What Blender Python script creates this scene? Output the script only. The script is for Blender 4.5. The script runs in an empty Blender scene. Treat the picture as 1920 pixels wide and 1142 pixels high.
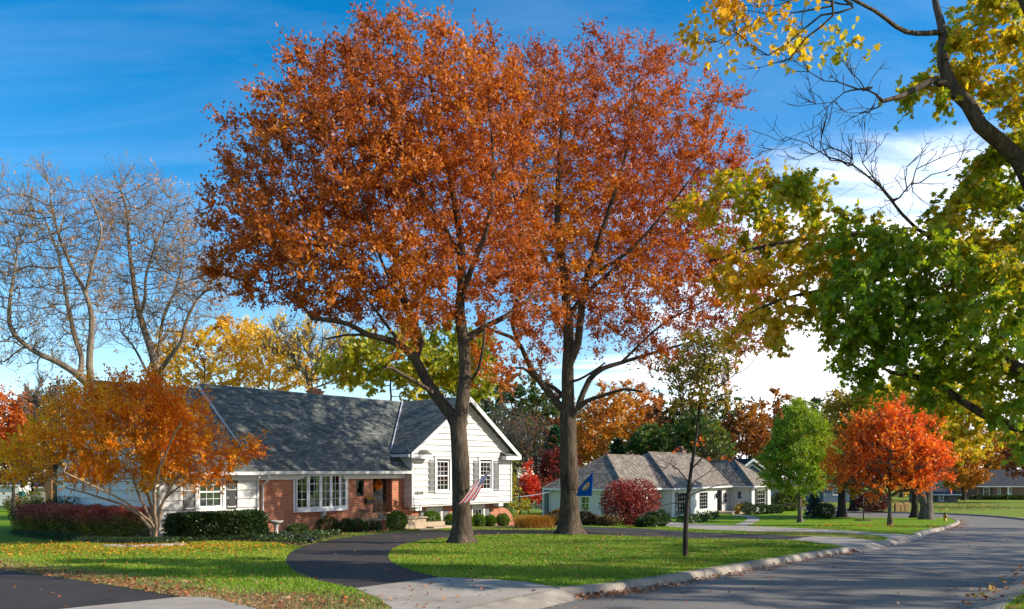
import bpy, bmesh, math, random
import numpy as np
from mathutils import Vector, Matrix
random.seed(7); RNG = np.random.default_rng(11)
C = bpy.context.scene.collection
R = math.radians
# ------------------------------------------------------------------ projection helpers (photo pixel -> place)
F, CX, HY = 1507.0, 960.0, 881.0
_ty = np.array([-40, 0, 10.6, 25, 32, 40, 50, 60, 68, 76, 100, 145, 200, 400, 3000.])
_td = np.array([1.1, 1.5, 1.84, 2.31, 2.53, 2.83, 3.38, 3.86, 4.02, 4.14, 4.55, 5.35, 6.0, 8.0, 30.0])
YK = np.concatenate([np.arange(-40, 48, .5), np.arange(48, 130, 1.), np.arange(130, 400, 5.), [400, 500, 700, 1000, 2000, 3000]])
def _sm(y):
    w = np.clip(np.abs(y) * .06 + 1.0, 1, 8); o = np.linspace(-1, 1, 9)
    return np.mean([np.interp(y + w * k, _ty, _td) for k in o], axis=0)
DK = _sm(YK)
def G(y): return -np.interp(y, YK, DK)            # ground height at distance y (camera height is 0)
_ys = np.linspace(3, 390, 8000); _rat = np.minimum.accumulate(-G(_ys) / _ys)
def gp(px, py, dz=0.):
    r = (py - HY) / F
    y = float(np.interp(-r, -_rat, _ys))
    return ((px - CX) / F * y, y, float(G(y)) + dz)
def P(px, py, Y): return Vector(((px - CX) / F * Y, Y, (HY - py) / F * Y))

# ------------------------------------------------------------------ tags
def tag(o, label=None, cat=None, group=None, kind=None):
    if label: o['label'] = label
    if cat: o['category'] = cat
    if group: o['group'] = group
    if kind: o['kind'] = kind
    return o
def empty(name, loc, rz=0., label=None, cat=None, group=None):
    o = bpy.data.objects.new(name, None); C.objects.link(o)
    o.location = loc; o.rotation_euler = (0, 0, rz); o.empty_display_size = .2
    return tag(o, label, cat, group)
def copy_tree(o, parent=None):
    c = o.copy(); C.objects.link(c)
    if parent is not None: c.parent = parent
    for ch in list(o.children): copy_tree(ch, c)
    return c

# ------------------------------------------------------------------ mesh helpers
def link(name, me, mat, parent=None):
    o = bpy.data.objects.new(name, me); C.objects.link(o)
    if mat is not None: me.materials.append(mat)
    if parent is not None: o.parent = parent
    return o
def uvbox(me):
    uv = me.uv_layers.new(name='UVMap').data
    vs = me.vertices
    for p in me.polygons:
        n = p.normal
        if abs(n.z) > .97: t = Vector((1, 0, 0)); b = Vector((0, 1, 0))
        else:
            t = Vector((0, 0, 1)).cross(n).normalized(); b = n.cross(t)
        for li in p.loop_indices:
            co = vs[me.loops[li].vertex_index].co
            uv[li].uv = (co.dot(t), co.dot(b))
class MB:
    def __init__(s): s.v = []; s.f = []
    def add(s, vs, fs):
        o = len(s.v); s.v += [tuple(map(float, v)) for v in vs]; s.f += [tuple(i + o for i in f) for f in fs]; return s
    def box(s, x0, x1, y0, y1, z0, z1):
        vs = [(x, y, z) for x in (x0, x1) for y in (y0, y1) for z in (z0, z1)]
        return s.add(vs, [(0, 1, 3, 2), (4, 6, 7, 5), (0, 4, 5, 1), (2, 3, 7, 6), (0, 2, 6, 4), (1, 5, 7, 3)])
    def quad(s, a, b, c, d): return s.add([a, b, c, d], [(0, 1, 2, 3)])
    def slab(s, poly, th):                         # polygon seen counter-clockwise from its top, extruded down along its normal
        p = [Vector(q) for q in poly]; n = len(p)
        nn = Vector((0, 0, 0))
        for i in range(n): nn += p[i].cross(p[(i + 1) % n])
        nn.normalize(); q = [a - nn * th for a in p]
        fs = [tuple(range(n)), tuple(range(2 * n - 1, n - 1, -1))]
        for i in range(n):
            j = (i + 1) % n; fs.append((i, n + i, n + j, j))
        return s.add(p + q, fs)
    def prism(s, poly, axis, a, b):                # 2D polygon extruded along an axis: 'y' takes (x,z), 'x' takes (y,z), 'z' takes (x,y)
        def m(u, v, w): return {'y': (u, w, v), 'x': (w, u, v), 'z': (u, v, w)}[axis]
        n = len(poly); vs = [m(u, v, a) for u, v in poly] + [m(u, v, b) for u, v in poly]
        fs = [tuple(range(n - 1, -1, -1)), tuple(range(n, 2 * n))] + [(i, (i + 1) % n, n + (i + 1) % n, n + i) for i in range(n)]
        return s.add(vs, fs)
    def tube(s, pts, rad, n=8, cap=True):
        pts = [Vector(p) for p in pts]
        if not hasattr(rad, '__len__'): rad = [rad] * len(pts)
        up = None; vs = []; fs = []
        for i, p in enumerate(pts):
            d = (pts[min(i + 1, len(pts) - 1)] - pts[max(i - 1, 0)])
            d = d.normalized() if d.length > 1e-9 else Vector((0, 0, 1))
            if up is None: up = Vector((0, 0, 1)) if abs(d.z) < .9 else Vector((1, 0, 0))
            a = (up - d * up.dot(d)).normalized(); up = a; b = d.cross(a)
            for k in range(n):
                t = 2 * math.pi * k / n; vs.append(p + (a * math.cos(t) + b * math.sin(t)) * rad[i])
        for i in range(len(pts) - 1):
            for k in range(n):
                k2 = (k + 1) % n; fs.append((i * n + k, i * n + k2, (i + 1) * n + k2, (i + 1) * n + k))
        if cap: fs.append(tuple(range(n - 1, -1, -1))); fs.append(tuple((len(pts) - 1) * n + k for k in range(n)))
        return s.add(vs, fs)
    def lathe(s, prof, c=(0, 0, 0), n=16):
        vs = []; fs = []
        for r, z in prof:
            for k in range(n):
                t = 2 * math.pi * k / n; vs.append((c[0] + r * math.cos(t), c[1] + r * math.sin(t), c[2] + z))
        for i in range(len(prof) - 1):
            for k in range(n):
                k2 = (k + 1) % n; fs.append((i * n + k, i * n + k2, (i + 1) * n + k2, (i + 1) * n + k))
        fs.append(tuple(range(n - 1, -1, -1))); fs.append(tuple((len(prof) - 1) * n + k for k in range(n)))
        return s.add(vs, fs)
    def build(s, name, mat, parent=None, smooth=False, bevel=0.):
        me = bpy.data.meshes.new(name); me.from_pydata(s.v, [], s.f); me.update(); me.validate()
        bm = bmesh.new(); bm.from_mesh(me); bmesh.ops.recalc_face_normals(bm, faces=bm.faces); bm.to_mesh(me); bm.free()
        uvbox(me)
        if smooth:
            me.polygons.foreach_set('use_smooth', [True] * len(me.polygons))
        o = link(name, me, mat, parent)
        if bevel:
            md = o.modifiers.new('edge', 'BEVEL'); md.width = bevel; md.segments = 2; md.limit_method = 'ANGLE'
        return o
def wall_openings(mb, x0, x1, z0, z1, y0, y1, ops):  # solid wall in local x-z between y0 (outer) and y1, with rectangular openings (x0,x1,z0,z1)
    xs = sorted({x0, x1} | {a for o in ops for a in o[:2] if x0 < a < x1}); zs = sorted({z0, z1} | {a for o in ops for a in o[2:] if z0 < a < z1})
    def solid(i, j):
        if not (0 <= i < len(xs) - 1 and 0 <= j < len(zs) - 1): return False
        cx = (xs[i] + xs[i + 1]) / 2; cz = (zs[j] + zs[j + 1]) / 2
        return not any(o[0] < cx < o[1] and o[2] < cz < o[3] for o in ops)
    for i in range(len(xs) - 1):
        for j in range(len(zs) - 1):
            if not solid(i, j): continue
            a, b, c, d = xs[i], xs[i + 1], zs[j], zs[j + 1]
            mb.quad((a, y0, c), (b, y0, c), (b, y0, d), (a, y0, d)); mb.quad((a, y1, d), (b, y1, d), (b, y1, c), (a, y1, c))
            if not solid(i - 1, j): mb.quad((a, y1, c), (a, y0, c), (a, y0, d), (a, y1, d))
            if not solid(i + 1, j): mb.quad((b, y0, c), (b, y1, c), (b, y1, d), (b, y0, d))
            if not solid(i, j - 1): mb.quad((a, y0, c), (a, y1, c), (b, y1, c), (b, y0, c))
            if not solid(i, j + 1): mb.quad((a, y0, d), (b, y0, d), (b, y1, d), (a, y1, d))

# ------------------------------------------------------------------ materials
def new_mat(name):
    m = bpy.data.materials.new(name); m.use_nodes = True
    nt = m.node_tree; nt.nodes.clear()
    return m, nt, nt.nodes, nt.links
def N(nt, typ, **kw):
    n = nt.nodes.new(typ)
    for k, v in kw.items():
        if k in n.inputs: n.inputs[k].default_value = v
        else: setattr(n, k, v)
    return n
def rgb(c, a=1.): return (c[0], c[1], c[2], a)
def plain(name, col, rough=.6, var=.12, scale=3., bump=0., bscale=60., metal=0., spec=.4, coord='Object'):
    m, nt, nd, lk = new_mat(name)
    out = N(nt, 'ShaderNodeOutputMaterial'); b = N(nt, 'ShaderNodeBsdfPrincipled')
    b.inputs['Roughness'].default_value = rough; b.inputs['Metallic'].default_value = metal; b.inputs['Specular IOR Level'].default_value = spec
    tc = N(nt, 'ShaderNodeTexCoord')
    n1 = N(nt, 'ShaderNodeTexNoise'); n1.inputs['Scale'].default_value = scale; n1.inputs['Detail'].default_value = 6.; n1.inputs['Roughness'].default_value = .65
    lk.new(tc.outputs[coord], n1.inputs['Vector'])
    r = N(nt, 'ShaderNodeValToRGB'); r.color_ramp.elements[0].position = .3; r.color_ramp.elements[1].position = .7
    r.color_ramp.elements[0].color = rgb([c * (1 - var) for c in col]); r.color_ramp.elements[1].color = rgb([min(1, c * (1 + var)) for c in col])
    lk.new(n1.outputs['Fac'], r.inputs['Fac']); lk.new(r.outputs['Color'], b.inputs['Base Color'])
    if bump:
        n2 = N(nt, 'ShaderNodeTexNoise'); n2.inputs['Scale'].default_value = bscale; n2.inputs['Detail'].default_value = 4.
        lk.new(tc.outputs[coord], n2.inputs['Vector'])
        bp = N(nt, 'ShaderNodeBump'); bp.inputs['Strength'].default_value = bump; bp.inputs['Distance'].default_value = .02
        lk.new(n2.outputs['Fac'], bp.inputs['Height']); lk.new(bp.outputs['Normal'], b.inputs['Normal'])
    lk.new(b.outputs['BSDF'], out.inputs['Surface'])
    return m
def bricky(name, c1, c2, mortar, bw, bh, msize, rough=.8, bump=.5, big=.25, offset=.5, bias=0., mscale=1., streak=0.):
    m, nt, nd, lk = new_mat(name)
    out = N(nt, 'ShaderNodeOutputMaterial'); b = N(nt, 'ShaderNodeBsdfPrincipled'); b.inputs['Roughness'].default_value = rough
    b.inputs['Specular IOR Level'].default_value = .25
    uv = N(nt, 'ShaderNodeUVMap')
    wob = N(nt, 'ShaderNodeTexNoise'); wob.inputs['Scale'].default_value = 4.; lk.new(uv.outputs['UV'], wob.inputs['Vector'])
    ws = N(nt, 'ShaderNodeVectorMath', operation='SCALE'); ws.inputs['Scale'].default_value = .02 * bh / .08 * .5; lk.new(wob.outputs['Color'], ws.inputs[0])
    wa = N(nt, 'ShaderNodeVectorMath', operation='ADD'); lk.new(uv.outputs['UV'], wa.inputs[0]); lk.new(ws.outputs['Vector'], wa.inputs[1])
    t = N(nt, 'ShaderNodeTexBrick'); t.offset = offset
    lk.new(wa.outputs['Vector'], t.inputs['Vector'])
    t.inputs['Color1'].default_value = rgb(c1); t.inputs['Color2'].default_value = rgb(c2); t.inputs['Mortar'].default_value = rgb(mortar)
    t.inputs['Scale'].default_value = 1.; t.inputs['Mortar Size'].default_value = msize; t.inputs['Mortar Smooth'].default_value = .2
    t.inputs['Bias'].default_value = bias; t.inputs['Brick Width'].default_value = bw; t.inputs['Row Height'].default_value = bh
    n1 = N(nt, 'ShaderNodeTexNoise'); n1.inputs['Scale'].default_value = 1.1; n1.inputs['Detail'].default_value = 8.; n1.inputs['Roughness'].default_value = .7
    lk.new(uv.outputs['UV'], n1.inputs['Vector'])
    mr = N(nt, 'ShaderNodeMapRange'); mr.inputs['From Min'].default_value = .3; mr.inputs['From Max'].default_value = .7
    mr.inputs['To Min'].default_value = 1 - big; mr.inputs['To Max'].default_value = 1 + big
    lk.new(n1.outputs['Fac'], mr.inputs['Value'])
    mx = N(nt, 'ShaderNodeVectorMath', operation='SCALE'); lk.new(t.outputs['Color'], mx.inputs[0]); lk.new(mr.outputs['Result'], mx.inputs['Scale'])
    last = mx.outputs['Vector']
    if streak:
        mp = N(nt, 'ShaderNodeMapping'); mp.inputs['Scale'].default_value = (14., 1.2, 1.); lk.new(uv.outputs['UV'], mp.inputs['Vector'])
        n3 = N(nt, 'ShaderNodeTexNoise'); n3.inputs['Scale'].default_value = 1.; n3.inputs['Detail'].default_value = 5.; lk.new(mp.outputs['Vector'], n3.inputs['Vector'])
        m3 = N(nt, 'ShaderNodeMapRange'); m3.inputs['From Min'].default_value = .3; m3.inputs['From Max'].default_value = .7
        m3.inputs['To Min'].default_value = 1 - streak; m3.inputs['To Max'].default_value = 1 + streak; lk.new(n3.outputs['Fac'], m3.inputs['Value'])
        x3 = N(nt, 'ShaderNodeVectorMath', operation='SCALE'); lk.new(last, x3.inputs[0]); lk.new(m3.outputs['Result'], x3.inputs['Scale']); last = x3.outputs['Vector']
    lk.new(last, b.inputs['Base Color'])
    n2 = N(nt, 'ShaderNodeTexNoise'); n2.inputs['Scale'].default_value = 45.; lk.new(uv.outputs['UV'], n2.inputs['Vector'])
    sb = N(nt, 'ShaderNodeMath', operation='MULTIPLY_ADD'); sb.inputs[1].default_value = -1.; lk.new(t.outputs['Fac'], sb.inputs[0])
    sc = N(nt, 'ShaderNodeMath', operation='MULTIPLY'); sc.inputs[1].default_value = .4; lk.new(n2.outputs['Fac'], sc.inputs[0]); lk.new(sc.outputs[0], sb.inputs[2])
    bp = N(nt, 'ShaderNodeBump'); bp.inputs['Strength'].default_value = bump; bp.inputs['Distance'].default_value = .012
    lk.new(sb.outputs[0], bp.inputs['Height']); lk.new(bp.outputs['Normal'], b.inputs['Normal'])
    lk.new(b.outputs['BSDF'], out.inputs['Surface'])
    return m
def leaf_mat(name, trans=.38, gloss=.05, rough=.4, sat=1.):
    m, nt, nd, lk = new_mat(name)
    out = N(nt, 'ShaderNodeOutputMaterial')
    at = N(nt, 'ShaderNodeAttribute', attribute_name='col')
    d = N(nt, 'ShaderNodeBsdfDiffuse'); t = N(nt, 'ShaderNodeBsdfTranslucent'); g = N(nt, 'ShaderNodeBsdfGlossy'); g.inputs['Roughness'].default_value = rough
    lk.new(at.outputs['Color'], d.inputs['Color'])
    tw = N(nt, 'ShaderNodeVectorMath', operation='MULTIPLY'); tw.inputs[1].default_value = (1.25, 1.1, .8)
    lk.new(at.outputs['Color'], tw.inputs[0]); lk.new(tw.outputs['Vector'], t.inputs['Color'])
    a = N(nt, 'ShaderNodeMixShader'); a.inputs[0].default_value = trans; lk.new(d.outputs[0], a.inputs[1]); lk.new(t.outputs[0], a.inputs[2])
    c = N(nt, 'ShaderNodeMixShader'); c.inputs[0].default_value = gloss; lk.new(a.outputs[0], c.inputs[1]); lk.new(g.outputs[0], c.inputs[2])
    lk.new(c.outputs[0], out.inputs['Surface'])
    return m
def bark_mat(name, c1, c2, vs=(9, 9, 1.6), bump=.9, mossy=None):
    m, nt, nd, lk = new_mat(name)
    out = N(nt, 'ShaderNodeOutputMaterial'); b = N(nt, 'ShaderNodeBsdfPrincipled'); b.inputs['Roughness'].default_value = .9; b.inputs['Specular IOR Level'].default_value = .15
    tc = N(nt, 'ShaderNodeTexCoord'); mp = N(nt, 'ShaderNodeMapping'); mp.inputs['Scale'].default_value = vs; lk.new(tc.outputs['Object'], mp.inputs['Vector'])
    n = N(nt, 'ShaderNodeTexNoise'); n.inputs['Scale'].default_value = 1.6; n.inputs['Detail'].default_value = 7.; n.inputs['Roughness'].default_value = .7; n.inputs['Distortion'].default_value = .4
    lk.new(mp.outputs[0], n.inputs['Vector'])
    r = N(nt, 'ShaderNodeValToRGB'); r.color_ramp.elements[0].position = .36; r.color_ramp.elements[1].position = .66
    r.color_ramp.elements[0].color = rgb(c1); r.color_ramp.elements[1].color = rgb(c2); lk.new(n.outputs['Fac'], r.inputs['Fac'])
    n2 = N(nt, 'ShaderNodeTexNoise'); n2.inputs['Scale'].default_value = .7; n2.inputs['Detail'].default_value = 4.; lk.new(tc.outputs['Object'], n2.inputs['Vector'])
    mr = N(nt, 'ShaderNodeMapRange'); mr.inputs['From Min'].default_value = .35; mr.inputs['From Max'].default_value = .65; mr.inputs['To Min'].default_value = .72; mr.inputs['To Max'].default_value = 1.25
    lk.new(n2.outputs['Fac'], mr.inputs['Value'])
    mx = N(nt, 'ShaderNodeVectorMath', operation='SCALE'); lk.new(r.outputs['Color'], mx.inputs[0]); lk.new(mr.outputs[0], mx.inputs['Scale'])
    lk.new(mx.outputs[0], b.inputs['Base Color'])
    bp = N(nt, 'ShaderNodeBump'); bp.inputs['Strength'].default_value = bump; bp.inputs['Distance'].default_value = .05
    lk.new(n.outputs['Fac'], bp.inputs['Height']); lk.new(bp.outputs['Normal'], b.inputs['Normal']); lk.new(b.outputs[0], out.inputs['Surface'])
    return m
def asphalt_mat(name, col, crack=.0, light=1.5):
    m, nt, nd, lk = new_mat(name)
    out = N(nt, 'ShaderNodeOutputMaterial'); b = N(nt, 'ShaderNodeBsdfPrincipled'); b.inputs['Roughness'].default_value = .85; b.inputs['Specular IOR Level'].default_value = .3
    tc = N(nt, 'ShaderNodeTexCoord')
    n = N(nt, 'ShaderNodeTexNoise'); n.inputs['Scale'].default_value = .35; n.inputs['Detail'].default_value = 9.; n.inputs['Roughness'].default_value = .65; lk.new(tc.outputs['Object'], n.inputs['Vector'])
    s = N(nt, 'ShaderNodeTexVoronoi'); s.inputs['Scale'].default_value = 55.; lk.new(tc.outputs['Object'], s.inputs['Vector'])
    r = N(nt, 'ShaderNodeValToRGB'); r.color_ramp.elements[0].position = .3; r.color_ramp.elements[1].position = .72
    r.color_ramp.elements[0].color = rgb([c * .75 for c in col]); r.color_ramp.elements[1].color = rgb([c * light for c in col]); lk.new(n.outputs['Fac'], r.inputs['Fac'])
    sr = N(nt, 'ShaderNodeMapRange'); sr.inputs['From Min'].default_value = 0.; sr.inputs['From Max'].default_value = .7; sr.inputs['To Min'].default_value = 1.35; sr.inputs['To Max'].default_value = .7; lk.new(s.outputs['Distance'], sr.inputs['Value'])
    mx = N(nt, 'ShaderNodeVectorMath', operation='SCALE'); lk.new(r.outputs['Color'], mx.inputs[0]); lk.new(sr.outputs[0], mx.inputs['Scale'])
    last = mx.outputs[0]
    if crack:
        dn = N(nt, 'ShaderNodeTexNoise'); dn.inputs['Scale'].default_value = .5; dn.inputs['Detail'].default_value = 6.; lk.new(tc.outputs['Object'], dn.inputs['Vector'])
        da = N(nt, 'ShaderNodeVectorMath', operation='MULTIPLY_ADD'); da.inputs[1].default_value = (3, 3, 3); lk.new(dn.outputs['Color'], da.inputs[0]); lk.new(tc.outputs['Object'], da.inputs[2])
        v = N(nt, 'ShaderNodeTexVoronoi', feature='DISTANCE_TO_EDGE'); v.inputs['Scale'].default_value = .16; lk.new(da.outputs[0], v.inputs['Vector'])
        lt = N(nt, 'ShaderNodeMapRange'); lt.inputs['From Min'].default_value = .001; lt.inputs['From Max'].default_value = .011; lt.inputs['To Min'].default_value = 1 - crack; lt.inputs['To Max'].default_value = 1.; lk.new(v.outputs['Distance'], lt.inputs['Value'])
        m2 = N(nt, 'ShaderNodeVectorMath', operation='SCALE'); lk.new(last, m2.inputs[0]); lk.new(lt.outputs[0], m2.inputs['Scale']); last = m2.outputs[0]
    lk.new(last, b.inputs['Base Color'])
    bp = N(nt, 'ShaderNodeBump'); bp.inputs['Strength'].default_value = .35; bp.inputs['Distance'].default_value = .008
    lk.new(s.outputs['Distance'], bp.inputs['Height']); lk.new(bp.outputs[0], b.inputs['Normal']); lk.new(b.outputs[0], out.inputs['Surface'])
    return m
def lawn_mat(name):
    m, nt, nd, lk = new_mat(name)
    out = N(nt, 'ShaderNodeOutputMaterial'); b = N(nt, 'ShaderNodeBsdfPrincipled'); b.inputs['Roughness'].default_value = .9; b.inputs['Specular IOR Level'].default_value = .1
    tc = N(nt, 'ShaderNodeTexCoord'); at = N(nt, 'ShaderNodeAttribute', attribute_name='dry')
    n = N(nt, 'ShaderNodeTexNoise'); n.inputs['Scale'].default_value = .45; n.inputs['Detail'].default_value = 8.; n.inputs['Roughness'].default_value = .7; lk.new(tc.outputs['Object'], n.inputs['Vector'])
    r = N(nt, 'ShaderNodeValToRGB'); e = r.color_ramp.elements; e[0].position = .3; e[1].position = .7
    e[0].color = (.11, .21, .008, 1); e[1].color = (.21, .31, .012, 1); lk.new(n.outputs['Fac'], r.inputs['Fac'])
    n2 = N(nt, 'ShaderNodeTexNoise'); n2.inputs['Scale'].default_value = 26.; n2.inputs['Detail'].default_value = 5.; lk.new(tc.outputs['Object'], n2.inputs['Vector'])
    mr = N(nt, 'ShaderNodeMapRange'); mr.inputs['From Min'].default_value = .3; mr.inputs['From Max'].default_value = .7; mr.inputs['To Min'].default_value = .55; mr.inputs['To Max'].default_value = 1.4; lk.new(n2.outputs['Fac'], mr.inputs['Value'])
    ad = N(nt, 'ShaderNodeMath', operation='MULTIPLY_ADD'); ad.inputs[1].default_value = 1.2; ad.inputs[2].default_value = -.6; lk.new(n.outputs['Fac'], ad.inputs[0])
    sm = N(nt, 'ShaderNodeMath', operation='ADD', use_clamp=True); lk.new(at.outputs['Fac'], sm.inputs[0]); lk.new(ad.outputs[0], sm.inputs[1])
    ml = N(nt, 'ShaderNodeMath', operation='MULTIPLY', use_clamp=True); lk.new(sm.outputs[0], ml.inputs[0]); lk.new(at.outputs['Fac'], ml.inputs[1])
    mx = N(nt, 'ShaderNodeMix', data_type='RGBA'); mx.inputs[7].default_value = (.30, .20, .085, 1); lk.new(r.outputs['Color'], mx.inputs[6]); lk.new(ml.outputs[0], mx.inputs[0])
    sc = N(nt, 'ShaderNodeVectorMath', operation='SCALE'); lk.new(mx.outputs[2], sc.inputs[0]); lk.new(mr.outputs[0], sc.inputs['Scale'])
    lk.new(sc.outputs[0], b.inputs['Base Color'])
    bp = N(nt, 'ShaderNodeBump'); bp.inputs['Strength'].default_value = .8; bp.inputs['Distance'].default_value = .06; lk.new(n2.outputs['Fac'], bp.inputs['Height']); lk.new(bp.outputs[0], b.inputs['Normal'])
    lk.new(b.outputs[0], out.inputs['Surface'])
    return m
def glass_mat(name):
    m, nt, nd, lk = new_mat(name)
    out = N(nt, 'ShaderNodeOutputMaterial'); t = N(nt, 'ShaderNodeBsdfTransparent'); t.inputs[0].default_value = (.75, .8, .78, 1)
    g = N(nt, 'ShaderNodeBsdfGlossy'); g.inputs['Roughness'].default_value = .01; g.inputs['Color'].default_value = (.9, .95, 1, 1)
    fr = N(nt, 'ShaderNodeFresnel'); fr.inputs['IOR'].default_value = 1.9
    tc = N(nt, 'ShaderNodeTexCoord'); n = N(nt, 'ShaderNodeTexNoise'); n.inputs['Scale'].default_value = 1.7; lk.new(tc.outputs['Object'], n.inputs['Vector'])
    bp = N(nt, 'ShaderNodeBump'); bp.inputs['Strength'].default_value = .06; bp.inputs['Distance'].default_value = .1; lk.new(n.outputs['Fac'], bp.inputs['Height']); lk.new(bp.outputs[0], g.inputs['Normal'])
    mx = N(nt, 'ShaderNodeMixShader'); lk.new(fr.outputs[0], mx.inputs[0]); lk.new(t.outputs[0], mx.inputs[1]); lk.new(g.outputs[0], mx.inputs[2]); lk.new(mx.outputs[0], out.inputs['Surface'])
    return m
M = {}
M['lawn'] = lawn_mat('lawn grass')
M['soil'] = plain('soil', (.10, .07, .045), .95, .3, 2., .5, 30)
M['mulch'] = plain('mulch', (.085, .042, .025), .95, .5, 9., .9, 40)
M['street'] = asphalt_mat('street asphalt', (.205, .178, .150), .5, 1.3)
M['drive'] = asphalt_mat('sealed asphalt', (.046, .035, .028), .3, 1.7)
M['drive2'] = asphalt_mat('driveway asphalt', (.09, .08, .07), 0., 1.4)
M['concrete'] = plain('concrete', (.37, .305, .235), .85, .24, 1.1, .25, 90)
M['kerb'] = plain('kerb concrete', (.30, .25, .195), .85, .35, 2.5, .4, 70)
M['brick'] = bricky('red brick', (.50, .135, .055), (.35, .082, .036), (.46, .33, .22), .215, .076, .011)
M['brickdark'] = bricky('brown brick', (.20, .07, .045), (.13, .05, .035), (.3, .25, .2), .215, .076, .012)
M['shingle'] = bricky('asphalt shingles', (.20, .205, .175), (.085, .09, .078), (.035, .038, .038), .32, .15, .010, .9, .8, .22)
M['shake'] = bricky('cedar shakes', (.34, .275, .215), (.125, .097, .076), (.05, .04, .034), .16, .24, .012, .9, 1., .3, .37, 0., 1., .35)
M['shingle2'] = bricky('dark shingles', (.06, .06, .068), (.035, .035, .042), (.02, .02, .02), .32, .16, .012, .9, .6, .2)
M['white'] = plain('white painted siding', (.62, .60, .56), .5, .07, 2.5, .05, 30)
M['trim'] = plain('white trim paint', (.70, .69, .67), .45, .04, 3.)
M['flash'] = plain('pale metal flashing', (.62, .66, .74), .4, .05, 3., metal=.2)
M['cream'] = plain('cream panel paint', (.66, .61, .50), .55, .05, 2.)
M['shutter'] = plain('grey shutter paint', (.17, .165, .16), .55, .08, 4.)
M['shutter_dark'] = plain('black shutter paint', (.035, .033, .032), .55, .1, 4.)
M['black'] = plain('black paint', (.012, .012, .013), .4, .1, 4.)
M['iron'] = plain('wrought iron', (.02, .018, .017), .5, .15, 8., metal=.4)
M['steel'] = plain('galvanised steel', (.45, .46, .47), .4, .12, 6., metal=.7)
M['glass'] = glass_mat('window glass')
M['dim'] = plain('interior', (.055, .045, .036), .9, .3, 1.)
M['curtain'] = plain('sheer curtain', (.50, .49, .46), .9, .2, 7.)
M['curtain_green'] = plain('green curtain', (.30, .42, .33), .9, .2, 7.)
M['brass'] = plain('weathered brass', (.42, .26, .06), .4, .2, 12., metal=.5)
M['stone'] = plain('cast stone', (.42, .39, .35), .85, .2, 12., .4, 80)
M['tan_concrete'] = plain('tan concrete', (.42, .31, .21), .85, .12, 3., .25, 80)
M['urn'] = plain('grey glazed pot', (.24, .28, .28), .35, .2, 8.)
M['terracotta'] = plain('terracotta', (.45, .17, .07), .8, .15, 8., .2, 60)
M['yellow'] = plain('hydrant yellow paint', (.65, .33, .03), .5, .15, 9.)
M['blue_siding'] = plain('slate blue siding', (.06, .10, .14), .6, .1, 3.)
M['olive_siding'] = plain('olive siding', (.10, .095, .06), .7, .12, 3.)
M['tan_siding'] = plain('tan siding', (.42, .34, .24), .7, .1, 3.)
M['shopwhite'] = plain('off white wall', (.6, .58, .54), .7, .1, 3.)
M['wood'] = plain('brown timber', (.20, .10, .045), .8, .25, 6.)
M['post'] = plain('honey timber', (.5, .27, .10), .7, .2, 6.)
M['green_paint'] = plain('dark green paint', (.02, .11, .08), .5, .1, 6.)
M['pipe'] = plain('black plastic pipe', (.02, .02, .022), .45, .1, 6.)
M['house_glass'] = plain('dark window glass', (.03, .035, .04), .06, .2, 2., spec=.9)
M['leaf'] = leaf_mat('leaves', .42, .04, .5); M['leaf_oak'] = leaf_mat('oak leaves', .42, .03, .5); M['leaf_maple'] = leaf_mat('maple leaves', .55, .03, .5)
M['evergreen'] = leaf_mat('evergreen leaves', .18, .03, .5)
M['grass'] = leaf_mat('grass blades', .35, .03, .5)
M['litter'] = leaf_mat('fallen leaves', .15, .03, .5)
M['bark_oak'] = bark_mat('oak bark', (.036, .025, .017), (.155, .11, .074))
M['bark_grey'] = bark_mat('grey bark', (.06, .05, .04), (.22, .18, .14))
M['bark_dark'] = bark_mat('dark bark', (.025, .02, .016), (.085, .066, .05))
M['bark_tan'] = bark_mat('tan smooth bark', (.20, .125, .075), (.40, .27, .17), (5, 5, 2), .4)
M['bark_pale'] = bark_mat('pale bark', (.11, .08, .055), (.34, .25, .175))
M['lap_shadow'] = plain('siding joint', (.36, .30, .25), .9, .2, 6.)  # tan colour painted along the siding laps for their shadow and dirt lines
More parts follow.
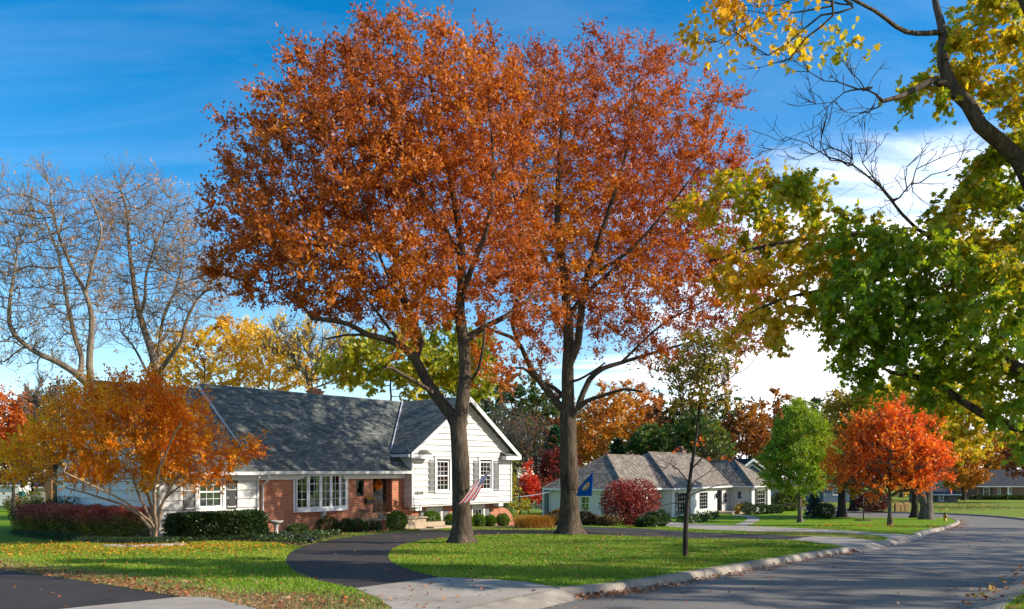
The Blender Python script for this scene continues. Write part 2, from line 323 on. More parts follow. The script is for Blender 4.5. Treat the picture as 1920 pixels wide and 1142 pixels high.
# ------------------------------------------------------------------ terrain, street, drives
def crom(pts, n=8):
    pts = [np.array(p[:2], float) for p in pts]; out = []
    for i in range(len(pts) - 1):
        p0 = pts[max(i - 1, 0)]; p1 = pts[i]; p2 = pts[i + 1]; p3 = pts[min(i + 2, len(pts) - 1)]
        for k in range(n):
            t = k / n
            out.append(.5 * ((2 * p1) + (p2 - p0) * t + (2 * p0 - 5 * p1 + 4 * p2 - p3) * t * t + (3 * p1 - p0 - 3 * p2 + p3) * t ** 3))
    out.append(pts[-1]); return [tuple(p) for p in out]
def pxs(lst): return [gp(x, y)[:2] for x, y in lst]
def sheet(name, pts, dz, mat, kind='structure', dry=None):
    bm = bmesh.new(); vs = [bm.verts.new((p[0], p[1], 0)) for p in pts]
    f = bm.faces.new(vs); f.normal_update()
    if f.normal.z < 0: f.normal_flip()
    bmesh.ops.triangulate(bm, faces=[f], ngon_method='EAR_CLIP')
    ys = [p[1] for p in pts]; lo, hi = min(ys), max(ys)
    for y in YK:
        if lo < y < hi:
            bmesh.ops.bisect_plane(bm, geom=bm.verts[:] + bm.edges[:] + bm.faces[:], dist=1e-5, plane_co=(0, y, 0), plane_no=(0, 1, 0))
    bmesh.ops.triangulate(bm, faces=bm.faces[:])
    for v in bm.verts: v.co.z = float(G(v.co.y)) + dz
    if dry is not None:     # finer triangles where the grass changes colour
        es = [e for e in bm.edges if e.calc_length() > .6 and dry_near((e.verts[0].co + e.verts[1].co) / 2)]
        for _ in range(3):
            es = [e for e in bm.edges if e.calc_length() > .7 and dry_near((e.verts[0].co + e.verts[1].co) / 2)]
            if not es: break
            bmesh.ops.subdivide_edges(bm, edges=es, cuts=1); bmesh.ops.triangulate(bm, faces=[f for f in bm.faces if len(f.verts) > 3])
    me = bpy.data.meshes.new(name); bm.to_mesh(me); bm.free(); uvbox(me)
    if dry is not None:
        a = me.attributes.new('dry', 'FLOAT', 'POINT')
        co = np.empty(len(me.vertices) * 3); me.vertices.foreach_get('co', co); co = co.reshape(-1, 3)
        a.data.foreach_set('value', dry(co[:, 0], co[:, 1]).astype(np.float32))
    o = link(name, me, mat); tag(o, kind=kind); return o
def seg_dist(x, y, line):
    d = np.full(np.shape(x), 1e9)
    for (ax, ay), (bx, by) in zip(line[:-1], line[1:]):
        vx, vy = bx - ax, by - ay; t = np.clip(((x - ax) * vx + (y - ay) * vy) / (vx * vx + vy * vy + 1e-9), 0, 1)
        d = np.minimum(d, np.hypot(x - ax - t * vx, y - ay - t * vy))
    return d
def inside(x, y, poly):
    x = np.asarray(x); y = np.asarray(y); r = np.zeros(x.shape, bool); n = len(poly)
    for i in range(n):
        x1, y1 = poly[i]; x2, y2 = poly[(i + 1) % n]
        if y1 == y2: continue
        c = ((y1 > y) != (y2 > y)) & (x < (x2 - x1) * (y - y1) / (y2 - y1) + x1); r ^= c
    return r
# kerb line on the houses' side of the street, and the one on the camera's side
k1_head = [(-9.6, .0), (-6.4, 3.95), (-3.3, 7.75), gp(870, 1142)[:2]]
k1_main = pxs([(1050, 1105), (1120, 1100), (1200, 1090), (1350, 1066), (1500, 1041), (1593, 1027)])
k1_mid = pxs([(1650, 1016), (1712, 1003)])
k1_tail = pxs([(1717, 1002), (1740, 995), (1775, 987), (1797, 978), (1792, 973.5), (1775, 970.5)]) + [(36.5, 67.4), (31.5, 67), (28.8, 69), (29, 75), (31, 85), (33, 100), (36, 160), (40, 390)]
K1a = crom(k1_main); K1b = crom(k1_tail)
K1 = k1_head + K1a + k1_mid + K1b
K2 = crom([(-7, -7.2), (.9, 3.0), (6.4, 10.6), (8.3, 13.0), (12.6, 18.6), (25.6, 36.2), (36, 52), (40.8, 63), (42.6, 71), (41.5, 77.5), (39, 79.5), (37.5, 84), (38.5, 100), (41.5, 160), (46, 390)], 6)
lawn1 = K1 + [(-400, 390), (-400, -20), (-16, -8)]
lawn2 = [(p[0], p[1]) for p in K2[::-1]] + [(-3, -30), (400, -30), (400, 390)]
# garage drive at the lower left
edgeL = crom(pxs([(-160, 1045), (0, 1068), (130, 1086), (240, 1103), (342, 1120)]))
verge = edgeL + pxs([(420, 1128), (480, 1142), (520, 1160)])
verge2 = pxs([(480, 1142), (600, 1135), (700, 1142)])
def dry_near(co): return -14 < co.x < 0 and 8 < co.y < 24
def dryf(x, y):
    d = seg_dist(x, y, verge); d2 = seg_dist(x, y, K1a); d3 = seg_dist(x, y, pxs([(560, 1120), (640, 1125), (700, 1140)]))
    a = np.clip(1.25 - d / 1.1, 0, 1) + .7 * np.clip(1 - d3 / 1.0, 0, 1) + .35 * np.clip(1 - d2 / .35, 0, 1)
    strip = inside(x, y, strip_poly); strip2 = inside(x, y, strip2_poly)
    return np.clip(a + .55 * strip + .5 * strip2, 0, 1)
strip_poly = pxs([(1400, 997), (1500, 997.5), (1640, 1004), (1668, 1014), (1640, 1013), (1500, 1006), (1400, 1002)])
strip2_poly = pxs([(1095, 996), (1180, 998), (1285, 1003), (1200, 1004), (1100, 1002)])
xs = np.array([-3000, -400, -60, -20, 0, 20, 60, 400, 3000.])
gv = [(x, y, float(G(y)) - .14) for y in YK for x in xs]; nx = len(xs)
gf = [(j * nx + i, j * nx + i + 1, (j + 1) * nx + i + 1, (j + 1) * nx + i) for j in range(len(YK) - 1) for i in range(nx - 1)]
me = bpy.data.meshes.new('ground'); me.from_pydata(gv, [], gf); tag(link('ground', me, M['soil']), kind='structure')
sheet('street', K1 + K2[::-1], -.12, M['street'])
LAWN = sheet('lawn', lawn1, 0., M['lawn'], dry=dryf)
sheet('lawn_across_street', lawn2, 0., M['lawn'], dry=lambda x, y: np.where(y < 30, .12, .5))
# drives (each sheet a little above the one below)
ring_out = crom(pxs([(665, 1104), (600, 1091), (556, 1074), (537, 1056), (541, 1040), (566, 1026), (612, 1014), (662, 1006), (720, 1000), (800, 995), (900, 994), (1000, 994.5), (1060, 996), (1095, 997), (1180, 1000), (1285, 1003.5)]))
ring_in = crom(pxs([(825, 1083), (786, 1074), (744, 1060), (729, 1045), (737, 1030), (775, 1017), (832, 1009), (905, 1003.5), (1000, 1001), (1100, 1003), (1200, 1006), (1290, 1009), (1400, 1011), (1475, 1013), (1512, 1016)]))
branch = crom(pxs([(1285, 1003.5), (1200, 1001.5), (1110, 998), (1075, 994)])) + crom(pxs([(1075, 987), (1110, 988), (1200, 991), (1290, 997), (1400, 1001.5), (1480, 1005), (1525, 1006)]))
sheet('circular_driveway', ring_out + branch[1:] + ring_in[::-1], .006, M['drive'])
ap1 = pxs([(665, 1104), (825, 1083), (905, 1086), (985, 1092), (1040, 1101), (1050, 1105), (960, 1123), (870, 1142)]) + [(-1.5, 9.85), (-2.4, 9.1)] + pxs([(735, 1142), (708, 1122)])
sheet('driveway_apron', ap1, .011, M['concrete'])
ap2 = pxs([(1512, 1016), (1475, 1013), (1525, 1006), (1590, 1008), (1650, 1016), (1593, 1027), (1560, 1022)])
sheet('far_driveway_apron', ap2, .011, M['concrete'])
gd = edgeL + [(-6.9, 9.2), (-10.4, 7.6), (-22, 17.0), (-22, 20)]
D0 = gp(342, 1120)[:2]
sheet('garage_driveway', edgeL[:-1] + [D0, (-6.6, 9.75), (-8.3, 7.6), (-22, 14.5)], .006, M['drive'])
sheet('garage_driveway_apron', [D0, (-4.4, 11.75)] + pxs([(480, 1142)]) + [(-2.6, 8.7), (-6.0, 4.5), (-8.3, 7.6), (-6.6, 9.75)], .011, M['concrete'])
wd = crom(pxs([(1236, 986), (1300, 992), (1400, 996.5), (1500, 997.5), (1640, 1004), (1668, 1014)]))
wf = crom(pxs([(1712, 1003.5), (1640, 999), (1560, 993.5), (1480, 990), (1400, 986.5), (1322, 983), (1236, 977)]))
sheet('neighbour_driveway', wd + pxs([(1690, 1009)]) + wf, .010, M['concrete'])
wk = crom(pxs([(1368, 986.5), (1393, 979), (1401, 973), (1396, 969), (1370, 966)])) + crom(pxs([(1386, 964.5), (1412, 968), (1424, 973), (1417, 980), (1398, 987)]))
sheet('neighbour_walk', wk, .014, M['concrete'])
# kerbs
def kerb(name, line, side, w=.16):
    pts = [np.array(p) for p in line]; mb = MB(); n = len(pts); vs = []; fs = []
    for i, p in enumerate(pts):
        d = pts[min(i + 1, n - 1)] - pts[max(i - 1, 0)]; d = d / (np.hypot(*d) + 1e-9); nn = np.array([d[1], -d[0]]) * side
        g = float(G(p[1]))
        for off, z in ((.10, -.2), (.10, -.115), (.035, .0), (.0, .022), (-w, .022), (-w, -.2)):
            vs.append((p[0] + nn[0] * off, p[1] + nn[1] * off, g + z))
    for i in range(n - 1):
        for k in range(6): fs.append((i * 6 + k, i * 6 + (k + 1) % 6, (i + 1) * 6 + (k + 1) % 6, (i + 1) * 6 + k))
    fs += [tuple(range(6)), tuple((n - 1) * 6 + k for k in range(5, -1, -1))]
    mb.add(vs, fs); return tag(mb.build(name, M['kerb']), kind='structure')
def dens(l, s=.6):
    o = [np.array(l[0])]
    for a, b in zip(l[:-1], l[1:]):
        a = np.array(a); b = np.array(b); k = max(1, int(np.hypot(*(b - a)) / s))
        for j in range(1, k + 1): o.append(a + (b - a) * j / k)
    return o
kerb('kerb', dens(K1a), 1); kerb('kerb', dens(K1b[:40]), 1); kerb('kerb', dens(K2[42:]), -1)
# planting beds
sheet('garden_bed', crom(pxs([(290, 1021), (330, 1017), (420, 1013), (520, 1019), (566, 1025), (612, 1013), (662, 1005), (722, 999), (765, 996)])) + pxs([(770, 985), (720, 985), (600, 992), (490, 1001), (330, 1003)]), .016, M['mulch'])
sheet('foundation_bed', crom(pxs([(800, 988), (880, 992), (1000, 993.5), (1070, 993.5)])) + pxs([(1080, 984), (990, 980), (900, 980), (800, 983)]), .016, M['mulch'])

# sloped gutter lips where the drives meet the street
def lip(name, line, side, w=.42):
    pts = dens(line, .5); mb = MB(); vs = []; n = len(pts)
    for i, p in enumerate(pts):
        d = pts[min(i + 1, n - 1)] - pts[max(i - 1, 0)]; d = d / (np.hypot(*d) + 1e-9); nn = np.array([d[1], -d[0]]) * side; g = float(G(p[1]))
        for off, z in ((-.06, .013), (.02, .006), (w, -.112), (w, -.2), (-.06, -.2)): vs.append((p[0] + nn[0] * off, p[1] + nn[1] * off, g + z))
    fs = [(i * 5 + k, i * 5 + (k + 1) % 5, (i + 1) * 5 + (k + 1) % 5, (i + 1) * 5 + k) for i in range(n - 1) for k in range(5)] + [tuple(range(5)), tuple((n - 1) * 5 + k for k in range(4, -1, -1))]
    mb.add(vs, fs); return tag(mb.build(name, M['kerb']), kind='structure')
lip('driveway_gutter', [(-6.4, 3.95), (-3.3, 7.75)] + [gp(870, 1142)[:2], gp(960, 1123)[:2], k1_main and gp(1050, 1105)[:2]], 1)
lip('driveway_gutter', [K1a[-1]] + k1_mid + [K1b[0]], 1, .35)
lip('gutter', K2[4:43], -1, .38)
# ------------------------------------------------------------------ building helpers
LAP_SH = []
def siding(mb, f0, f1, z0, z1, y, step, ops=(), lip=.042):
    LAP_SH.clear(); LAP_SH.append(MB())
    k = max(1, round((z1 - z0) / step)); st = (z1 - z0) / k
    for i in range(k):
        za, zb = z0 + i * st, z0 + (i + 1) * st
        cuts = sorted({za, zb} | {e for o in ops for e in o[2:4] if za < e < zb})
        off = lambda z: y - (.006 + lip * (zb - z) / st)
        for c, d in zip(cuts[:-1], cuts[1:]):
            mid = (c + d) / 2; iv = [(f0, f1)]
            for o in ops:
                if o[2] < mid < o[3]:
                    nv = []
                    for a, b in iv:
                        av = a(mid) if callable(a) else a; bv = b(mid) if callable(b) else b
                        if o[1] <= av or o[0] >= bv: nv.append((a, b)); continue
                        if o[0] > av: nv.append((a, o[0]))
                        if o[1] < bv: nv.append((o[1], b))
                    iv = nv
            for a, b in iv:
                A = lambda z: a(z) if callable(a) else a
                B = lambda z: b(z) if callable(b) else b
                mb.quad((A(c), off(c), c), (B(c), off(c), c), (B(d), off(d), d), (A(d), off(d), d))
                if c == za and i: LAP_SH[0].box(A(c), B(c), y - .054, y - .049, c - .002, c + .009)  # thin tan strip at the course foot, strengthening the lap's shadow line
                if c == za: mb.quad((A(c), y, c), (B(c), y, c), (B(c), off(c), c), (A(c), off(c), c))
def window(parent, w, h, loc, rz=0., cols=3, rows=2, dh=True, fw=.06, casing=.0, sill=True, curtain=None, glass='glass', name='window', frame='trim', cur_h=(0, 1)):
    mb = MB(); d = .07
    for x0, x1, z0, z1 in ((0, fw, 0, h), (w - fw, w, 0, h), (fw, w - fw, 0, fw), (fw, w - fw, h - fw, h)): mb.box(x0, x1, -.03, d, z0, z1)
    halves = [(fw, h / 2), (h / 2, h - fw)] if dh else [(fw, h - fw)]
    if dh: mb.box(fw, w - fw, -.012, .05, h / 2 - .028, h / 2 + .028)
    for z0, z1 in halves:
        for i in range(1, cols):
            x = fw + (w - 2 * fw) * i / cols; mb.box(x - .008, x + .008, .005, .035, z0, z1)
        for j in range(1, rows):
            z = z0 + (z1 - z0) * j / rows; mb.box(fw, w - fw, .003, .033, z - .008, z + .008)
    o = mb.build(name, M[frame], parent); o.location = loc; o.rotation_euler = (0, 0, rz)
    MB().box(fw * .5, w - fw * .5, .017, .022, fw * .5, h - fw * .5).build('pane', M[glass], o)
    if sill: MB().box(-.05, w + .05, -.10, -.001, -.05, .012).build('sill', M[frame], o)
    if curtain:
        n = 24; pts = []; c = MB(); za, zb = fw + (h - 2 * fw) * cur_h[0], fw + (h - 2 * fw) * cur_h[1]
        for i in range(n):
            xa = fw + (w - 2 * fw) * i / n; xb = fw + (w - 2 * fw) * (i + 1) / n; ya = .14 + .02 * (i % 2); yb = .14 + .02 * ((i + 1) % 2)
            c.quad((xa, ya, za), (xb, yb, za), (xb, yb, zb), (xa, ya, zb))
        c.build('curtain', M[curtain], o)
    return o
def shutter(parent, w, h, loc, mat, rz=0.):
    mb = MB(); mb.box(0, .04, -.035, -.002, 0, h).box(w - .04, w, -.035, -.002, 0, h)
    for z in (0, h * .5 - .03, h - .06): mb.box(.04, w - .04, -.034, -.002, z, z + .06)
    for z0, z1 in ((.1, h * .5 - .07), (h * .5 + .07, h - .1)): mb.box(.08, w - .08, -.024, -.006, z0, z1)
    mb.box(.04, w - .04, -.006, -.001, .06, h - .06)
    o = mb.build('shutter', M[mat], parent); o.location = loc; o.rotation_euler = (0, 0, rz); return o
def hip_roof(mb, x0, x1, y0, y1, ze, zr, ov=.35, lh=True, rh=True, th=.09, axis='x'):
    x0 -= ov; x1 += ov; y0 -= ov; y1 += ov
    def T(p): return p if axis == 'x' else (p[1], p[0], p[2])
    def S(poly):
        q = [T(p) for p in poly]; mb.slab(q if axis == 'x' else q[::-1], th)
    ym = (y0 + y1) / 2; hd = (y1 - y0) / 2
    xa = x0 + hd if lh else x0; xb = x1 - hd if rh else x1
    S([(x0, y0, ze), (x1, y0, ze), (xb, ym, zr), (xa, ym, zr)]); S([(x1, y1, ze), (x0, y1, ze), (xa, ym, zr), (xb, ym, zr)])
    if lh: S([(x0, y1, ze), (x0, y0, ze), (xa, ym, zr)])
    if rh: S([(x1, y0, ze), (x1, y1, ze), (xb, ym, zr)])
# ------------------------------------------------------------------ the split-level brick house
H0 = -2.6; HA = math.atan2(.774, .633)
HR = empty('brick_house', (-10.1, 32, H0), HA, 'red brick and white sided split-level house with grey shingle roof behind the curved driveway', 'house')
EV = 2.6; RZ = 6.3; kM = (RZ - EV) / 4.48
mb = MB(); wall_openings(mb, 0, 7.9, -1.2, 2.5, 0, .2, [(1.71, 4.39, .93, 2.5), (4.98, 5.42, 1.42, 2.17), (5.95, 7.11, .6, 2.5)])
mb.box(5.75, 5.95, .2, .62, -.5, 2.5).box(7.11, 7.31, .2, .62, -.5, 2.5).box(5.95, 7.11, .47, .62, 2.28, 2.5)
wall_openings(mb, 7.9, 14.9, -1.3, .9, .05, .25, [(9.4, 10.4, -.45, .62), (12.7, 13.62, -.45, .62)])
cv = [(14.9, -1.3), (16.35, -1.3), (16.3, -.45)] + [(16.22 - 1.05 * (1 - math.cos(t)) ** .8, -.45 + 1.0 * math.sin(t)) for t in np.linspace(.15, math.pi / 2, 8)] + [(14.9, .55)]
mb.prism(cv, 'y', .03, .28)
mb.box(4.9, 5.5, -.03, -.002, 1.33, 1.415).box(4.9, 5.5, -.02, -.002, 2.175, 2.26)
mb.box(14.7, 14.9, .25, 8.1, -1.3, .9)
mb.build('wall', M['brick'], HR)
# white siding: garage wing front, its end gable, the projecting upper storey
mb = MB(); wops = [(-2.62, -1.5, 1.12, 2.42)]
siding(mb, -4.28, -.002, -.9, 2.5, 0, .34, wops); wall_openings(mb, -4.28, -.002, -1.2, 2.5, .001, .18, wops)
mb.box(-4.33, -4.2, -.07, -.001, -.9, 2.5).box(-.1, -.004, -.07, -.001, -.9, 2.5)
LAP_SH[0].build('lap_shadow', M['lap_shadow'], mb.build('siding', M['white'], HR))
mb = MB(); kW = (6.08 - EV) / 4.48
ytop = lambda y: EV + .0 + kW * (min(y, 8.16 - y) + .4)
siding(mb, lambda z: -8.1 + max(0, (z - 2.9) / kW), lambda z: -max(0, (z - 2.9) / kW), -.9, 5.9, 0, .34)
mb.prism([(-8.1, -1.2), (0, -1.2), (0, 2.85), (-4.05, 6.0), (-8.1, 2.85)], 'y', .001, .15)
mb.box(-.1, -.0, -.05, -.001, -.9, 2.6).box(-8.1, -8.0, -.05, -.001, -.9, 2.6)
o = mb.build('siding', M['white'], HR); o.location = (-4.28, 0, 0); o.rotation_euler = (0, 0, R(-90)); LAP_SH[0].build('lap_shadow', M['lap_shadow'], o)
mb = MB(); gops = [(9.46, 10.52, 1.53, 3.12), (12.65, 13.67, 1.53, 3.12)]
gl = lambda z: 7.9 if z < 3.57 else 7.9 + (z - 3.57) / .716
gr = lambda z: 15.2 if z < 3.57 else 15.2 - (z - 3.57) / .716
siding(mb, gl, gr, .93, 6.12, -.5, .288, gops)
wall_openings(mb, 7.9, 15.2, .93, 3.5, -.499, -.32, gops); mb.prism([(7.9, 3.5), (15.2, 3.5), (11.55, 6.11)], 'y', -.499, -.35)
mb.box(7.84, 7.94, -.57, -.501, .93, 3.5).box(15.16, 15.26, -.57, -.501, .93, 3.5)
mb.box(7.9, 15.2, -.49, .3, .84, .925)
mb.box(15.05, 15.2, -.32, 8.1, .93, 3.5)
LAP_SH[0].build('lap_shadow', M['lap_shadow'], mb.build('siding', M['white'], HR))
mb = MB(); siding(mb, -1.0, .5, .93, 3.6, 0, .288); mb.box(-1.0, .5, .001, .12, .93, 3.6)   # left return of the upper storey
o = mb.build('siding', M['white'], HR); o.location = (7.9, 0, 0); o.rotation_euler = (0, 0, R(-90)); LAP_SH[0].build('lap_shadow', M['lap_shadow'], o)
MB().box(-4.2, 15.1, 7.95, 8.1, -1.3, 3.4).build('rear_wall', M['white'], HR)
MB().box(-4.1, 14.6, .9, 7.9, -.2, -.1).box(-4.1, 7.8, 3.2, 3.3, -.1, 2.5).box(8.4, 15.0, 2.6, 2.7, -.1, 3.6).box(8.0, 15.0, -.3, 7.9, .95, 1.0).box(-4.1, 7.85, .2, 7.9, 2.5, 2.56).box(8.0, 15.0, -.3, 7.9, 3.44, 3.48).build('interior', M['dim'], HR)
# roofs
mb = MB(); zr = lambda y: EV + kM * (y + .4)
mb.slab([(-.25, -.45, zr(-.45)), (7.87, -.45, zr(-.45)), (7.87, .9, zr(.9)), (11.55, 4.08, RZ), (-.25, 4.08, RZ)], .1)
mb.slab([(15.4, 8.56, EV), (-.25, 8.56, EV), (-.25, 4.08, RZ - .002), (15.4, 4.08, RZ - .002)], .1)
za = 3.4; kg = .716
mb.slab([(7.5, -.9, za), (11.55, -.9, RZ + .004), (11.55, 4.08, RZ + .004), (7.5, .57, za)][::1], .1)
mb.slab([(11.55, -.9, RZ + .004), (15.6, -.9, za), (15.6, 8.5, za), (11.55, 8.5, RZ + .004)], .1)
mb.slab([(11.55, 4.08, RZ), (11.55, 8.5, RZ), (7.5, 8.5, za), (7.5, 7.6, za)], .1)
for xa, xb in ((7.6, 8.8), (14.35, 15.55)): mb.slab([(xa, -.95, 3.36), (xb, -.95, 3.36), (xb, -.5, 3.58), (xa, -.5, 3.58)], .05)   # little skirt roofs at the gable's feet
RO = mb.build('roof', M['shingle'], HR)
mb = MB(); zw = lambda y: EV + kW * (y + .4)
mb.slab([(-4.6, -.45, zw(-.45) - .01), (-.25, -.45, zw(-.45) - .01), (-.25, 4.08, 6.08), (-4.6, 4.08, 6.08)], .1)
mb.slab([(-.25, 8.56, EV - .01), (-4.6, 8.56, EV - .01), (-4.6, 4.08, 6.08), (-.25, 4.08, 6.08)], .1)
mb.build('wing_roof', M['shingle'], HR)
mb = MB()   # valley flashing
a = Vector((7.7, .76, 3.56)); b = Vector((11.48, 4.03, 6.27)); w1 = Vector((.0, -.09, .045)); w2 = Vector((.09, .0, .06))
mb.slab([a + w1 + Vector((-.07, -.02, 0)), a + w2, b + w2, b + w1 + Vector((-.07, -.02, 0))], .02)
mb.build('valley_flashing', M['flash'], RO)
mb = MB()   # chimney
mb.box(6.3, 6.95, 4.9, 5.4, 5.0, 6.5).box(6.25, 7.0, 4.85, 5.45, 6.5, 6.57).box(6.36, 6.6, 4.98, 5.3, 6.57, 6.72).box(6.66, 6.88, 4.98, 5.3, 6.57, 6.68)
mb.build('chimney', M['brick'], RO)
# trim
mb = MB()
def rake(mb, x, ya, za_, yb, zb, d=.2, t=.035): mb.prism([(ya, za_ - .02), (yb, zb - .02), (yb, zb - d), (ya, za_ - d)], 'x', x - t, x)
rake(mb, -.252, -.5, zr(-.5), 4.08, RZ, .24); rake(mb, -.252, 8.56, EV, 4.08, RZ, .24); rake(mb, -4.602, -.5, zw(-.5), 4.08, 6.08); rake(mb, -4.602, 8.56, EV, 4.08, 6.08)
for s in (-1, 1):
    x0 = 11.55 + s * 4.07; mb.prism([(x0, za - .03), (11.55, RZ - .02), (11.55, RZ - .27), (x0, za - .27)], 'y', -.935, -.902)
    mb.prism([(11.55 + s * 3.65, 3.5), (11.55, 6.13), (11.55, 5.93), (11.55 + s * 3.65, 3.28)], 'y', -.56, -.528)
    mb.slab([(x0, -.9, za - .12), (11.55, -.9, RZ - .12), (11.55, -.52, RZ - .12), (x0, -.52, za - .12)][::s], .02)
mb.box(7.6, 8.8, -.93, -.56, 3.13, 3.33).box(14.35, 15.55, -.93, -.56, 3.13, 3.33)
mb.box(7.5, 7.88, -.9, .56, 3.2, 3.29)
mb.box(-4.3, 7.86, -.4, -.03, 2.42, 2.47).box(-4.2, 7.86, -.10, -.042, 2.2, 2.42)
mb.build('trim', M['trim'], HR)
mb = MB(); mb.prism([(-.56, 2.42), (-.44, 2.42), (-.43, 2.55), (-.58, 2.55)], 'x', -.1, 7.85); mb.prism([(-.56, 2.40), (-.44, 2.40), (-.43, 2.53), (-.58, 2.53)], 'x', -4.6, -.12)
mb.prism([(7.38, 3.2), (7.5, 3.2), (7.52, 3.33), (7.36, 3.33)], 'y', -.85, .5)
mb.build('gutter', M['trim'], HR)
for (x, y0, zt, zb) in ((.14, -.5, 2.42, -.35), (-4.1, -.5, 2.42, -.2)):
    MB().tube([(x, y0, zt), (x, y0, zt - .12), (x, y0 + .12, zt - .3), (x, -.09, zt - .42), (x, -.085, zb), (x, -.3, zb - .1)], .05, 8).build('downspout', M['trim'], HR, True)
# bow window of five lights
bw = MB(); cx = 3.05; zb0, zb1 = .98, 2.4
arc = [(1.74, -.05), (2.22, -.24), (2.78, -.33), (3.32, -.33), (3.88, -.24), (4.36, -.05)]
bw.prism([(1.66, .0)] + [(x, y - .07) for x, y in arc] + [(4.44, .0)], 'z', .84, .975); bw.prism([(1.66, .0)] + [(x, y - .05) for x, y in arc] + [(4.44, .0)], 'z', 2.4, 2.5)
bw.box(1.62, 1.71, -.06, -.001, .84, 2.5).box(4.39, 4.48, -.06, -.001, .84, 2.5)
bw.prism([(-.33, .84), (-.05, .84), (-.05, .5), (-.12, .5)], 'x', 3.0, 3.1)
BWD = bw.build('bow_window', M['trim'], HR)
for i in range(5):
    (xa, ya), (xb, yb) = arc[i], arc[i + 1]; L = math.hypot(xb - xa, yb - ya)
    w = window(BWD, L, zb1 - zb0, (xa, ya, zb0), math.atan2(yb - ya, xb - xa), 2, 4, False, .065, sill=False, name='window', curtain='curtain' if i in (2, 3) else None, cur_h=(0, .32))
# other windows
window(HR, .96, 1.18, (-2.55, .02, 1.18), 0, 3, 2, True, curtain='curtain', cur_h=(0, .5))
for (a, b, c, d, y) in ((-2.62, -1.5, 1.12, 2.42, -.04), (9.46, 10.52, 1.53, 3.12, -.55), (12.65, 13.67, 1.53, 3.12, -.55)):
    mb = MB(); mb.box(a - .06, a + .06, y, y + .16, c, d).box(b - .06, b + .06, y, y + .16, c, d).box(a - .1, b + .1, y - .02, y + .16, d, d + .14).box(a - .13, b + .13, y - .06, y + .1, d + .14, d + .17).box(a - .06, b + .06, y - .03, y + .16, c - .07, c)
    mb.build('window_casing', M['trim'], HR)
for x0 in (9.56, 12.75): window(HR, .86, 1.46, (x0, -.46, 1.58), 0, 3, 3, True, curtain='curtain' if x0 < 11 else 'curtain_green', cur_h=(0, .5) if x0 < 11 else (.5, 1))
for x0, m in ((8.98, 'shutter'), (10.6, 'shutter'), (12.17, 'shutter'), (13.75, 'shutter')): shutter(HR, .42, 1.58, (x0, -.53, 1.5), m)
shutter(HR, .46, 1.36, (-1.42, -.03, 1.1), 'shutter_dark'); shutter(HR, .46, 1.36, (-3.16, -.03, 1.1), 'shutter')
for x0, x1 in ((9.4, 10.4), (12.7, 13.62)):
    window(HR, x1 - x0 - .1, 1.0, (x0 + .05, .1, -.44), 0, 3, 2, True)
    MB().box(x0 - .04, x0 + .05, .0, .1, -.45, .62).box(x1 - .05, x1 + .09, .0, .1, -.45, .62).box(x0 - .04, x1 + .09, .0, .2, .57, .84).build('window_panel', M['cream'], HR)
    shutter(HR, .42, 1.1, (x0 - .5, .04, -.5), 'shutter'); shutter(HR, .42, 1.1, (x1 + .13, .04, -.5), 'shutter')
MB().box(8.2, 8.6, -.45, .0, .66, .84).build('bracket', M['trim'], HR); MB().box(14.3, 14.65, -.45, .0, .66, .84).build('bracket', M['trim'], HR)
window(HR, .44, .75, (4.98, .06, 1.42), 0, 1, 1, False, .05, sill=False, frame='black')
# gable vent
vt = MB(); vt.lathe([(.20, 0), (.26, 0), (.26, .05), (.20, .05)], n=20); vt.box(-.2, .2, -.02, .02, .005, .02).box(-.16, .16, .08, .12, .005, .02).box(-.16, .16, -.12, -.08, .005, .02)
o = vt.build('gable_vent', M['shutter'], HR); o.location = (11.45, -.56, 5.0); o.rotation_euler = (R(90), 0, 0)
# front door
d = MB(); d.box(6.0, 7.06, .40, .45, .6, 2.26)
for a, b, c, e in ((6.1, 6.5, .75, 1.3), (6.57, 6.97, .75, 1.3)): d.box(a, b, .385, .40, c, e)
DR = d.build('front_door', M['black'], HR)
MB().box(6.15, 6.5, .392, .398, 1.45, 2.1).box(6.57, 6.92, .392, .398, 1.45, 2.1).build('pane', M['iron'], DR)
MB().lathe([(.0, 0), (.03, .01), (.035, .04), (.0, .06)], (0, 0, 0), 10).build('handle', M['brass'], DR).matrix_local = Matrix.Translation((6.98, .40, 1.4)) @ Matrix.Rotation(R(90), 4, 'X')
# mail box on the wall, house number
mbx = MB(); mbx.box(5.48, 5.92, -.16, -.002, 1.08, 1.3); o = mbx.build('wall_mailbox', M['black'], HR)
MB().slab([(5.45, -.22, 1.27), (5.95, -.22, 1.27), (5.95, -.0, 1.42), (5.45, -.0, 1.42)], .015).build('lid', M['brass'], o)
cu = bpy.data.curves.new('house_number', 'FONT'); cu.body = '10319'; cu.size = .23; cu.extrude = .008; cu.materials.append(M['black'])
tmp = bpy.data.objects.new('tmp', cu); me = bpy.data.meshes.new_from_object(tmp); bpy.data.objects.remove(tmp); me.materials.clear(); o = link('house_number', me, M['black'], HR); o.location = (8.02, -.56, 1.42); o.rotation_euler = (R(90), 0, 0)
# stoop, step and front walk
MB().box(4.4, 5.6, -1.55, -.003, -.8, .40).build('stoop', M['brick'], HR); MB().box(5.603, 7.85, -1.5, -.003, -.8, .40).box(5.95, 7.11, .0, .46, -.8, .58).build('stoop_base', M['tan_concrete'], HR)
MB().box(4.36, 7.88, -1.6, -.005, .402, .45).box(5.96, 7.1, .004, .396, .582, .62).build('stoop_cap', M['tan_concrete'], HR)
MB().box(7.9, 9.2, -1.4, -.1, -.8, .16).box(7.9, 9.2, -1.95, -1.4, -.8, -.02).build('stoop_step', M['tan_concrete'], HR)
walk = sheet('front_walk', pxs([(757, 982), (790, 976), (815, 978), (838, 986.5), (838, 991), (790, 997)]), .03, M['tan_concrete'])
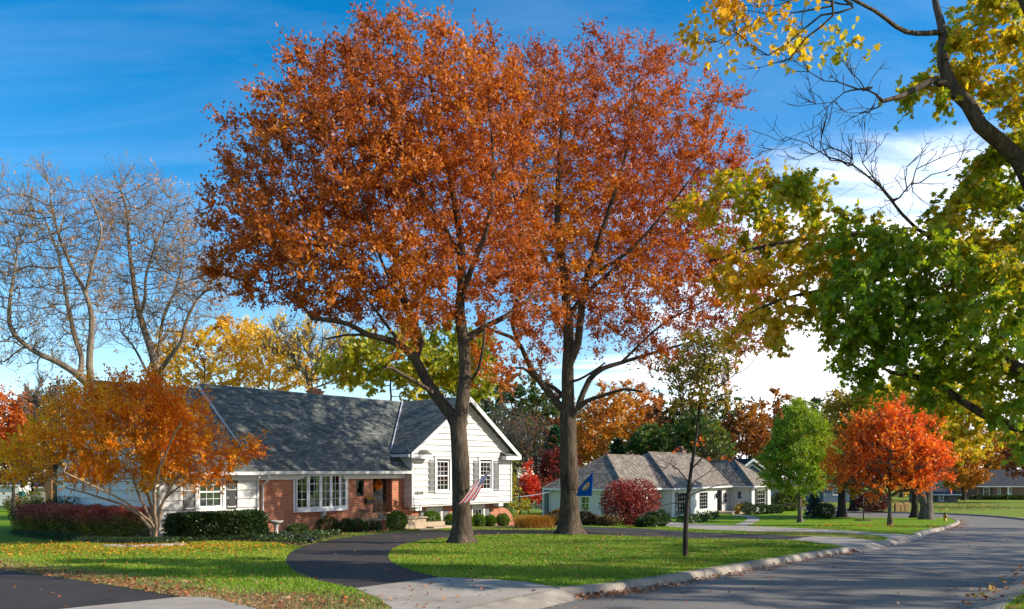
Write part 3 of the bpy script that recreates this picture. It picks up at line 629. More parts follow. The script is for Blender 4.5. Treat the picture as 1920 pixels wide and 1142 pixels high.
# ------------------------------------------------------------------ the white house with the cedar shake roof
W0 = -4.05; WA = math.atan2(.8, .6)
WR = empty('white_house', (8.83, 64, W0), WA, 'long white house with hipped cedar shake roof and red bush at its garage', 'house')
WE = 2.52
def battens(mb, x0, x1, z0, z1, y, ops=(), st=.3):
    x = x0 + .02
    while x < x1:
        if not any(o[0] - .05 < x < o[1] + .02 for o in ops): mb.box(x, x + .04, y - .02, y - .001, z0, z1)
        x += st
mb = MB(); op = [(-3.92, -3.12, .72, 1.86)]
wall_openings(mb, -7.07, 0, -1, WE, 0, .15, op); battens(mb, -7.07, 0, -.6, WE, 0, op)
o = mb.build('siding', M['white'], WR); o.rotation_euler = (0, 0, R(-90))
window(WR, .8, 1.14, (.04, 3.92, .72), R(-90), 2, 2, True, curtain='curtain', cur_h=(0, .5), frame='cream')
mb = MB(); op1 = [(.9, 5.7, -.3, 2.12)]
wall_openings(mb, .15, 6.4, -1, WE, 0, .15, op1)
op2 = [(7.6, 9.7, .1, 2.1), (12.1, 14.1, .4, 2.05), (16.2, 17.4, .1, 2.12)]
wall_openings(mb, 6.4, 19.3, -1, WE, -1.14, -.98, op2)
op3 = [(20.8, 23.3, .3, 2.1)]
wall_openings(mb, 19.3, 24.8, -1, WE, -3.29, -3.1, op3)
mb.box(24.65, 24.8, -3.1, 7.9, -1, WE).box(0.15, 24.65, 7.75, 7.9, -1, WE).box(6.4, 6.55, 7.07, 7.75, -1, WE).box(25.5, 25.7, -1.14, 7.9, -1, WE).box(24.8, 25.5, -1.14, -.98, -1, WE)
mb.box(0, 6.4, 6.92, 7.07, -1, WE)
mb.build('wall', M['shopwhite'] if False else M['white'], WR)
mb = MB(); wall_openings(mb, 0, 1.14, -1, WE, 0, .15, []); battens(mb, .05, 1.1, -.6, WE, 0)
o = mb.build('siding', M['white'], WR); o.location = (6.4, 0, 0); o.rotation_euler = (0, 0, R(-90))
mb = MB(); op = [(.75, 1.25, 1.2, 2.0)]
wall_openings(mb, 0, 2.15, -1, WE, 0, .15, op); battens(mb, .05, 2.1, -.6, WE, 0, op)
o = mb.build('siding', M['white'], WR); o.location = (19.3, -1.14, 0); o.rotation_euler = (0, 0, R(-90))
window(WR, .5, .8, (19.34, -1.89, 1.2), R(-90), 2, 3, False)
g = MB(); g.box(.9, 5.7, .06, .1, -.3, 2.12)
for j in range(4):
    for i in range(6): g.box(.98 + i * .79, .98 + i * .79 + .68, .045, .06, -.2 + j * .58, .26 + j * .58)
g.box(.8, .9, -.03, -.001, -.3, 2.22).box(5.7, 5.8, -.03, -.001, -.3, 2.22).box(.9, 5.7, -.03, -.001, 2.12, 2.22)
g.build('garage_door', M['trim'], WR)
window(WR, 2.1, 2.0, (7.6, -1.1, .1), 0, 4, 5, False, .07); window(WR, 2.0, 1.65, (12.1, -1.1, .4), 0, 4, 5, False, .07, curtain='curtain', cur_h=(0, .45)); window(WR, 2.5, 1.8, (20.8, -3.25, .3), 0, 4, 4, False, .07, curtain='curtain', cur_h=(0, 1))
for x in (7.12, 9.72): shutter(WR, .44, 2.05, (x, -1.16, .08), 'shutter')
for x in (20.3, 23.34): shutter(WR, .44, 1.9, (x, -3.31, .25), 'shutter_dark')
d = MB(); d.box(16.25, 17.35, -1.06, -1.02, .1, 2.08)
for i in range(8): d.box(16.33 + i * .125, 16.35 + i * .125, -1.09, -1.06, .2, 2.0)
for z in (.2, .8, 1.4, 2.0): d.box(16.3, 17.3, -1.09, -1.06, z - .02, z + .02)
d.build('front_door', M['iron'], WR)
mb = MB()
hip_roof(mb, 0, 12, 0, 7.07, WE, 5.33, .4, True, False); hip_roof(mb, 6.4, 25.7, -1.14, 7.9, WE + .02, 5.67, .4)
hip_roof(mb, -3.29, 6, 19.3, 24.8, WE + .01, 5.02, .4, True, False, axis='y')
WRO = mb.build('roof', M['shake'], WR)
mb = MB()   # ridge and hip caps
for a, b in (((-.4, -.4, WE), (3.53, 3.53, 5.33)), ((3.53, 3.53, 5.33), (9.5, 3.53, 5.33)), ((6.0, -1.54, WE), (10.9, 3.38, 5.67)), ((10.9, 3.38, 5.67), (21.2, 3.38, 5.67)), ((18.9, -3.69, WE), (22.05, -.54, 5.02)), ((22.05, -.54, 5.02), (22.05, 3, 5.02)), ((25.2, -3.69, WE), (22.05, -.54, 5.02)), ((-.4, 7.47, WE), (3.53, 3.53, 5.33))):
    mb.tube([Vector(a) + Vector((0, 0, .02)), Vector(b) + Vector((0, 0, .02))], .07, 6)
mb.build('ridge_cap', M['shake'], WRO)
MB().box(20.9, 21.9, 4.6, 5.4, 4.5, 6.1).box(20.8, 22.0, 4.5, 5.5, 6.1, 6.22).lathe([(.28, 6.22), (.28, 6.5), (.2, 6.55)], (21.4, 5.0, 0), 12).build('chimney', M['brickdark'], WRO)
MB().lathe([(.12, 0), (.12, .5), (.2, .5), (.2, .6)], (16.5, 4.2, 5.1), 10).build('roof_vent', M['steel'], WRO)
mb = MB(); q = WE - .07
for x0, x1, y0, y1 in ((-.52, -.40, -.52, 7.47), (-.40, 6.0, -.52, -.40), (5.88, 6.0, -1.66, -.52), (6.0, 18.9, -1.66, -1.54), (18.78, 18.9, -3.81, -1.66), (18.9, 25.2, -3.81, -3.69)): mb.box(x0, x1, y0, y1, q - .08, q + .05)
mb.box(-.4, 6.3, -.4, -.02, q - .10, q - .085).box(6.0, 19.2, -1.54, -1.16, q - .10, q - .085).box(18.9, 24.8, -3.69, -3.31, q - .10, q - .085).box(-.4, -.02, -.0, 7.07, q - .10, q - .085)
mb.build('gutter', M['trim'], WR)
for (x, y) in ((6.3, -1.22), (19.2, -3.37), (-.06, 7.0)): MB().tube([(x - .2, y - .3, q - .05), (x - .2, y - .3, q - .2), (x, y, q - .5), (x, y, .0), (x + .1, y - .3, -.1)], .05, 8).build('downspout', M['trim'], WR, True)
for x in (15.75, 17.85):
    l = MB(); l.box(x - .03, x + .03, -1.3, -1.14, 1.75, 1.8).lathe([(.04, 1.35), (.12, 1.4), (.14, 1.7), (.05, 1.85), (.01, 1.95)], (x, -1.32, 0), 6); l.build('wall_lantern', M['iron'], WR)
MB().box(15.6, 19.2, -2.9, -1.16, -.4, .1).box(15.9, 17.6, -3.4, -2.9, -.4, -.08).build('stoop', M['tan_concrete'], WR)
r = MB()
for i in range(11): r.box(17.6 + i * .15, 17.62 + i * .15, -2.86, -2.84, .1, .95)
r.box(17.58, 19.2, -2.87, -2.83, .95, 1.0); r.build('railing', M['iron'], WR)
MB().box(18.05, 18.3, -1.28, -1.16, .95, 1.25).build('wall_mailbox', M['black'], WR)
MB().box(-.05, 24, .3, 7.6, -.5, -.4).box(.3, 24, 3.2, 3.3, -.4, 2.5).box(1, 24, .3, 7.6, 2.4, 2.45).build('interior', M['dim'], WR)
# ------------------------------------------------------------------ houses further off
def cottage(name, label, loc, rz, w, dep, eh, rh, wallm, roofm, wins=(), hip=False, ov=.45, rake_on=True, group=None, chim=None):
    r = empty(name, loc, rz, label, 'house', group)
    mb = MB(); ops = [(a, b, c, d) for a, b, c, d, _ in wins]
    wall_openings(mb, 0, w, -2.5, eh, 0, .2, ops); mb.box(0, .2, .2, dep, -2.5, eh).box(w - .2, w, .2, dep, -2.5, eh).box(.2, w - .2, dep - .2, dep, -2.5, eh)
    rf = MB()
    if hip == 'front':
        mb.prism([(0, eh), (w, eh), (w / 2, rh - .1)], 'y', .0, .2)
        for s in (1, -1):
            a = (w / 2 - s * (w / 2 + ov)); zz = eh - (rh - eh) * ov / (w / 2)
            q = [(a, -ov, zz), (w / 2, -ov, rh), (w / 2, dep + ov, rh), (a, dep + ov, zz)]
            rf.slab(q if s > 0 else q[::-1], .12)
    elif hip: hip_roof(rf, 0, w, 0, dep, eh, rh, ov)
    else:
        hip_roof(rf, 0, w, 0, dep, eh, rh, ov, False, False)
        for x in (0, w - .2): mb.prism([(0, eh), (dep, eh), (dep / 2, rh - .25)], 'x', x, x + .2)
    mb.build('wall', M[wallm], r); ro = rf.build('roof', M[roofm], r)
    t = MB()
    if hip == 'front':
        for s in (1, -1):
            a = w / 2 - s * (w / 2 + ov); zz = eh - (rh - eh) * ov / (w / 2)
            t.prism([(a, zz), (w / 2, rh), (w / 2, rh - .32), (a, zz - .32)], 'y', -ov - .06, -ov - .01)
            t.prism([(a + s * .3, zz - .25), (w / 2, rh - .6), (w / 2, rh - .85), (a + s * .3, zz - .5)], 'y', -.06, -.01)
    else: t.box(-ov, w + ov, -ov - .1, -ov, eh - .2, eh - .04)
    t.build('trim', M['trim'], r)
    for a, b, c, d, sh in wins:
        o = window(r, b - a, d - c, (a, .05, c), 0, 2, 2, True, .09, glass='house_glass')
        if sh:
            MB().box(-.55, -.1, -.12, -.06, 0, d - c).build('shutter', M['shutter_dark'], o); MB().box(b - a + .1, b - a + .55, -.12, -.06, 0, d - c).build('shutter', M['shutter_dark'], o)
    MB().box(.3, w - .3, dep * .4, dep * .45, -1, eh).build('interior', M['dim'], r)
    if chim: MB().box(*chim).build('chimney', M['brickdark'], ro)
    return r
p = P(1376, 935, 99); cottage('blue_house', 'slate blue house with white edged gable showing above the white house roof', (p.x - 1.2, 99, float(G(99))), R(8), 7.2, 9, 3.3, 5.95, 'blue_siding', 'shingle2', (), 'front')
p = P(1832, 900, 145)
rr = cottage('ranch_house', 'low brick ranch house with dark hipped roof on the far side lawn', (p.x, 145, float(G(145)) - .05), R(-4), 26, 10, 2.5, 5.4, 'brickdark', 'shingle2', ((1.1, 2.2, .7, 2.2, True), (3.6, 4.1, 1.0, 2.2, False), (5.5, 6.0, 1.0, 2.2, False), (8.6, 11.0, .6, 2.2, False), (14.2, 15.6, .5, 2.2, True)), True, .6)
MB().box(5.0, 5.25, -.55, -.3, -.5, 2.4).build('porch_post', M['trim'], rr); MB().box(12.6, 12.85, -.55, -.3, -.5, 2.4).build('porch_post', M['trim'], rr)
p = P(1742, 930, 126); cottage('small_house', 'small olive sided building with grey hipped roof beyond the fire hydrant', (p.x - .5, 126, float(G(126)) + .05), R(-3), 4.9, 6, 1.2, 2.6, 'olive_siding', 'shingle2', ((2.0, 2.75, .12, 1.05, True),), True, .35)
p = P(1778, 930, 176); cottage('tan_house', 'tan two storey house half hidden behind the orange tree beyond the street', (p.x, 176, float(G(176))), R(2), 8, 8, 4.3, 6.5, 'tan_siding', 'shingle2', ((1.0, 2.1, 2.2, 3.4, False), (3.9, 5.4, 2.0, 3.2, False), (5.6, 6.4, 2.0, 3.2, False)), False, .4)
p = P(1560, 930, 120); cottage('grey_house', 'small slate blue house low between the green tree and the red maple', (p.x - .5, 122, float(G(122)) + .3), R(5), 4.2, 6, 2.4, 4.0, 'blue_siding', 'shingle2', ((1.5, 2.6, .8, 1.8, False),), False, .4)
p = P(-20, 930, 104); cottage('white_garage', 'white garage past the chain link fence at the far left', (p.x - 4, 104, float(G(104))), R(10), 7.2, 7, 2.7, 4.2, 'shopwhite', 'shingle2', ((2.6, 4.6, -.3, 1.6, False),), False, .4)
p = P(66, 930, 98); cottage('tan_shed', 'tan sided shed behind the fence near the lamp post', (p.x - .5, 98, float(G(98))), R(8), 2.1, 4, 2.5, 3.6, 'tan_siding', 'shingle2', (), False, .15)
# ------------------------------------------------------------------ trees: space colonisation for the limbs, leaf-sized faces for the crowns
def unit(a): return a / (np.linalg.norm(a, axis=-1, keepdims=True) + 1e-9)
def blob_pts(blobs, n, shell=2.4, ground=None):
    """blobs: (px, py, rx, ry, Y, rY[, weight]) -> points inside the ellipsoids, weighted by volume"""
    bl = []
    for b in blobs:
        px, py, rx, ry, Y, rY = b[:6]; w = b[6] if len(b) > 6 else 1.
        c = P(px, py, Y); bl.append((np.array(c), np.array([rx * Y / F, rY, ry * Y / F]), w))
    vol = np.array([w * np.prod(r) ** .8 for c, r, w in bl]); cnt = RNG.multinomial(n, vol / vol.sum()); out = []
    for (c, r, w), k in zip(bl, cnt):
        d = unit(RNG.normal(size=(k, 3))); rad = RNG.random((k, 1)) ** (1 / shell)
        out.append(c + d * rad * r)
    return np.concatenate(out)
class Tree:
    def __init__(s): s.p = []; s.par = []; s.rad = []
    def limb(s, pts, r0, r1, parent=None, step=.3, wob=.0):
        """explicit limb as a polyline; returns the index of its last node"""
        pts = [np.array(p, float) for p in pts]
        if parent is None: s.p.append(pts[0]); s.par.append(-1); s.rad.append(r0); parent = len(s.p) - 1; i0 = parent
        L = sum(np.linalg.norm(b - a) for a, b in zip(pts[:-1], pts[1:])) + 1e-9; done = 0.; last = parent
        sm = []
        for i in range(len(pts) - 1):
            p0 = pts[max(i - 1, 0)]; p1 = pts[i]; p2 = pts[i + 1]; p3 = pts[min(i + 2, len(pts) - 1)]
            k = max(1, int(np.linalg.norm(p2 - p1) / step))
            for j in range(1, k + 1):
                t = j / k; sm.append(.5 * ((2 * p1) + (p2 - p0) * t + (2 * p0 - 5 * p1 + 4 * p2 - p3) * t * t + (3 * p1 - p0 - 3 * p2 + p3) * t ** 3))
        for j, q in enumerate(sm):
            t = (j + 1) / len(sm)
            if wob: q = q + RNG.normal(size=3) * wob * (t < .98)
            s.p.append(q); s.par.append(last); s.rad.append(r0 + (r1 - r0) * t ** .85); last = len(s.p) - 1
        return last
    def at(s, pt):     # nearest existing node
        d = np.linalg.norm(np.array(s.p) - np.array(pt), axis=1); return int(np.argmin(d))
    def grow(s, A, step=.35, kill=.6, infl=4., iters=120, up=.0, maxn=9000):
        A = np.array(A); P0 = np.array(s.p); near = np.empty(len(A), int); nd = np.empty(len(A))
        for i in range(0, len(A), 400):
            D = np.linalg.norm(A[i:i + 400, None] - P0[None], axis=2); near[i:i + 400] = D.argmin(1); nd[i:i + 400] = D.min(1)
        alive = np.ones(len(A), bool); pts = list(P0)
        for it in range(iters):
            sel = np.where(alive & (nd < infl))[0]
            if len(sel) == 0:
                if not alive.any(): break
                sel = np.where(alive)[0][[np.argmin(nd[alive])]]
            u, inv = np.unique(near[sel], return_inverse=True)
            base = np.array([pts[i] for i in u])
            dirs = np.zeros((len(u), 3)); np.add.at(dirs, inv, unit(A[sel] - base[inv]))
            dirs = unit(unit(dirs) + RNG.normal(size=dirs.shape) * .16 + np.array([0, 0, up]))
            new = base + dirs * step; k0 = len(pts)
            for i, q in enumerate(new): pts.append(q); s.par.append(int(u[i])); s.rad.append(0.)
            al = np.where(alive)[0]
            for i in range(0, len(al), 3000):
                a = al[i:i + 3000]; D = np.linalg.norm(A[a][:, None] - new[None], axis=2); m = D.min(1); j = D.argmin(1)
                b = m < nd[a]; nd[a[b]] = m[b]; near[a[b]] = k0 + j[b]
            alive &= nd > kill
            if len(pts) > maxn: break
        s.p = pts
    def spray(s, n, L=.9, up=.5, k=4, side=2, rmax=None):
        """fine twigs: short curved chains from the thin ends, each with a few side twigs"""
        p = np.array(s.p); par = np.array(s.par); kid = np.zeros(len(p), bool); kid[par[par >= 0]] = True
        rd = np.array(s.rad); thin = np.where(((rd == 0) if rmax is None else (rd < rmax)) & (par >= 0))[0]; w = np.where(kid[thin], .35, 1.); idx = RNG.choice(thin, n, p=w / w.sum())
        pts = list(p)
        for i in idx:
            d = unit(unit(p[i] - p[par[i]]) * .8 + RNG.normal(size=3) * .45 + np.array([0, 0, up])); l = L * (.5 + RNG.random()) / k; q = p[i]; last = int(i); nodes = []
            for _ in range(k):
                d = unit(d + RNG.normal(size=3) * .16 + np.array([0, 0, up * .25])); q = q + d * l; pts.append(q); s.par.append(last); s.rad.append(0.); last = len(pts) - 1; nodes.append((last, q, d))
            for _ in range(side):
                j, q0, d0 = nodes[RNG.integers(0, k - 1)]; e = unit(d0 + RNG.normal(size=3) * .7); a = j; q1 = q0
                for _ in range(2): q1 = q1 + e * l * .8; pts.append(q1); s.par.append(a); s.rad.append(0.); a = len(pts) - 1; e = unit(e + np.array([0, 0, up * .3]))
        s.p = pts
    def finish(s, tip=.012, expo=2.3, cap=None):
        p = np.array(s.p); par = np.array(s.par); n = len(p); acc = np.zeros(n); kids = [[] for _ in range(n)]
        for i in range(n):
            if par[i] >= 0: kids[par[i]].append(i)
        r = np.array(s.rad)
        order = range(n - 1, -1, -1)      # children always follow their parents
        for i in order:
            v = max(acc[i], tip ** expo)
            rr = v ** (1 / expo)
            if r[i] == 0: r[i] = rr if cap is None else min(rr, cap)
            if par[i] >= 0: acc[par[i]] += v
        for i in range(n):
            if par[i] >= 0: r[i] = min(r[i], r[par[i]] * .985 if s.rad[i] == 0 else 9)
        s.p, s.par, s.rad, s.kids = p, par, r, kids
        s.tips = np.array([i for i in range(n) if not kids[i]], int)
        return s
    def mesh(s, name, mat, parent, origin, sides=(20, 9, 5, 4)):
        V = []; Fc = []; nv = 0
        n = len(s.p); started = np.zeros(n, bool); stack = [(int(i), -1) for i in np.where(s.par < 0)[0]]
        while stack:
            i, pr = stack.pop(); ch = [i] if pr < 0 else [pr, i]
            while s.kids[ch[-1]]:
                ks = s.kids[ch[-1]]; b = max(ks, key=lambda k: s.rad[k])
                for k in ks:
                    if k != b: stack.append((k, ch[-1]))
                ch.append(b)
            if len(ch) < 2: continue
            pts = s.p[ch]; rad = s.rad[ch].copy(); big = rad.max() > .1
            if pr >= 0: rad[0] = min(rad[0], rad[1] * 1.25)
            rm = rad.max(); k = sides[0] if rm > .12 else sides[1] if rm > .05 else sides[2] if rm > .02 else sides[3]
            t = unit(np.gradient(pts, axis=0)); a = np.array([1., 0, 0]) if abs(t[0][0]) < .8 else np.array([0, 1., 0])
            ang = np.arange(k) * 2 * np.pi / k; ca, sa = np.cos(ang)[:, None], np.sin(ang)[:, None]
            for j in range(len(ch)):
                a = a - t[j] * a.dot(t[j]); a /= np.linalg.norm(a) + 1e-9; b = np.cross(t[j], a)
                ring = pts[j] + (a * ca + b * sa) * rad[j]
                if big:
                    rel = ring - pts[j]; ft = math.exp(-max(0., (pts[j] - np.array(origin))[2]) / .25) if rad[j] > .2 else 0.
                    th = np.arctan2(rel[:, 1], rel[:, 0]); ring = pts[j] + rel * (1 + .05 * noise(ring * 2.2, 1.6) + .16 * ft * np.cos(5 * th + 1))[:, None]
                V.append(ring)
            for j in range(len(ch) - 1):
                q = np.arange(k); q2 = (q + 1) % k; o = nv + j * k
                Fc.append(np.stack([o + q, o + q2, o + k + q2, o + k + q], 1))
            nv += len(ch) * k
        V = np.concatenate(V) - np.array(origin); Fc = np.concatenate(Fc)
        return link(name, fast_mesh(name, V, Fc, True), mat, parent)
def fast_mesh(name, V, Fc, smooth=False, col=None):
    me = bpy.data.meshes.new(name); k = Fc.shape[1]; me.vertices.add(len(V)); me.vertices.foreach_set('co', np.ascontiguousarray(V, np.float32).ravel())
    me.loops.add(Fc.size); me.loops.foreach_set('vertex_index', np.ascontiguousarray(Fc, np.int32).ravel())
    me.polygons.add(len(Fc)); me.polygons.foreach_set('loop_start', np.arange(0, Fc.size, k, dtype=np.int32))
    if smooth: me.polygons.foreach_set('use_smooth', np.ones(len(Fc), bool))
    if col is not None:
        a = me.attributes.new('col', 'FLOAT_COLOR', 'POINT'); a.data.foreach_set('color', np.ascontiguousarray(np.concatenate([col, np.ones((len(col), 1))], 1), np.float32).ravel())
    me.update(calc_edges=True); return me
TPL = {  # leaf outlines: x along the midrib, y across
    'oval': np.array([(0, 0), (.3, .26), (.7, .24), (1, 0), (.7, -.24), (.3, -.26)]),
    'oak': np.array([(0, 0), (.28, .10), (.33, .38), (.5, .16), (.72, .36), (.76, .12), (1, 0), (.76, -.12), (.72, -.36), (.5, -.16), (.33, -.38), (.28, -.10)]),
    'maple': np.array([(0, 0), (.12, .12), (.05, .5), (.3, .32), (.62, .6), (.56, .24), (.8, .22), (1.05, 0), (.8, -.22), (.56, -.24), (.62, -.6), (.3, -.32), (.05, -.5), (.12, -.12)]),
    'thin': np.array([(0, 0), (.35, .11), (1, 0), (.35, -.11)]),
    'tuft': np.array([(0, 0), (.25, .30), (.55, .12), (.7, .34), (1, .0), (.68, -.30), (.5, -.1), (.22, -.34)]),
}
def leaves(pos, axis, size, tpl, col, name, mat, parent, origin, fold=.25, flat=.35, jit=.35):
    n = len(pos); T = TPL[tpl]; k = len(T)
    size = size * (1 + jit * (RNG.random((n, 1)) * 2 - 1))
    ax = unit(axis); nr = RNG.normal(size=(n, 3)) + np.array([0, 0, flat * 2]); nr = unit(nr - ax * (nr * ax).sum(1, keepdims=True)); sd = np.cross(nr, ax)
    fo = fold * (RNG.random((n, 1)) * 1.4 - .2)
    V = pos[:, None] + size[:, None] * (ax[:, None] * T[None, :, 0:1] + sd[:, None] * T[None, :, 1:2] + nr[:, None] * (fo[:, None] * np.abs(T[None, :, 1:2]) * 1.2 - .25 * fo[:, None] * T[None, :, 0:1] ** 2))
    V = V.reshape(-1, 3) - np.array(origin); Fc = np.arange(n * k).reshape(n, k)
    return link(name, fast_mesh(name, V, Fc, False, np.repeat(col, k, 0)), mat, parent)
_wd = RNG.normal(size=(24, 3)); _wp = RNG.random(24) * 6.28
def noise(p, f=1.):
    return np.sin((p * f) @ _wd[:12].T + _wp[:12]).sum(1) / 3.5 * .5 + np.sin((p * f * 2.3) @ _wd[12:].T + _wp[12:]).sum(1) / 7.
def palette(pos, cols, f=.6, spread=.35, extra=None):
    """per-leaf colour: whole clumps lean to one end of the list, single leaves vary on top"""
    cols = np.array(cols); t = .5 + .33 * noise(pos, f) + RNG.normal(size=len(pos)) * spread * .5
    if extra is not None: t = t + extra
    t = np.clip(t, 0, .9999) * (len(cols) - 1); i = t.astype(int); fr = (t - i)[:, None]
    c = cols[i] * (1 - fr) + cols[i + 1] * fr
    return np.clip(c * (1 + RNG.normal(size=(len(pos), 1)) * .16), .002, .95)
def shoots(tr, n, per_len=.7, up=.25, sel=None, out=.9, rmax=.03, tipw=1.):
    """leaf places on short shoots round the thin ends of the limbs"""
    idx = np.where(tr.rad < rmax)[0]; idx = idx[tr.par[idx] >= 0]
    if sel is not None: idx = idx[sel(tr.p[idx])]
    w = np.where(np.isin(idx, tr.tips), tipw, .45); w /= w.sum()
    m = max(1, n // 9); i = RNG.choice(idx, m, p=w)
    d = unit(tr.p[i] - tr.p[tr.par[i]]); d = unit(d * out + RNG.normal(size=d.shape) * .55 + np.array([0, 0, up]))
    L = per_len * (.4 + RNG.random((m, 1)))
    t = np.repeat(np.linspace(.12, 1, 9)[None], m, 0) + RNG.normal(size=(m, 9)) * .05
    pos = tr.p[i][:, None] + d[:, None] * (L * t)[:, :, None] + RNG.normal(size=(m, 9, 3)) * .05 * per_len
    ax = d[:, None] * .7 + RNG.normal(size=(m, 9, 3)) * .75
    return pos.reshape(-1, 3), ax.reshape(-1, 3), tr.p[i], tr.p[i] + d * L * .9
def tree(name, label, base, blobs, nleaf, size, cols, tpl='oval', trunk=(.16, .05), attr=420, step=.45, kill=.75, lf='leaf', bark='bark_dark', up=.2, per=.8, tip=.012, fork=.35, group=None, f=.5, spread=.35, lean=(0, 0), cat='tree', limbs=None, rmax=.035, drop=.0, top=None, spray=0, spl=.9, shell=2.4, flat=.3, flare=True, maxn=9000):
    base = np.array(base, float); tr = Tree(); A = blob_pts(blobs, attr, shell)
    A = A[A[:, 2] > base[2] + .25]
    c = A.mean(0); topz = A[:, 2].max() if top is None else top
    if limbs is None:
        h = topz - base[2]; q = [base, base + np.array([lean[0] * .3, lean[1] * .3, h * fork * .5]), base + np.array([lean[0], lean[1], h * fork])]
        e = (base + np.array([lean[0], lean[1], h * fork])) * .4 + .6 * np.array([c[0], c[1], base[2] + h * .72]); e[2] = base[2] + h * .75
        tr.limb(q + [e], trunk[0], trunk[1], step=.4, wob=.02)
    else: limbs(tr)
    if flare:
        for i in range(min(len(tr.p), 12)):
            z = tr.p[i][2] - base[2]
            if tr.p[i][2] < base[2] + .8 and limbs is None: tr.rad[i] *= 1 + .5 * math.exp(-z / .22)
    tr.grow(A, step, kill, 6., 140, up * .3, maxn)
    if spray: tr.spray(spray, spl)
    tr.finish(tip)
    root = empty(name, base, 0, label, cat, group)
    tr.mesh('trunk', M[bark], root, base)
    if nleaf:
        pos, ax, _, _ = shoots(tr, nleaf, per, up, rmax=rmax)
        ax = ax + np.array([0, 0, -drop])
        leaves(pos, ax, size, tpl, palette(pos, cols, f, spread), 'crown', M[lf], root, base, flat=flat)
    return root, tr
RUST = [(.27, .062, .018), (.38, .095, .017), (.50, .137, .016), (.60, .19, .016), (.71, .30, .02)]
REDR = [(.30, .058, .018), (.42, .092, .017), (.53, .14, .015), (.61, .20, .015), (.71, .32, .02)]
# ---- the two big oaks on the lawn
b1 = gp(866, 1019); b2 = gp(1068, 1002)
def oak1(tr):
    Y = b1[1]; q = lambda x, y, d=0: np.array(P(x, y, Y + d)); B = np.array(b1)
    tr.limb([B - (0, 0, .25), B + (0, 0, .05), B + (0, 0, .25), B + (0, 0, .6), q(865, 940), q(863, 860), q(859, 800)], .72, .27)
    for i in range(len(tr.p)):
        z = tr.p[i][2] - B[2]; tr.rad[i] = .305 + .20 * math.exp(-max(z, -.2) / .25) - .012 * max(z, 0)
    fk = len(tr.p) - 1
    L = tr.limb([tr.p[fk], q(846, 778, .1), q(818, 742, .2), q(795, 705, .3), q(778, 672, .3)], .2, .15, fk); f2 = L
    L = tr.limb([tr.p[L], q(755, 650, 0), q(720, 635, -.3), q(690, 628, -.5), q(655, 608, -.8), q(620, 600, -1.0), q(585, 597, -1.2)], .125, .06, L)
    tr.limb([tr.p[tr.at(q(690, 628, -.5))], q(650, 628, -.7), q(610, 636, -.9)], .05, .03, tr.at(q(690, 628, -.5)))
    tr.limb([tr.p[tr.at(q(818, 742, .2))], q(790, 722, -.4), q(760, 705, -.8), q(735, 690, -1.2), q(720, 688, -1.4)], .085, .04, tr.at(q(818, 742, .2)))
    L = tr.limb([tr.p[f2], q(790, 640, .5), q(775, 600, .8), q(760, 560, 1.2), q(735, 470, 1.8), q(700, 370, 2.0)], .115, .035, f2)
    tr.limb([tr.p[tr.at(q(755, 650, 0))], q(700, 575, -.5), q(640, 490, -.5), q(590, 400, 0)], .06, .02, tr.at(q(755, 650, 0)))
    tr.limb([tr.p[tr.at(q(775, 600, .8))], q(720, 500, -1.0), q(680, 380, -1.5), q(650, 250, -1.4)], .06, .02, tr.at(q(775, 600, .8)))
    R_ = tr.limb([tr.p[fk], q(866, 760), q(872, 700), q(869, 640), q(862, 585), q(866, 520, .3), q(862, 440, .5), q(845, 340, .6), q(820, 220, .5), q(800, 110, .3)], .235, .03, fk)
    j = tr.at(q(869, 645)); tr.limb([tr.p[j], q(885, 628, .2), q(915, 610, .5), q(950, 592, .9), q(985, 565, 1.4), q(1015, 545, 1.9)], .125, .05, j)
    j = tr.at(q(872, 710)); tr.limb([tr.p[j], q(885, 712, -.4), q(898, 690, -.7), q(905, 655, -.9), q(910, 600, -1.0)], .06, .03, j)
    j = tr.at(q(864, 560)); tr.limb([tr.p[j], q(885, 500, -.5), q(915, 420, -1.0), q(925, 300, -1.2), q(915, 190, -1.0)], .11, .02, j)
    j = tr.at(q(862, 470)); tr.limb([tr.p[j], q(830, 420, -1), q(780, 340, -1.6), q(740, 240, -1.8)], .08, .02, j)
Y = b1[1]
ob1 = [(640, 370, 235, 250, Y, 5.4), (760, 250, 190, 230, Y, 5.2), (930, 170, 60, 90, Y, 2.6), (860, 270, 130, 230, Y - .3, 3.6), (500, 430, 120, 150, Y, 3.2), (690, 150, 80, 110, Y, 2.5), (790, 110, 60, 95, Y, 2.0), (560, 510, 170, 95, Y - .5, 3.5),
       (430, 385, 50, 55, Y, 1.3), (425, 535, 55, 42, Y, 1.4), (720, 530, 150, 90, Y + .5, 4.0), (640, 75, 30, 50, Y, 1., 1.5), (560, 200, 60, 70, Y, 1.5), (470, 290, 45, 60, Y, 1.3), (770, 605, 75, 38, Y - .5, 2.), (880, 90, 50, 60, Y - .2, 1.6), (920, 640, 90, 75, Y + .8, 1.8, .55), (900, 700, 60, 45, Y, 1.4, .5), (790, 40, 28, 40, Y, .9, 1.4)]
ob1 = [(b[0] + 22, b[1] + 42 * (b[1] < 300)) + tuple(b[2:]) for b in ob1] + [(960, 480, 90, 110, Y + .5, 3.0), (1000, 570, 70, 60, Y + .8, 2.2, .8), (900, 560, 70, 60, Y, 2.4, .7), (395, 420, 30, 60, Y, .9), (620, 560, 110, 50, Y - .5, 2.4, .8)]
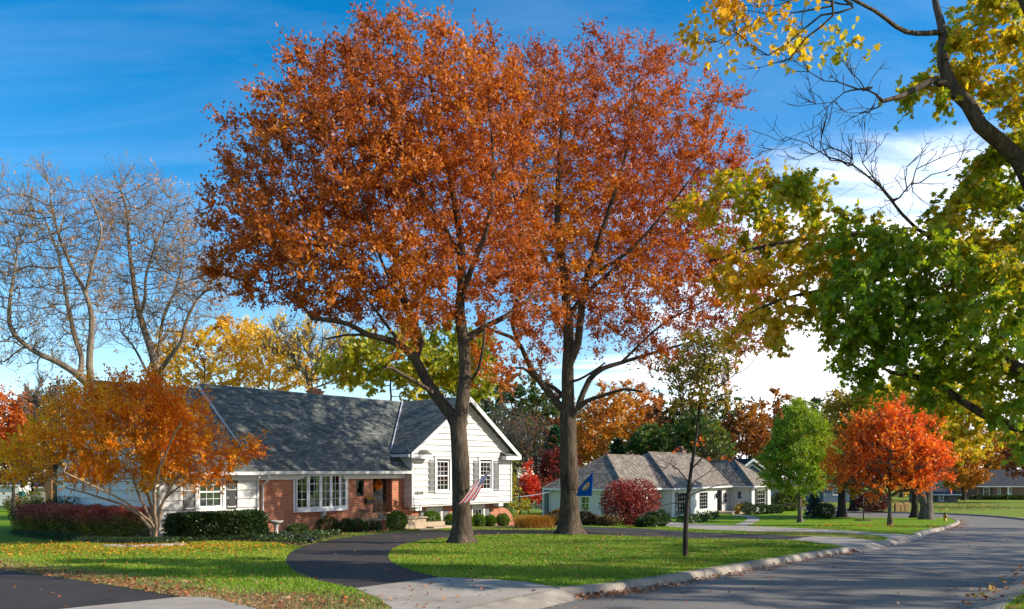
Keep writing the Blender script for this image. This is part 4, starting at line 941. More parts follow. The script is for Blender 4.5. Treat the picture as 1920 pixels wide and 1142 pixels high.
def oak2(tr):
    Y = b2[1]; q = lambda x, y, d=0: np.array(P(x, y, Y + d)); B = np.array(b2)
    tr.limb([B - (0, 0, .25), B + (0, 0, .05), B + (0, 0, .25), B + (0, 0, .6), q(1068, 930), q(1066, 860), q(1065, 800), q(1065, 765)], .8, .3)
    for i in range(len(tr.p)):
        z = tr.p[i][2] - B[2]; tr.rad[i] = .39 + .28 * math.exp(-max(z, -.2) / .28) - .018 * max(z, 0)
    fk = len(tr.p) - 1
    tr.limb([tr.p[fk], q(1064, 700), q(1066, 640, .1), q(1063, 580, .3), q(1055, 500, .3), q(1045, 400, .2), q(1050, 280, .2), q(1060, 160, .2)], .27, .03, fk)
    j = tr.at(q(1064, 690)); tr.limb([tr.p[j], q(1082, 650, -.2), q(1088, 600, -.3), q(1100, 520, -.5), q(1140, 400, -.8), q(1180, 260, -1), q(1190, 150, -1)], .17, .025, j)
    j = tr.at(q(1065, 780)); tr.limb([tr.p[j], q(1045, 755, .1), q(1020, 725, 0), q(995, 690, -.3), q(970, 640, -.5), q(930, 622, -.7), q(915, 615, -.8)], .17, .05, j)
    j = tr.at(q(1062, 745)); tr.limb([tr.p[j], q(1040, 728, .5), q(1010, 715, .8), q(980, 690, 1.1), q(955, 690, 1.3)], .11, .04, j)
    j = tr.at(q(970, 640, -.5)); tr.limb([tr.p[j], q(960, 590, -.8), q(985, 520, -1.0), q(975, 420, -1.2), q(955, 330, -1.2)], .08, .02, j)
    j = tr.at(q(1066, 800)); tr.limb([tr.p[j], q(1082, 768, -.3), q(1100, 752, -.4), q(1130, 742, -.6), q(1170, 730, -.9), q(1205, 735, -1.2)], .12, .04, j)
    j = tr.at(q(1084, 765, -.3)); tr.limb([tr.p[j], q(1094, 735, -.3), q(1105, 712, -.2), q(1128, 692, 0), q(1165, 680, .4), q(1230, 660, .9), q(1300, 640, 1.2)], .13, .035, j)
    j = tr.at(q(1065, 725)); tr.limb([tr.p[j], q(1085, 712, -.4), q(1110, 698, -.8), q(1135, 680, -1)], .06, .03, j)
    j = tr.at(q(1063, 590)); tr.limb([tr.p[j], q(1100, 550, .8), q(1160, 500, 1.4), q(1250, 450, 1.8), q(1340, 420, 2.0)], .12, .02, j)
    j = tr.at(q(1100, 520, -.5)); tr.limb([tr.p[j], q(1180, 470, -1.2), q(1260, 380, -1.5), q(1320, 300, -1.5)], .09, .02, j)
    j = tr.at(q(1060, 550)); tr.limb([tr.p[j], q(1020, 480, 1.), q(990, 380, 1.4), q(970, 250, 1.5)], .09, .02, j)
    j = tr.at(q(1165, 680, .4)); tr.limb([tr.p[j], q(1240, 610, 1.0), q(1330, 560, 1.4), q(1420, 520, 1.6)], .06, .02, j)
Y = b2[1] + 1.2
ob2 = [(1090, 310, 190, 215, Y, 6.2), (1200, 330, 180, 200, Y, 6.0), (960, 190, 70, 90, Y, 3.2), (975, 128, 50, 60, Y, 2.2), (1000, 150, 55, 65, Y, 2.4), (960, 330, 80, 120, Y, 3.5), (1290, 420, 145, 170, Y, 3.8), (1160, 180, 125, 125, Y, 3.2), (1010, 260, 110, 190, Y + .6, 3.6), (1190, 540, 200, 120, Y, 4.2), (1080, 500, 150, 130, Y, 4.0),
       (1150, 620, 100, 55, Y - .5, 2.6, .8), (1250, 660, 110, 55, Y + .3, 2.6, .75), (1370, 370, 65, 110, Y, 2.2), (1340, 560, 110, 120, Y + .5, 3.0, .8), (1040, 600, 110, 55, Y, 2.6, .7), (1150, 112, 38, 45, Y, 1.1, 1.3), (1220, 125, 40, 50, Y, 1.1, 1.3), (1010, 122, 40, 45, Y, 1.2), (1300, 700, 80, 40, Y + .5, 1.8, .7), (1405, 460, 55, 100, Y + .3, 1.9), (975, 690, 55, 30, Y, 1.5, .5), (1000, 470, 90, 110, Y, 3.2), (960, 600, 60, 60, Y - .4, 1.8, .8), (1100, 580, 90, 50, Y, 2.6), (1330, 630, 85, 65, Y + .3, 2.4, 1.3), (1400, 600, 60, 60, Y, 2., 1.3), (1300, 520, 110, 80, Y, 3.4), (1250, 670, 90, 40, Y, 2., 1.1), (1240, 600, 120, 60, Y, 2.6), (1395, 560, 60, 70, Y + .3, 1.8), (1060, 660, 40, 30, Y, 1.2, .5), (1270, 240, 50, 60, Y, 1.4), (1130, 380, 150, 170, Y + 5.2, 3.4), (1240, 430, 120, 130, Y + 5.0, 3.2), (1040, 420, 90, 130, Y + 4.6, 3.)]
ob2 = [(b[0] + 14, b[1] + 14 * (b[1] < 300)) + tuple(b[2:]) for b in ob2]
for nm, lab, base, fn, bl, cols, nl, na in (('oak_tree', 'large rust brown oak with a flag of red and white stripes on its trunk', b1, oak1, ob1, RUST, 128000, 3000),
                                        ('oak_tree', 'large red orange oak with a blue flag on its thick trunk', b2, oak2, ob2, REDR, 140000, 3300)):
    root, tr = tree(nm, lab, base, bl, 0, .16, cols, 'oak', attr=na, step=.33, kill=.5, bark='bark_oak', limbs=fn, up=.35, tip=.007, group='big oaks on the front lawn', flare=False, shell=2.2)
    pos, ax, _, _ = shoots(tr, nl, .6, .55, rmax=.024, tipw=1.2, out=1.1)
    hz = (pos[:, 2] - base[2] - 6) / 10
    leaves(pos, ax, .103, 'tuft', palette(pos, cols, .55, .34, extra=.30 * np.clip(.45 - hz, -.5, .5)), 'crown', M['leaf_oak'], root, base, flat=.25)
# ---- ornamental many-stemmed orange tree by the garage wing
b3 = gp(291, 1016)
def orn(tr):
    Y = b3[1]; q = lambda x, y, d=0: np.array(P(x, y, Y + d)); B = np.array(b3)
    for pts, r in (([(285, 990), (262, 965), (225, 946), (180, 930), (140, 920)], .065), ([(287, 985), (272, 950), (255, 915), (245, 870), (235, 820)], .06), ([(290, 985), (283, 945), (268, 905), (270, 850), (285, 790)], .055),
                   ([(293, 985), (288, 940), (295, 890), (320, 830), (340, 790)], .055), ([(297, 985), (302, 950), (318, 915), (350, 880), (400, 850)], .06), ([(294, 988), (298, 960), (306, 940), (335, 915), (375, 890), (420, 870)], .05), ([(289, 990), (268, 966), (240, 945), (205, 925), (165, 905), (120, 885)], .045)):
        d = RNG.normal() * .25
        tr.limb([B + (RNG.normal() * .06, RNG.normal() * .06, -.1)] + [q(x, y, d * (i + 1) * 1.2) for i, (x, y) in enumerate(pts)], r, .022, wob=.015)
Y = b3[1]
ORN = [(.76, .20, .008), (.88, .30, .010), (.95, .42, .013), (.95, .55, .022)]
tree('ornamental_tree', 'small orange leaved tree with several pale stems before the garage wing', b3, [(225, 770, 90, 42, Y, 1.7), (150, 832, 90, 38, Y, 1.8), (250, 828, 120, 42, Y, 2.), (95, 868, 70, 30, Y, 1.5), (330, 845, 80, 36, Y, 1.6), (415, 858, 55, 26, Y, 1.2), (235, 728, 55, 24, Y, 1.1), (55, 897, 40, 22, Y, 1.), (295, 892, 65, 16, Y + .3, 1.2), (180, 902, 90, 18, Y, 1.4), (352, 782, 48, 24, Y, 1.1), (395, 902, 50, 16, Y, .9), (130, 780, 50, 22, Y, 1.2), (300, 742, 34, 22, Y, 1.), (445, 845, 26, 14, Y, .8), (30, 870, 28, 14, Y, .8), (175, 735, 24, 18, Y, .8)],
     50000, .088, ORN, 'oval', attr=1900, step=.22, kill=.32, bark='bark_tan', lf='leaf_maple', limbs=orn, tip=.005, per=.5, rmax=.02, up=.25, f=.9, flare=False, flat=.5, spray=260, spl=.4)
# ---- bare locust trees behind the house
SP = [(.60, .26, .05), (.7, .38, .06), (.60, .30, .18)]
def loc1(tr):
    Y = 46; q = lambda x, y, d=0: np.array(P(x, y, Y + d)); B = np.array((P(190, 0, Y).x, Y, G(Y)))
    tr.limb([B, q(190, 820), q(182, 745), q(168, 722), q(150, 705)], .36, .27)
    j = len(tr.p) - 1
    tr.limb([tr.p[j], q(110, 680, 0), q(70, 662, -.5), q(40, 640, -1), q(20, 615, -1.2), q(18, 570, -1.5), q(30, 490, -1.6)], .2, .06, j)
    tr.limb([tr.p[j], q(153, 670, .5), q(140, 630, .8), q(125, 560, 1.2), q(110, 480, 1.5), q(80, 400, 1.8)], .17, .04, j)
    k = tr.at(q(182, 745)); tr.limb([tr.p[k], q(168, 690, -1), q(172, 600, -1.2), q(160, 550, -1.2), q(130, 490, -1), q(110, 440, -.8), q(95, 380, -.5)], .22, .05, k)
    k = tr.at(q(160, 550, -1.2)); tr.limb([tr.p[k], q(175, 490, -1.5), q(190, 430, -1.6), q(165, 360, -1.5)], .1, .03, k)
def loc2(tr):
    Y = 49; q = lambda x, y, d=0: np.array(P(x, y, Y + d)); B = np.array((P(292, 0, Y).x, Y, G(Y)))
    tr.limb([B, q(292, 820), q(293, 750), q(294, 705)], .36, .28)
    j = len(tr.p) - 1
    tr.limb([tr.p[j], q(285, 660), q(268, 610), q(255, 560), q(247, 500), q(243, 470), q(238, 400), q(225, 350)], .26, .05, j)
    tr.limb([tr.p[j], q(318, 670, -.8), q(340, 640, -1.2), q(350, 600, -1.5), q(375, 555, -1.8), q(400, 540, -2)], .17, .05, j)
    tr.limb([tr.p[j], q(300, 640, 1), q(308, 590, 1.4), q(330, 540, 1.8), q(345, 480, 2)], .15, .04, j)
    k = tr.at(q(262, 590)); tr.limb([tr.p[k], q(272, 560, -.8), q(275, 510, -1), q(300, 440, -1.2), q(320, 380, -1.2)], .11, .03, k)
    k = tr.at(q(293, 740)); tr.limb([tr.p[k], q(272, 690, 1), q(250, 650, 1.6), q(225, 620, 2)], .12, .04, k)
for lab, fn, bl, xb, Y in (('bare brown tree with a long limb reaching left, behind the garage wing', loc1, [(85, 470, 120, 145, 46, 3.5), (130, 420, 95, 85, 46, 3), (20, 530, 70, 140, 46, 2.6), (60, 640, 110, 70, 46, 3), (30, 430, 60, 70, 46, 2), (160, 560, 60, 120, 46, 2.5)], 190, 46),
                           ('bare brown tree with ivy on its forked trunk, behind the garage wing', loc2, [(275, 440, 90, 110, 49, 3.5), (330, 480, 80, 90, 49, 3), (370, 540, 70, 80, 49, 3), (240, 390, 55, 65, 49, 2.4), (240, 580, 50, 80, 49, 2.4), (330, 600, 60, 60, 49, 2.4)], 292, 49)):
    b = (P(xb, 0, Y).x, Y, float(G(Y)))
    root, tr = tree('bare_tree', lab, b, bl, 0, .1, SP, attr=1300, step=.36, kill=.6, bark='bark_pale', limbs=fn, tip=.0062, up=.5, spray=1900, spl=1.1, group='bare trees behind the house', flare=False, shell=2.8, maxn=26000)
    pos, ax, _, _ = shoots(tr, 3600, .5, .1, rmax=.02); leaves(pos, ax, .11, 'oval', palette(pos, SP), 'crown', M['leaf'], root, b)
    if fn is loc2:
        n = 900; t = RNG.random(n); c = np.array(P(295, 745, 49))[None] + np.stack([RNG.normal(size=n) * .28, RNG.normal(size=n) * .28 - .15, (t - .5) * 3.4], 1)
        leaves(c, RNG.normal(size=(n, 3)), .16, 'oval', palette(c, [(.02, .06, .01), (.05, .11, .015), (.09, .16, .02)]), 'ivy', M['leaf'], root, b)
YEL = [(.60, .31, .02), (.76, .45, .028), (.85, .56, .04), (.74, .52, .04)]
YG = [(.18, .25, .014), (.34, .36, .018), (.55, .48, .022), (.68, .5, .03)]
ORG = [(.36, .10, .014), (.5, .17, .018), (.62, .26, .022), (.66, .36, .03)]
GRN = [(.035, .08, .012), (.065, .125, .014), (.11, .17, .018), (.18, .21, .022)]
REDM = [(.72, .11, .022), (.84, .18, .022), (.90, .25, .022), (.92, .35, .025)]
DRED = [(.10, .012, .014), (.17, .018, .02), (.25, .03, .02), (.32, .06, .02)]
BRN = [(.16, .06, .025), (.24, .09, .03), (.32, .13, .035), (.36, .19, .06)]
def gb(px, Y): return (P(px, 0, Y).x, Y, float(G(Y)) - .05)
def T(name, lab, px, Y, bl, n, size, cols, **k):
    return tree(name, lab, gb(px, Y), [(b[0], b[1], b[2], b[3], Y + (b[5] if len(b) > 5 else 0), b[4]) for b in bl], n, size, cols, **k)
T('yellow_tree', 'golden yellow tree rising behind the left end of the grey roof', 380, 62, [(370, 690, 75, 70, 3.5), (330, 665, 50, 50, 3), (410, 650, 50, 50, 3), (440, 700, 50, 60, 3)], 9000, .24, YEL, attr=500, tpl='oak', group='yellow trees behind the house')
T('yellow_tree', 'golden yellow tree behind the middle of the grey roof, left of the chimney', 500, 64, [(490, 670, 60, 60, 3.5), (470, 640, 45, 40, 3), (530, 690, 55, 55, 3), (560, 700, 50, 40, 2.6)], 7000, .24, YEL, attr=500, tpl='oak', group='yellow trees behind the house')
T('bare_tree', 'thin half bare tree with few yellow leaves just behind the chimney', 590, 60, [(560, 650, 60, 60, 3), (600, 680, 60, 60, 3), (640, 660, 40, 50, 2.5), (520, 640, 40, 40, 2)], 2200, .2, YEL, attr=300, step=.4, spray=700, tip=.012, bark='bark_grey', group='bare trees behind the house')
T('maple_tree', 'yellow green maple behind the roof ridge between house chimney and gable', 735, 56, [(720, 690, 70, 55, 3.2), (690, 665, 50, 45, 3), (790, 700, 60, 60, 3), (650, 690, 45, 40, 2.4), (760, 650, 45, 40, 2.4)], 7500, .26, YG, attr=480, tpl='maple', group='yellow green trees behind the house')
T('maple_tree', 'yellow green maple behind the white gable and the striped flag oak', 875, 58, [(870, 690, 55, 55, 3), (890, 730, 40, 35, 2.2), (850, 650, 50, 45, 2.6), (900, 670, 40, 45, 2)], 5000, .25, YG, attr=400, tpl='maple', group='yellow green trees behind the house')
T('small_tree', 'young yellow green tree against the right corner of the brick house', 975, 50, [(960, 905, 12, 48, .8), (972, 948, 22, 16, .9), (957, 868, 9, 24, .5)], 1700, .14, [(.2, .2, .012), (.38, .34, .015), (.55, .42, .02)], attr=220, step=.3, kill=.4, trunk=(.06, .02), per=.5)
T('red_tree', 'narrow bright red tree standing between the brick house and the white house', 991, 76, [(993, 918, 20, 30, 1.1), (992, 886, 10, 22, .7), (1003, 926, 14, 22, .8), (982, 926, 13, 22, .8)], 5200, .16, [(.58, .045, .022), (.70, .07, .025), (.78, .11, .03)], attr=260, step=.25, kill=.4, trunk=(.07, .02), up=.8, per=.5, fork=.2)
T('red_maple', 'dark crimson maple left of the blue flag oak trunk', 1048, 84, [(1045, 880, 32, 40, 2.2), (1030, 905, 30, 30, 2), (1060, 860, 25, 25, 1.6)], 4200, .25, DRED, attr=260, group='crimson trees by the white house')
T('red_maple', 'low crimson tree just behind the left corner of the white house', 1040, 77, [(1038, 945, 26, 24, 1.5), (1020, 925, 20, 22, 1.3)], 2200, .2, DRED[:3] + [(.10, .10, .02)], attr=200, group='crimson trees by the white house', trunk=(.08, .03))
T('bare_tree', 'tall bare grey tree against the sky right of the white gable', 948, 100, [(945, 810, 38, 55, 3), (930, 840, 30, 50, 2.4), (970, 840, 30, 50, 2.4)], 0, .2, BRN, attr=360, step=.5, kill=.8, spray=500, spl=1.4, tip=.010, bark='bark_grey', group='bare trees right of the gable')
T('bare_tree', 'bare brownish tree above the narrow red tree', 995, 96, [(990, 830, 34, 55, 3), (1010, 850, 30, 50, 2.6), (975, 870, 26, 40, 2.4)], 1500, .22, BRN, attr=360, step=.5, kill=.8, spray=500, spl=1.4, tip=.010, bark='bark_grey', group='bare trees right of the gable')
def conifer(name, label, base, h, r, n, size, cols, cat='tree', grp=None, blunt=.9):
    root = empty(name, base, 0, label, cat, grp); b = np.array(base)
    tk = MB().tube([(0, 0, -.1), (0, 0, h * .5), (0, 0, h * .97)], [r * .09 + .03, r * .05 + .02, .012], 7).build('trunk', M['bark_dark'], root, True)
    t = RNG.random(n) ** blunt; lay = np.clip(np.round(t * 16) / 16 + RNG.normal(size=n) * .012, 0, .995); a = RNG.random(n) * 6.283; w = np.floor(RNG.random(n) * 9) / 9 * 6.283; a = np.where(RNG.random(n) < .6, w + lay * 9 + RNG.normal(size=n) * .16, a)
    rr = r * (1 - lay) ** .85 * RNG.random(n) ** .45 * (.85 + .3 * np.sin(a * 5 + lay * 21)); z = h * (.06 + .93 * lay) - rr * .28
    pos = np.stack([rr * np.cos(a), rr * np.sin(a), z], 1) + b
    ax = np.stack([np.cos(a), np.sin(a), -.15 + .2 * RNG.normal(size=n)], 1) + RNG.normal(size=(n, 3)) * .35
    leaves(pos, ax, size, 'tuft', palette(pos, cols, .9), 'crown', M['evergreen'], root, b); return root
CON = [(.012, .04, .014), (.022, .062, .02), (.04, .09, .03)]
conifer('spruce_tree', 'dark green conifer behind the crimson maple and blue flag oak', gb(1040, 95), 9.6, 2.4, 2600, .5, [(.015, .07, .03), (.03, .10, .04), (.05, .13, .05)])
conifer('spruce_tree', 'grey green conifer behind the left hip of the shake roof', gb(1158, 92), 8.0, 2.6, 2600, .45, [(.035, .06, .03), (.06, .09, .04), (.09, .12, .055)])
T('orange_tree', 'tall orange tree behind the shake roof, right beside the blue flag oak', 1115, 100, [(1110, 800, 40, 60, 4), (1140, 770, 45, 55, 4), (1090, 840, 35, 50, 3.5)], 7000, .34, ORG, attr=420, group='orange trees behind the white house')
T('orange_tree', 'tall orange tree behind the left shake roof ridge', 1195, 106, [(1190, 770, 50, 60, 4), (1215, 800, 45, 60, 4), (1165, 800, 40, 50, 4)], 7500, .36, ORG, attr=420, group='orange trees behind the white house')
T('orange_tree', 'reddish tree with green lower leaves behind the highest shake ridge', 1265, 98, [(1260, 800, 50, 50, 4), (1290, 780, 40, 40, 3.5), (1230, 820, 40, 40, 3.5)], 7000, .34, [(.04, .07, .012), (.12, .11, .015), (.30, .09, .015), (.40, .10, .015)], attr=420, group='orange trees behind the white house')
T('green_tree', 'dark green rounded tree right behind the middle of the shake roof', 1235, 90, [(1225, 830, 45, 32, 3.2), (1270, 825, 40, 32, 3), (1200, 838, 30, 24, 3)], 6500, .3, GRN, attr=380, group='green trees behind the white house')
T('green_tree', 'dark green tree flecked with orange behind the sapling', 1320, 90, [(1320, 820, 42, 38, 3.2), (1345, 840, 30, 30, 2.6), (1300, 800, 35, 30, 3)], 6000, .3, GRN + [(.35, .14, .015)], attr=380, group='green trees behind the white house')
T('orange_tree', 'brown orange tree over the blue house gable', 1400, 112, [(1400, 800, 48, 45, 4), (1425, 830, 35, 45, 4), (1370, 830, 35, 45, 4)], 7500, .36, [(.16, .05, .012), (.28, .09, .014), (.40, .15, .016), (.45, .22, .02)], attr=420, group='orange trees behind the white house')
T('pear_tree', 'upright bright green tree on the lawn of the white house', 1500, 56.5, [(1497, 868, 74, 70, 2.6), (1500, 808, 50, 56, 2.0), (1510, 890, 50, 45, 1.8), (1465, 890, 36, 40, 1.5), (1495, 775, 18, 30, .8), (1540, 860, 25, 40, 1.2)], 42000, .125, [(.085, .19, .010), (.15, .28, .012), (.24, .36, .014), (.42, .46, .02)], attr=800, step=.3, kill=.5, trunk=(.17, .05), up=.55, per=.6, fork=.22, bark='bark_grey')
T('maple_tree', 'fiery orange red maple on the lawn by the kerb bend', 1668, 44, [(1664, 862, 72, 50, 2.0), (1655, 808, 36, 36, 1.3), (1690, 818, 32, 38, 1.3), (1605, 885, 38, 32, 1.4), (1722, 868, 36, 34, 1.4), (1650, 918, 70, 20, 1.7), (1710, 902, 46, 26, 1.5), (1685, 785, 18, 24, .7), (1612, 820, 22, 30, .8), (1580, 908, 24, 16, .9), (1752, 890, 20, 20, .9), (1640, 785, 12, 22, .5), (1740, 825, 14, 22, .6)], 24000, .115, REDM, attr=800, step=.27, kill=.42, trunk=(.12, .035), up=.8, per=.6, spray=500, spl=.6, fork=.2, bark='bark_grey', tpl='maple')
T('yellow_tree', 'thin yellow tree between the green tree and the red maple', 1578, 68, [(1572, 790, 30, 60, 2.6), (1595, 830, 30, 60, 2.6), (1550, 850, 26, 60, 2.4), (1600, 900, 26, 30, 2.2), (1620, 770, 40, 50, 3)], 10000, .26, [(.2, .17, .02), (.36, .26, .02), (.5, .33, .025)], attr=460, trunk=(.36, .1), bark='bark_dark', group='yellow trees across the bend', fork=.28)
T('yellow_tree', 'brownish yellow tree with thick dark trunk behind the yellow tree', 1601, 84, [(1610, 800, 40, 60, 3.4), (1570, 830, 36, 60, 3), (1640, 830, 36, 60, 3)], 9000, .3, [(.3, .2, .02), (.5, .36, .025), (.62, .42, .03)], attr=460, trunk=(.48, .12), bark='bark_dark', group='yellow trees across the bend', fork=.3)
def twin(tr):
    Y = 64; q = lambda x, y, d=0: np.array(P(x, y, Y + d)); B = np.array(gb(1737, Y))
    tr.limb([B - (0, 0, .1), B + (0, 0, .3), q(1738, 930), q(1742, 900), q(1752, 870), q(1780, 840), q(1800, 810)], .52, .15)
    for i in range(3): tr.rad[i] *= 1.25 - .08 * i
    tr.limb([q(1738, 960), q(1728, 930, -.2), q(1722, 895, -.3), q(1700, 850), q(1690, 790)], .34, .1, tr.at(q(1738, 960)))
    k = tr.at(q(1742, 900)); tr.limb([tr.p[k], q(1745, 850, .5), q(1735, 790, 1), q(1740, 740, 1.2)], .25, .08, k)
T('yellow_tree', 'old tree with massive twin trunk and yellow green leaves near the hydrant', 1737, 64, [(1720, 770, 60, 60, 3.5), (1770, 800, 60, 55, 3.5), (1680, 800, 50, 50, 3), (1800, 830, 45, 40, 3), (1650, 760, 40, 40, 3), (1740, 720, 50, 30, 3), (1820, 760, 50, 50, 3)], 17000, .25, [(.26, .30, .014), (.46, .42, .018), (.66, .52, .022), (.74, .46, .025)], attr=560, limbs=twin, bark='bark_grey', group='yellow trees across the bend', flare=False, tpl='maple')
T('yellow_tree', 'slim dark trunked tree just left of the massive twin trunk', 1715, 68, [(1705, 850, 36, 50, 2.6), (1690, 880, 30, 40, 2.4), (1730, 830, 36, 40, 2.6)], 6000, .26, YEL, attr=300, trunk=(.32, .1), bark='bark_dark', group='yellow trees across the bend')
T('orange_tree', 'golden orange tree with open limbs left of the ranch house', 1807, 138, [(1805, 880, 36, 30, 4), (1790, 900, 25, 20, 3.4), (1830, 890, 26, 24, 3.4), (1805, 860, 26, 22, 3.4)], 5500, .42, [(.36, .13, .012), (.5, .22, .015), (.62, .32, .02)], attr=320, trunk=(.36, .12), group='orange trees around the ranch house', fork=.3)
T('orange_tree', 'big golden orange tree rising behind the ranch house roof', 1848, 166, [(1850, 840, 50, 40, 5), (1885, 850, 45, 36, 5), (1815, 850, 36, 32, 5), (1850, 870, 55, 24, 5)], 7000, .5, [(.34, .12, .014), (.48, .22, .018), (.6, .32, .022)], attr=360, trunk=(.7, .25), group='orange trees around the ranch house', fork=.3)
T('orange_tree', 'dark rust tree at the frame edge over the ranch house roof', 1960, 120, [(1935, 860, 50, 40, 5), (1900, 880, 22, 14, 3), (1990, 840, 60, 50, 5)], 5000, .4, [(.2, .04, .014), (.3, .07, .016), (.36, .11, .02)], attr=320, trunk=(.4, .15), group='orange trees around the ranch house', fork=.3)
T('red_tree', 'red orange tree at the far left edge behind the ornamental tree', 25, 72, [(20, 795, 60, 60, 3.5), (65, 825, 50, 50, 3), (-30, 790, 60, 70, 4), (45, 765, 36, 36, 2.4)], 11000, .25, [(.5, .09, .014), (.64, .15, .016), (.72, .24, .02)], attr=420, group='rusty trees at the left')
T('bare_tree', 'low bare brown tree between the far red tree and the ornamental tree', 105, 66, [(105, 800, 40, 60, 2.6), (85, 760, 34, 50, 2.4), (130, 760, 34, 50, 2.4)], 900, .2, BRN, attr=300, step=.4, kill=.7, spray=800, tip=.013, bark='bark_grey', group='bare trees behind the house')
T('rust_tree', 'dark rust tree low behind the chain link fence', 60, 92, [(60, 880, 60, 40, 3.5), (0, 870, 60, 45, 3.5), (110, 880, 40, 40, 3)], 6000, .3, BRN, attr=360, group='rusty trees at the left')
# ---- woods closing the view: a few shapes, repeated
FB = [('orange', [(.26, .09, .014), (.38, .15, .02), (.46, .22, .025)]), ('yellow', [(.34, .22, .02), (.5, .33, .03), (.56, .38, .035)]), ('brown', BRN), ('green', [(.03, .06, .012), (.06, .10, .016), (.12, .14, .02)])]
protos = []
for k, (nm, cols) in enumerate(FB):
    protos.append(tree('distant_tree', f'{nm} tree in the far row', gb(960, 150), [(960, 800, 48, 60, 150, 4.5), (930, 830, 36, 45, 150, 4), (995, 825, 36, 45, 150, 4), (960, 860, 50, 34, 150, 4)], 5200, .5, cols, attr=260, trunk=(.4, .15), fork=.28, group='distant trees beyond the houses')[0])
spots = [(-120, 150, 0), (-40, 140, 2), (60, 150, 0), (150, 140, 2), (240, 150, 1), (420, 150, 3), (560, 150, 1), (700, 150, 3), (840, 145, 0), (920, 140, 2), (965, 135, 3), (1005, 150, 2), (1040, 150, 0), (1090, 140, 2), (1300, 150, 0), (1360, 145, 3), (1450, 140, 0), (1480, 165, 2), (1520, 150, 3), (1560, 170, 2), (1610, 160, 1), (1650, 165, 0), (1690, 160, 3), (1730, 175, 1), (1770, 190, 0), (1900, 190, 1), (1960, 180, 0), (2040, 170, 3), (1150, 160, 3), (1220, 165, 2), (2140, 175, 1), (2260, 165, 0), (2380, 160, 3), (2500, 170, 1), (2650, 160, 0), (-220, 140, 1), (-330, 135, 3)]
used = set(); words = {0: 'orange', 1: 'yellow', 2: 'brown', 3: 'green'}
for i, (px, Y, k) in enumerate(spots):
    o = protos[k] if k not in used else copy_tree(protos[k]); used.add(k)
    o.location = (P(px, 0, Y).x, Y, float(G(Y)) - .1); s = .82 + .4 * random.random(); o.scale = (s * 1.1, s * 1.1, s); o.rotation_euler = (0, 0, random.random() * 6.28)
    o['label'] = f'distant {words[k]} tree in the row that closes the view behind the houses'; o['category'] = 'tree'; o['group'] = f'distant {words[k]} trees closing the view'
# ---- sapling on the lawn
b = gp(1285, 1044)
def sap(tr):
    Y = b[1]; q = lambda x, y, d=0: np.array(P(x, y, Y + d)); B = np.array(b)
    tr.limb([B - (0, 0, .05), B + (0, 0, .1), q(1286, 980), q(1290, 930), q(1296, 880), q(1305, 820), q(1312, 760), q(1318, 700), q(1322, 660)], .075, .016)
    for x0, y0, pts in ((1297, 875, [(1320, 855), (1345, 845), (1370, 830), (1400, 800)]), (1295, 930, [(1320, 918), (1345, 910), (1370, 906)]), (1298, 900, [(1270, 880), (1255, 870), (1240, 862)]), (1288, 960, [(1280, 940), (1262, 945), (1240, 947), (1220, 940)]), (1306, 815, [(1330, 790), (1355, 760), (1375, 720)]), (1308, 800, [(1285, 770), (1270, 730), (1262, 690)]), (1312, 760, [(1335, 725), (1350, 690), (1360, 650)]), (1300, 850, [(1325, 835), (1340, 815)]), (1375, 720, [(1400, 690), (1425, 660), (1440, 640)]), (1289, 935, [(1300, 905), (1330, 885), (1350, 880)]), (1315, 730, [(1295, 700), (1285, 665)])):
        j = tr.at(q(x0, y0)); d = RNG.normal() * .5; tr.limb([tr.p[j]] + [q(x, y, d * (i + 1) / len(pts)) for i, (x, y) in enumerate(pts)], .017, .006, j, wob=.012)
Y = b[1]
root, tr = tree('sapling', 'slender young tree with dark trunk and few leaves on the front lawn', b, [(1310, 720, 60, 70, Y, .9), (1350, 700, 40, 50, Y, .7), (1275, 720, 30, 50, Y, .6), (1330, 860, 40, 30, Y, .5, .5), (1260, 860, 30, 30, Y, .5, .4)], 0, .1, GRN, attr=330, step=.16, kill=.24, bark='bark_dark', limbs=sap, tip=.0032, flare=False, spray=260, spl=.35)
pos, ax, _, _ = shoots(tr, 3300, .3, .1, rmax=.012, sel=lambda p: p[:, 2] > P(0, 790, Y).z)
leaves(pos, ax, .085, 'oval', palette(pos, [(.10, .13, .014), (.18, .20, .016), (.30, .24, .02), (.46, .2, .02)], 1.2), 'crown', M['leaf'], root, b)
pos, ax, _, _ = shoots(tr, 60, .2, .1, rmax=.012, sel=lambda p: p[:, 2] < P(0, 800, Y).z); leaves(pos[::2], ax[::2], .09, 'maple', palette(pos[::2], REDM), 'last_leaves', M['leaf'], root, b)
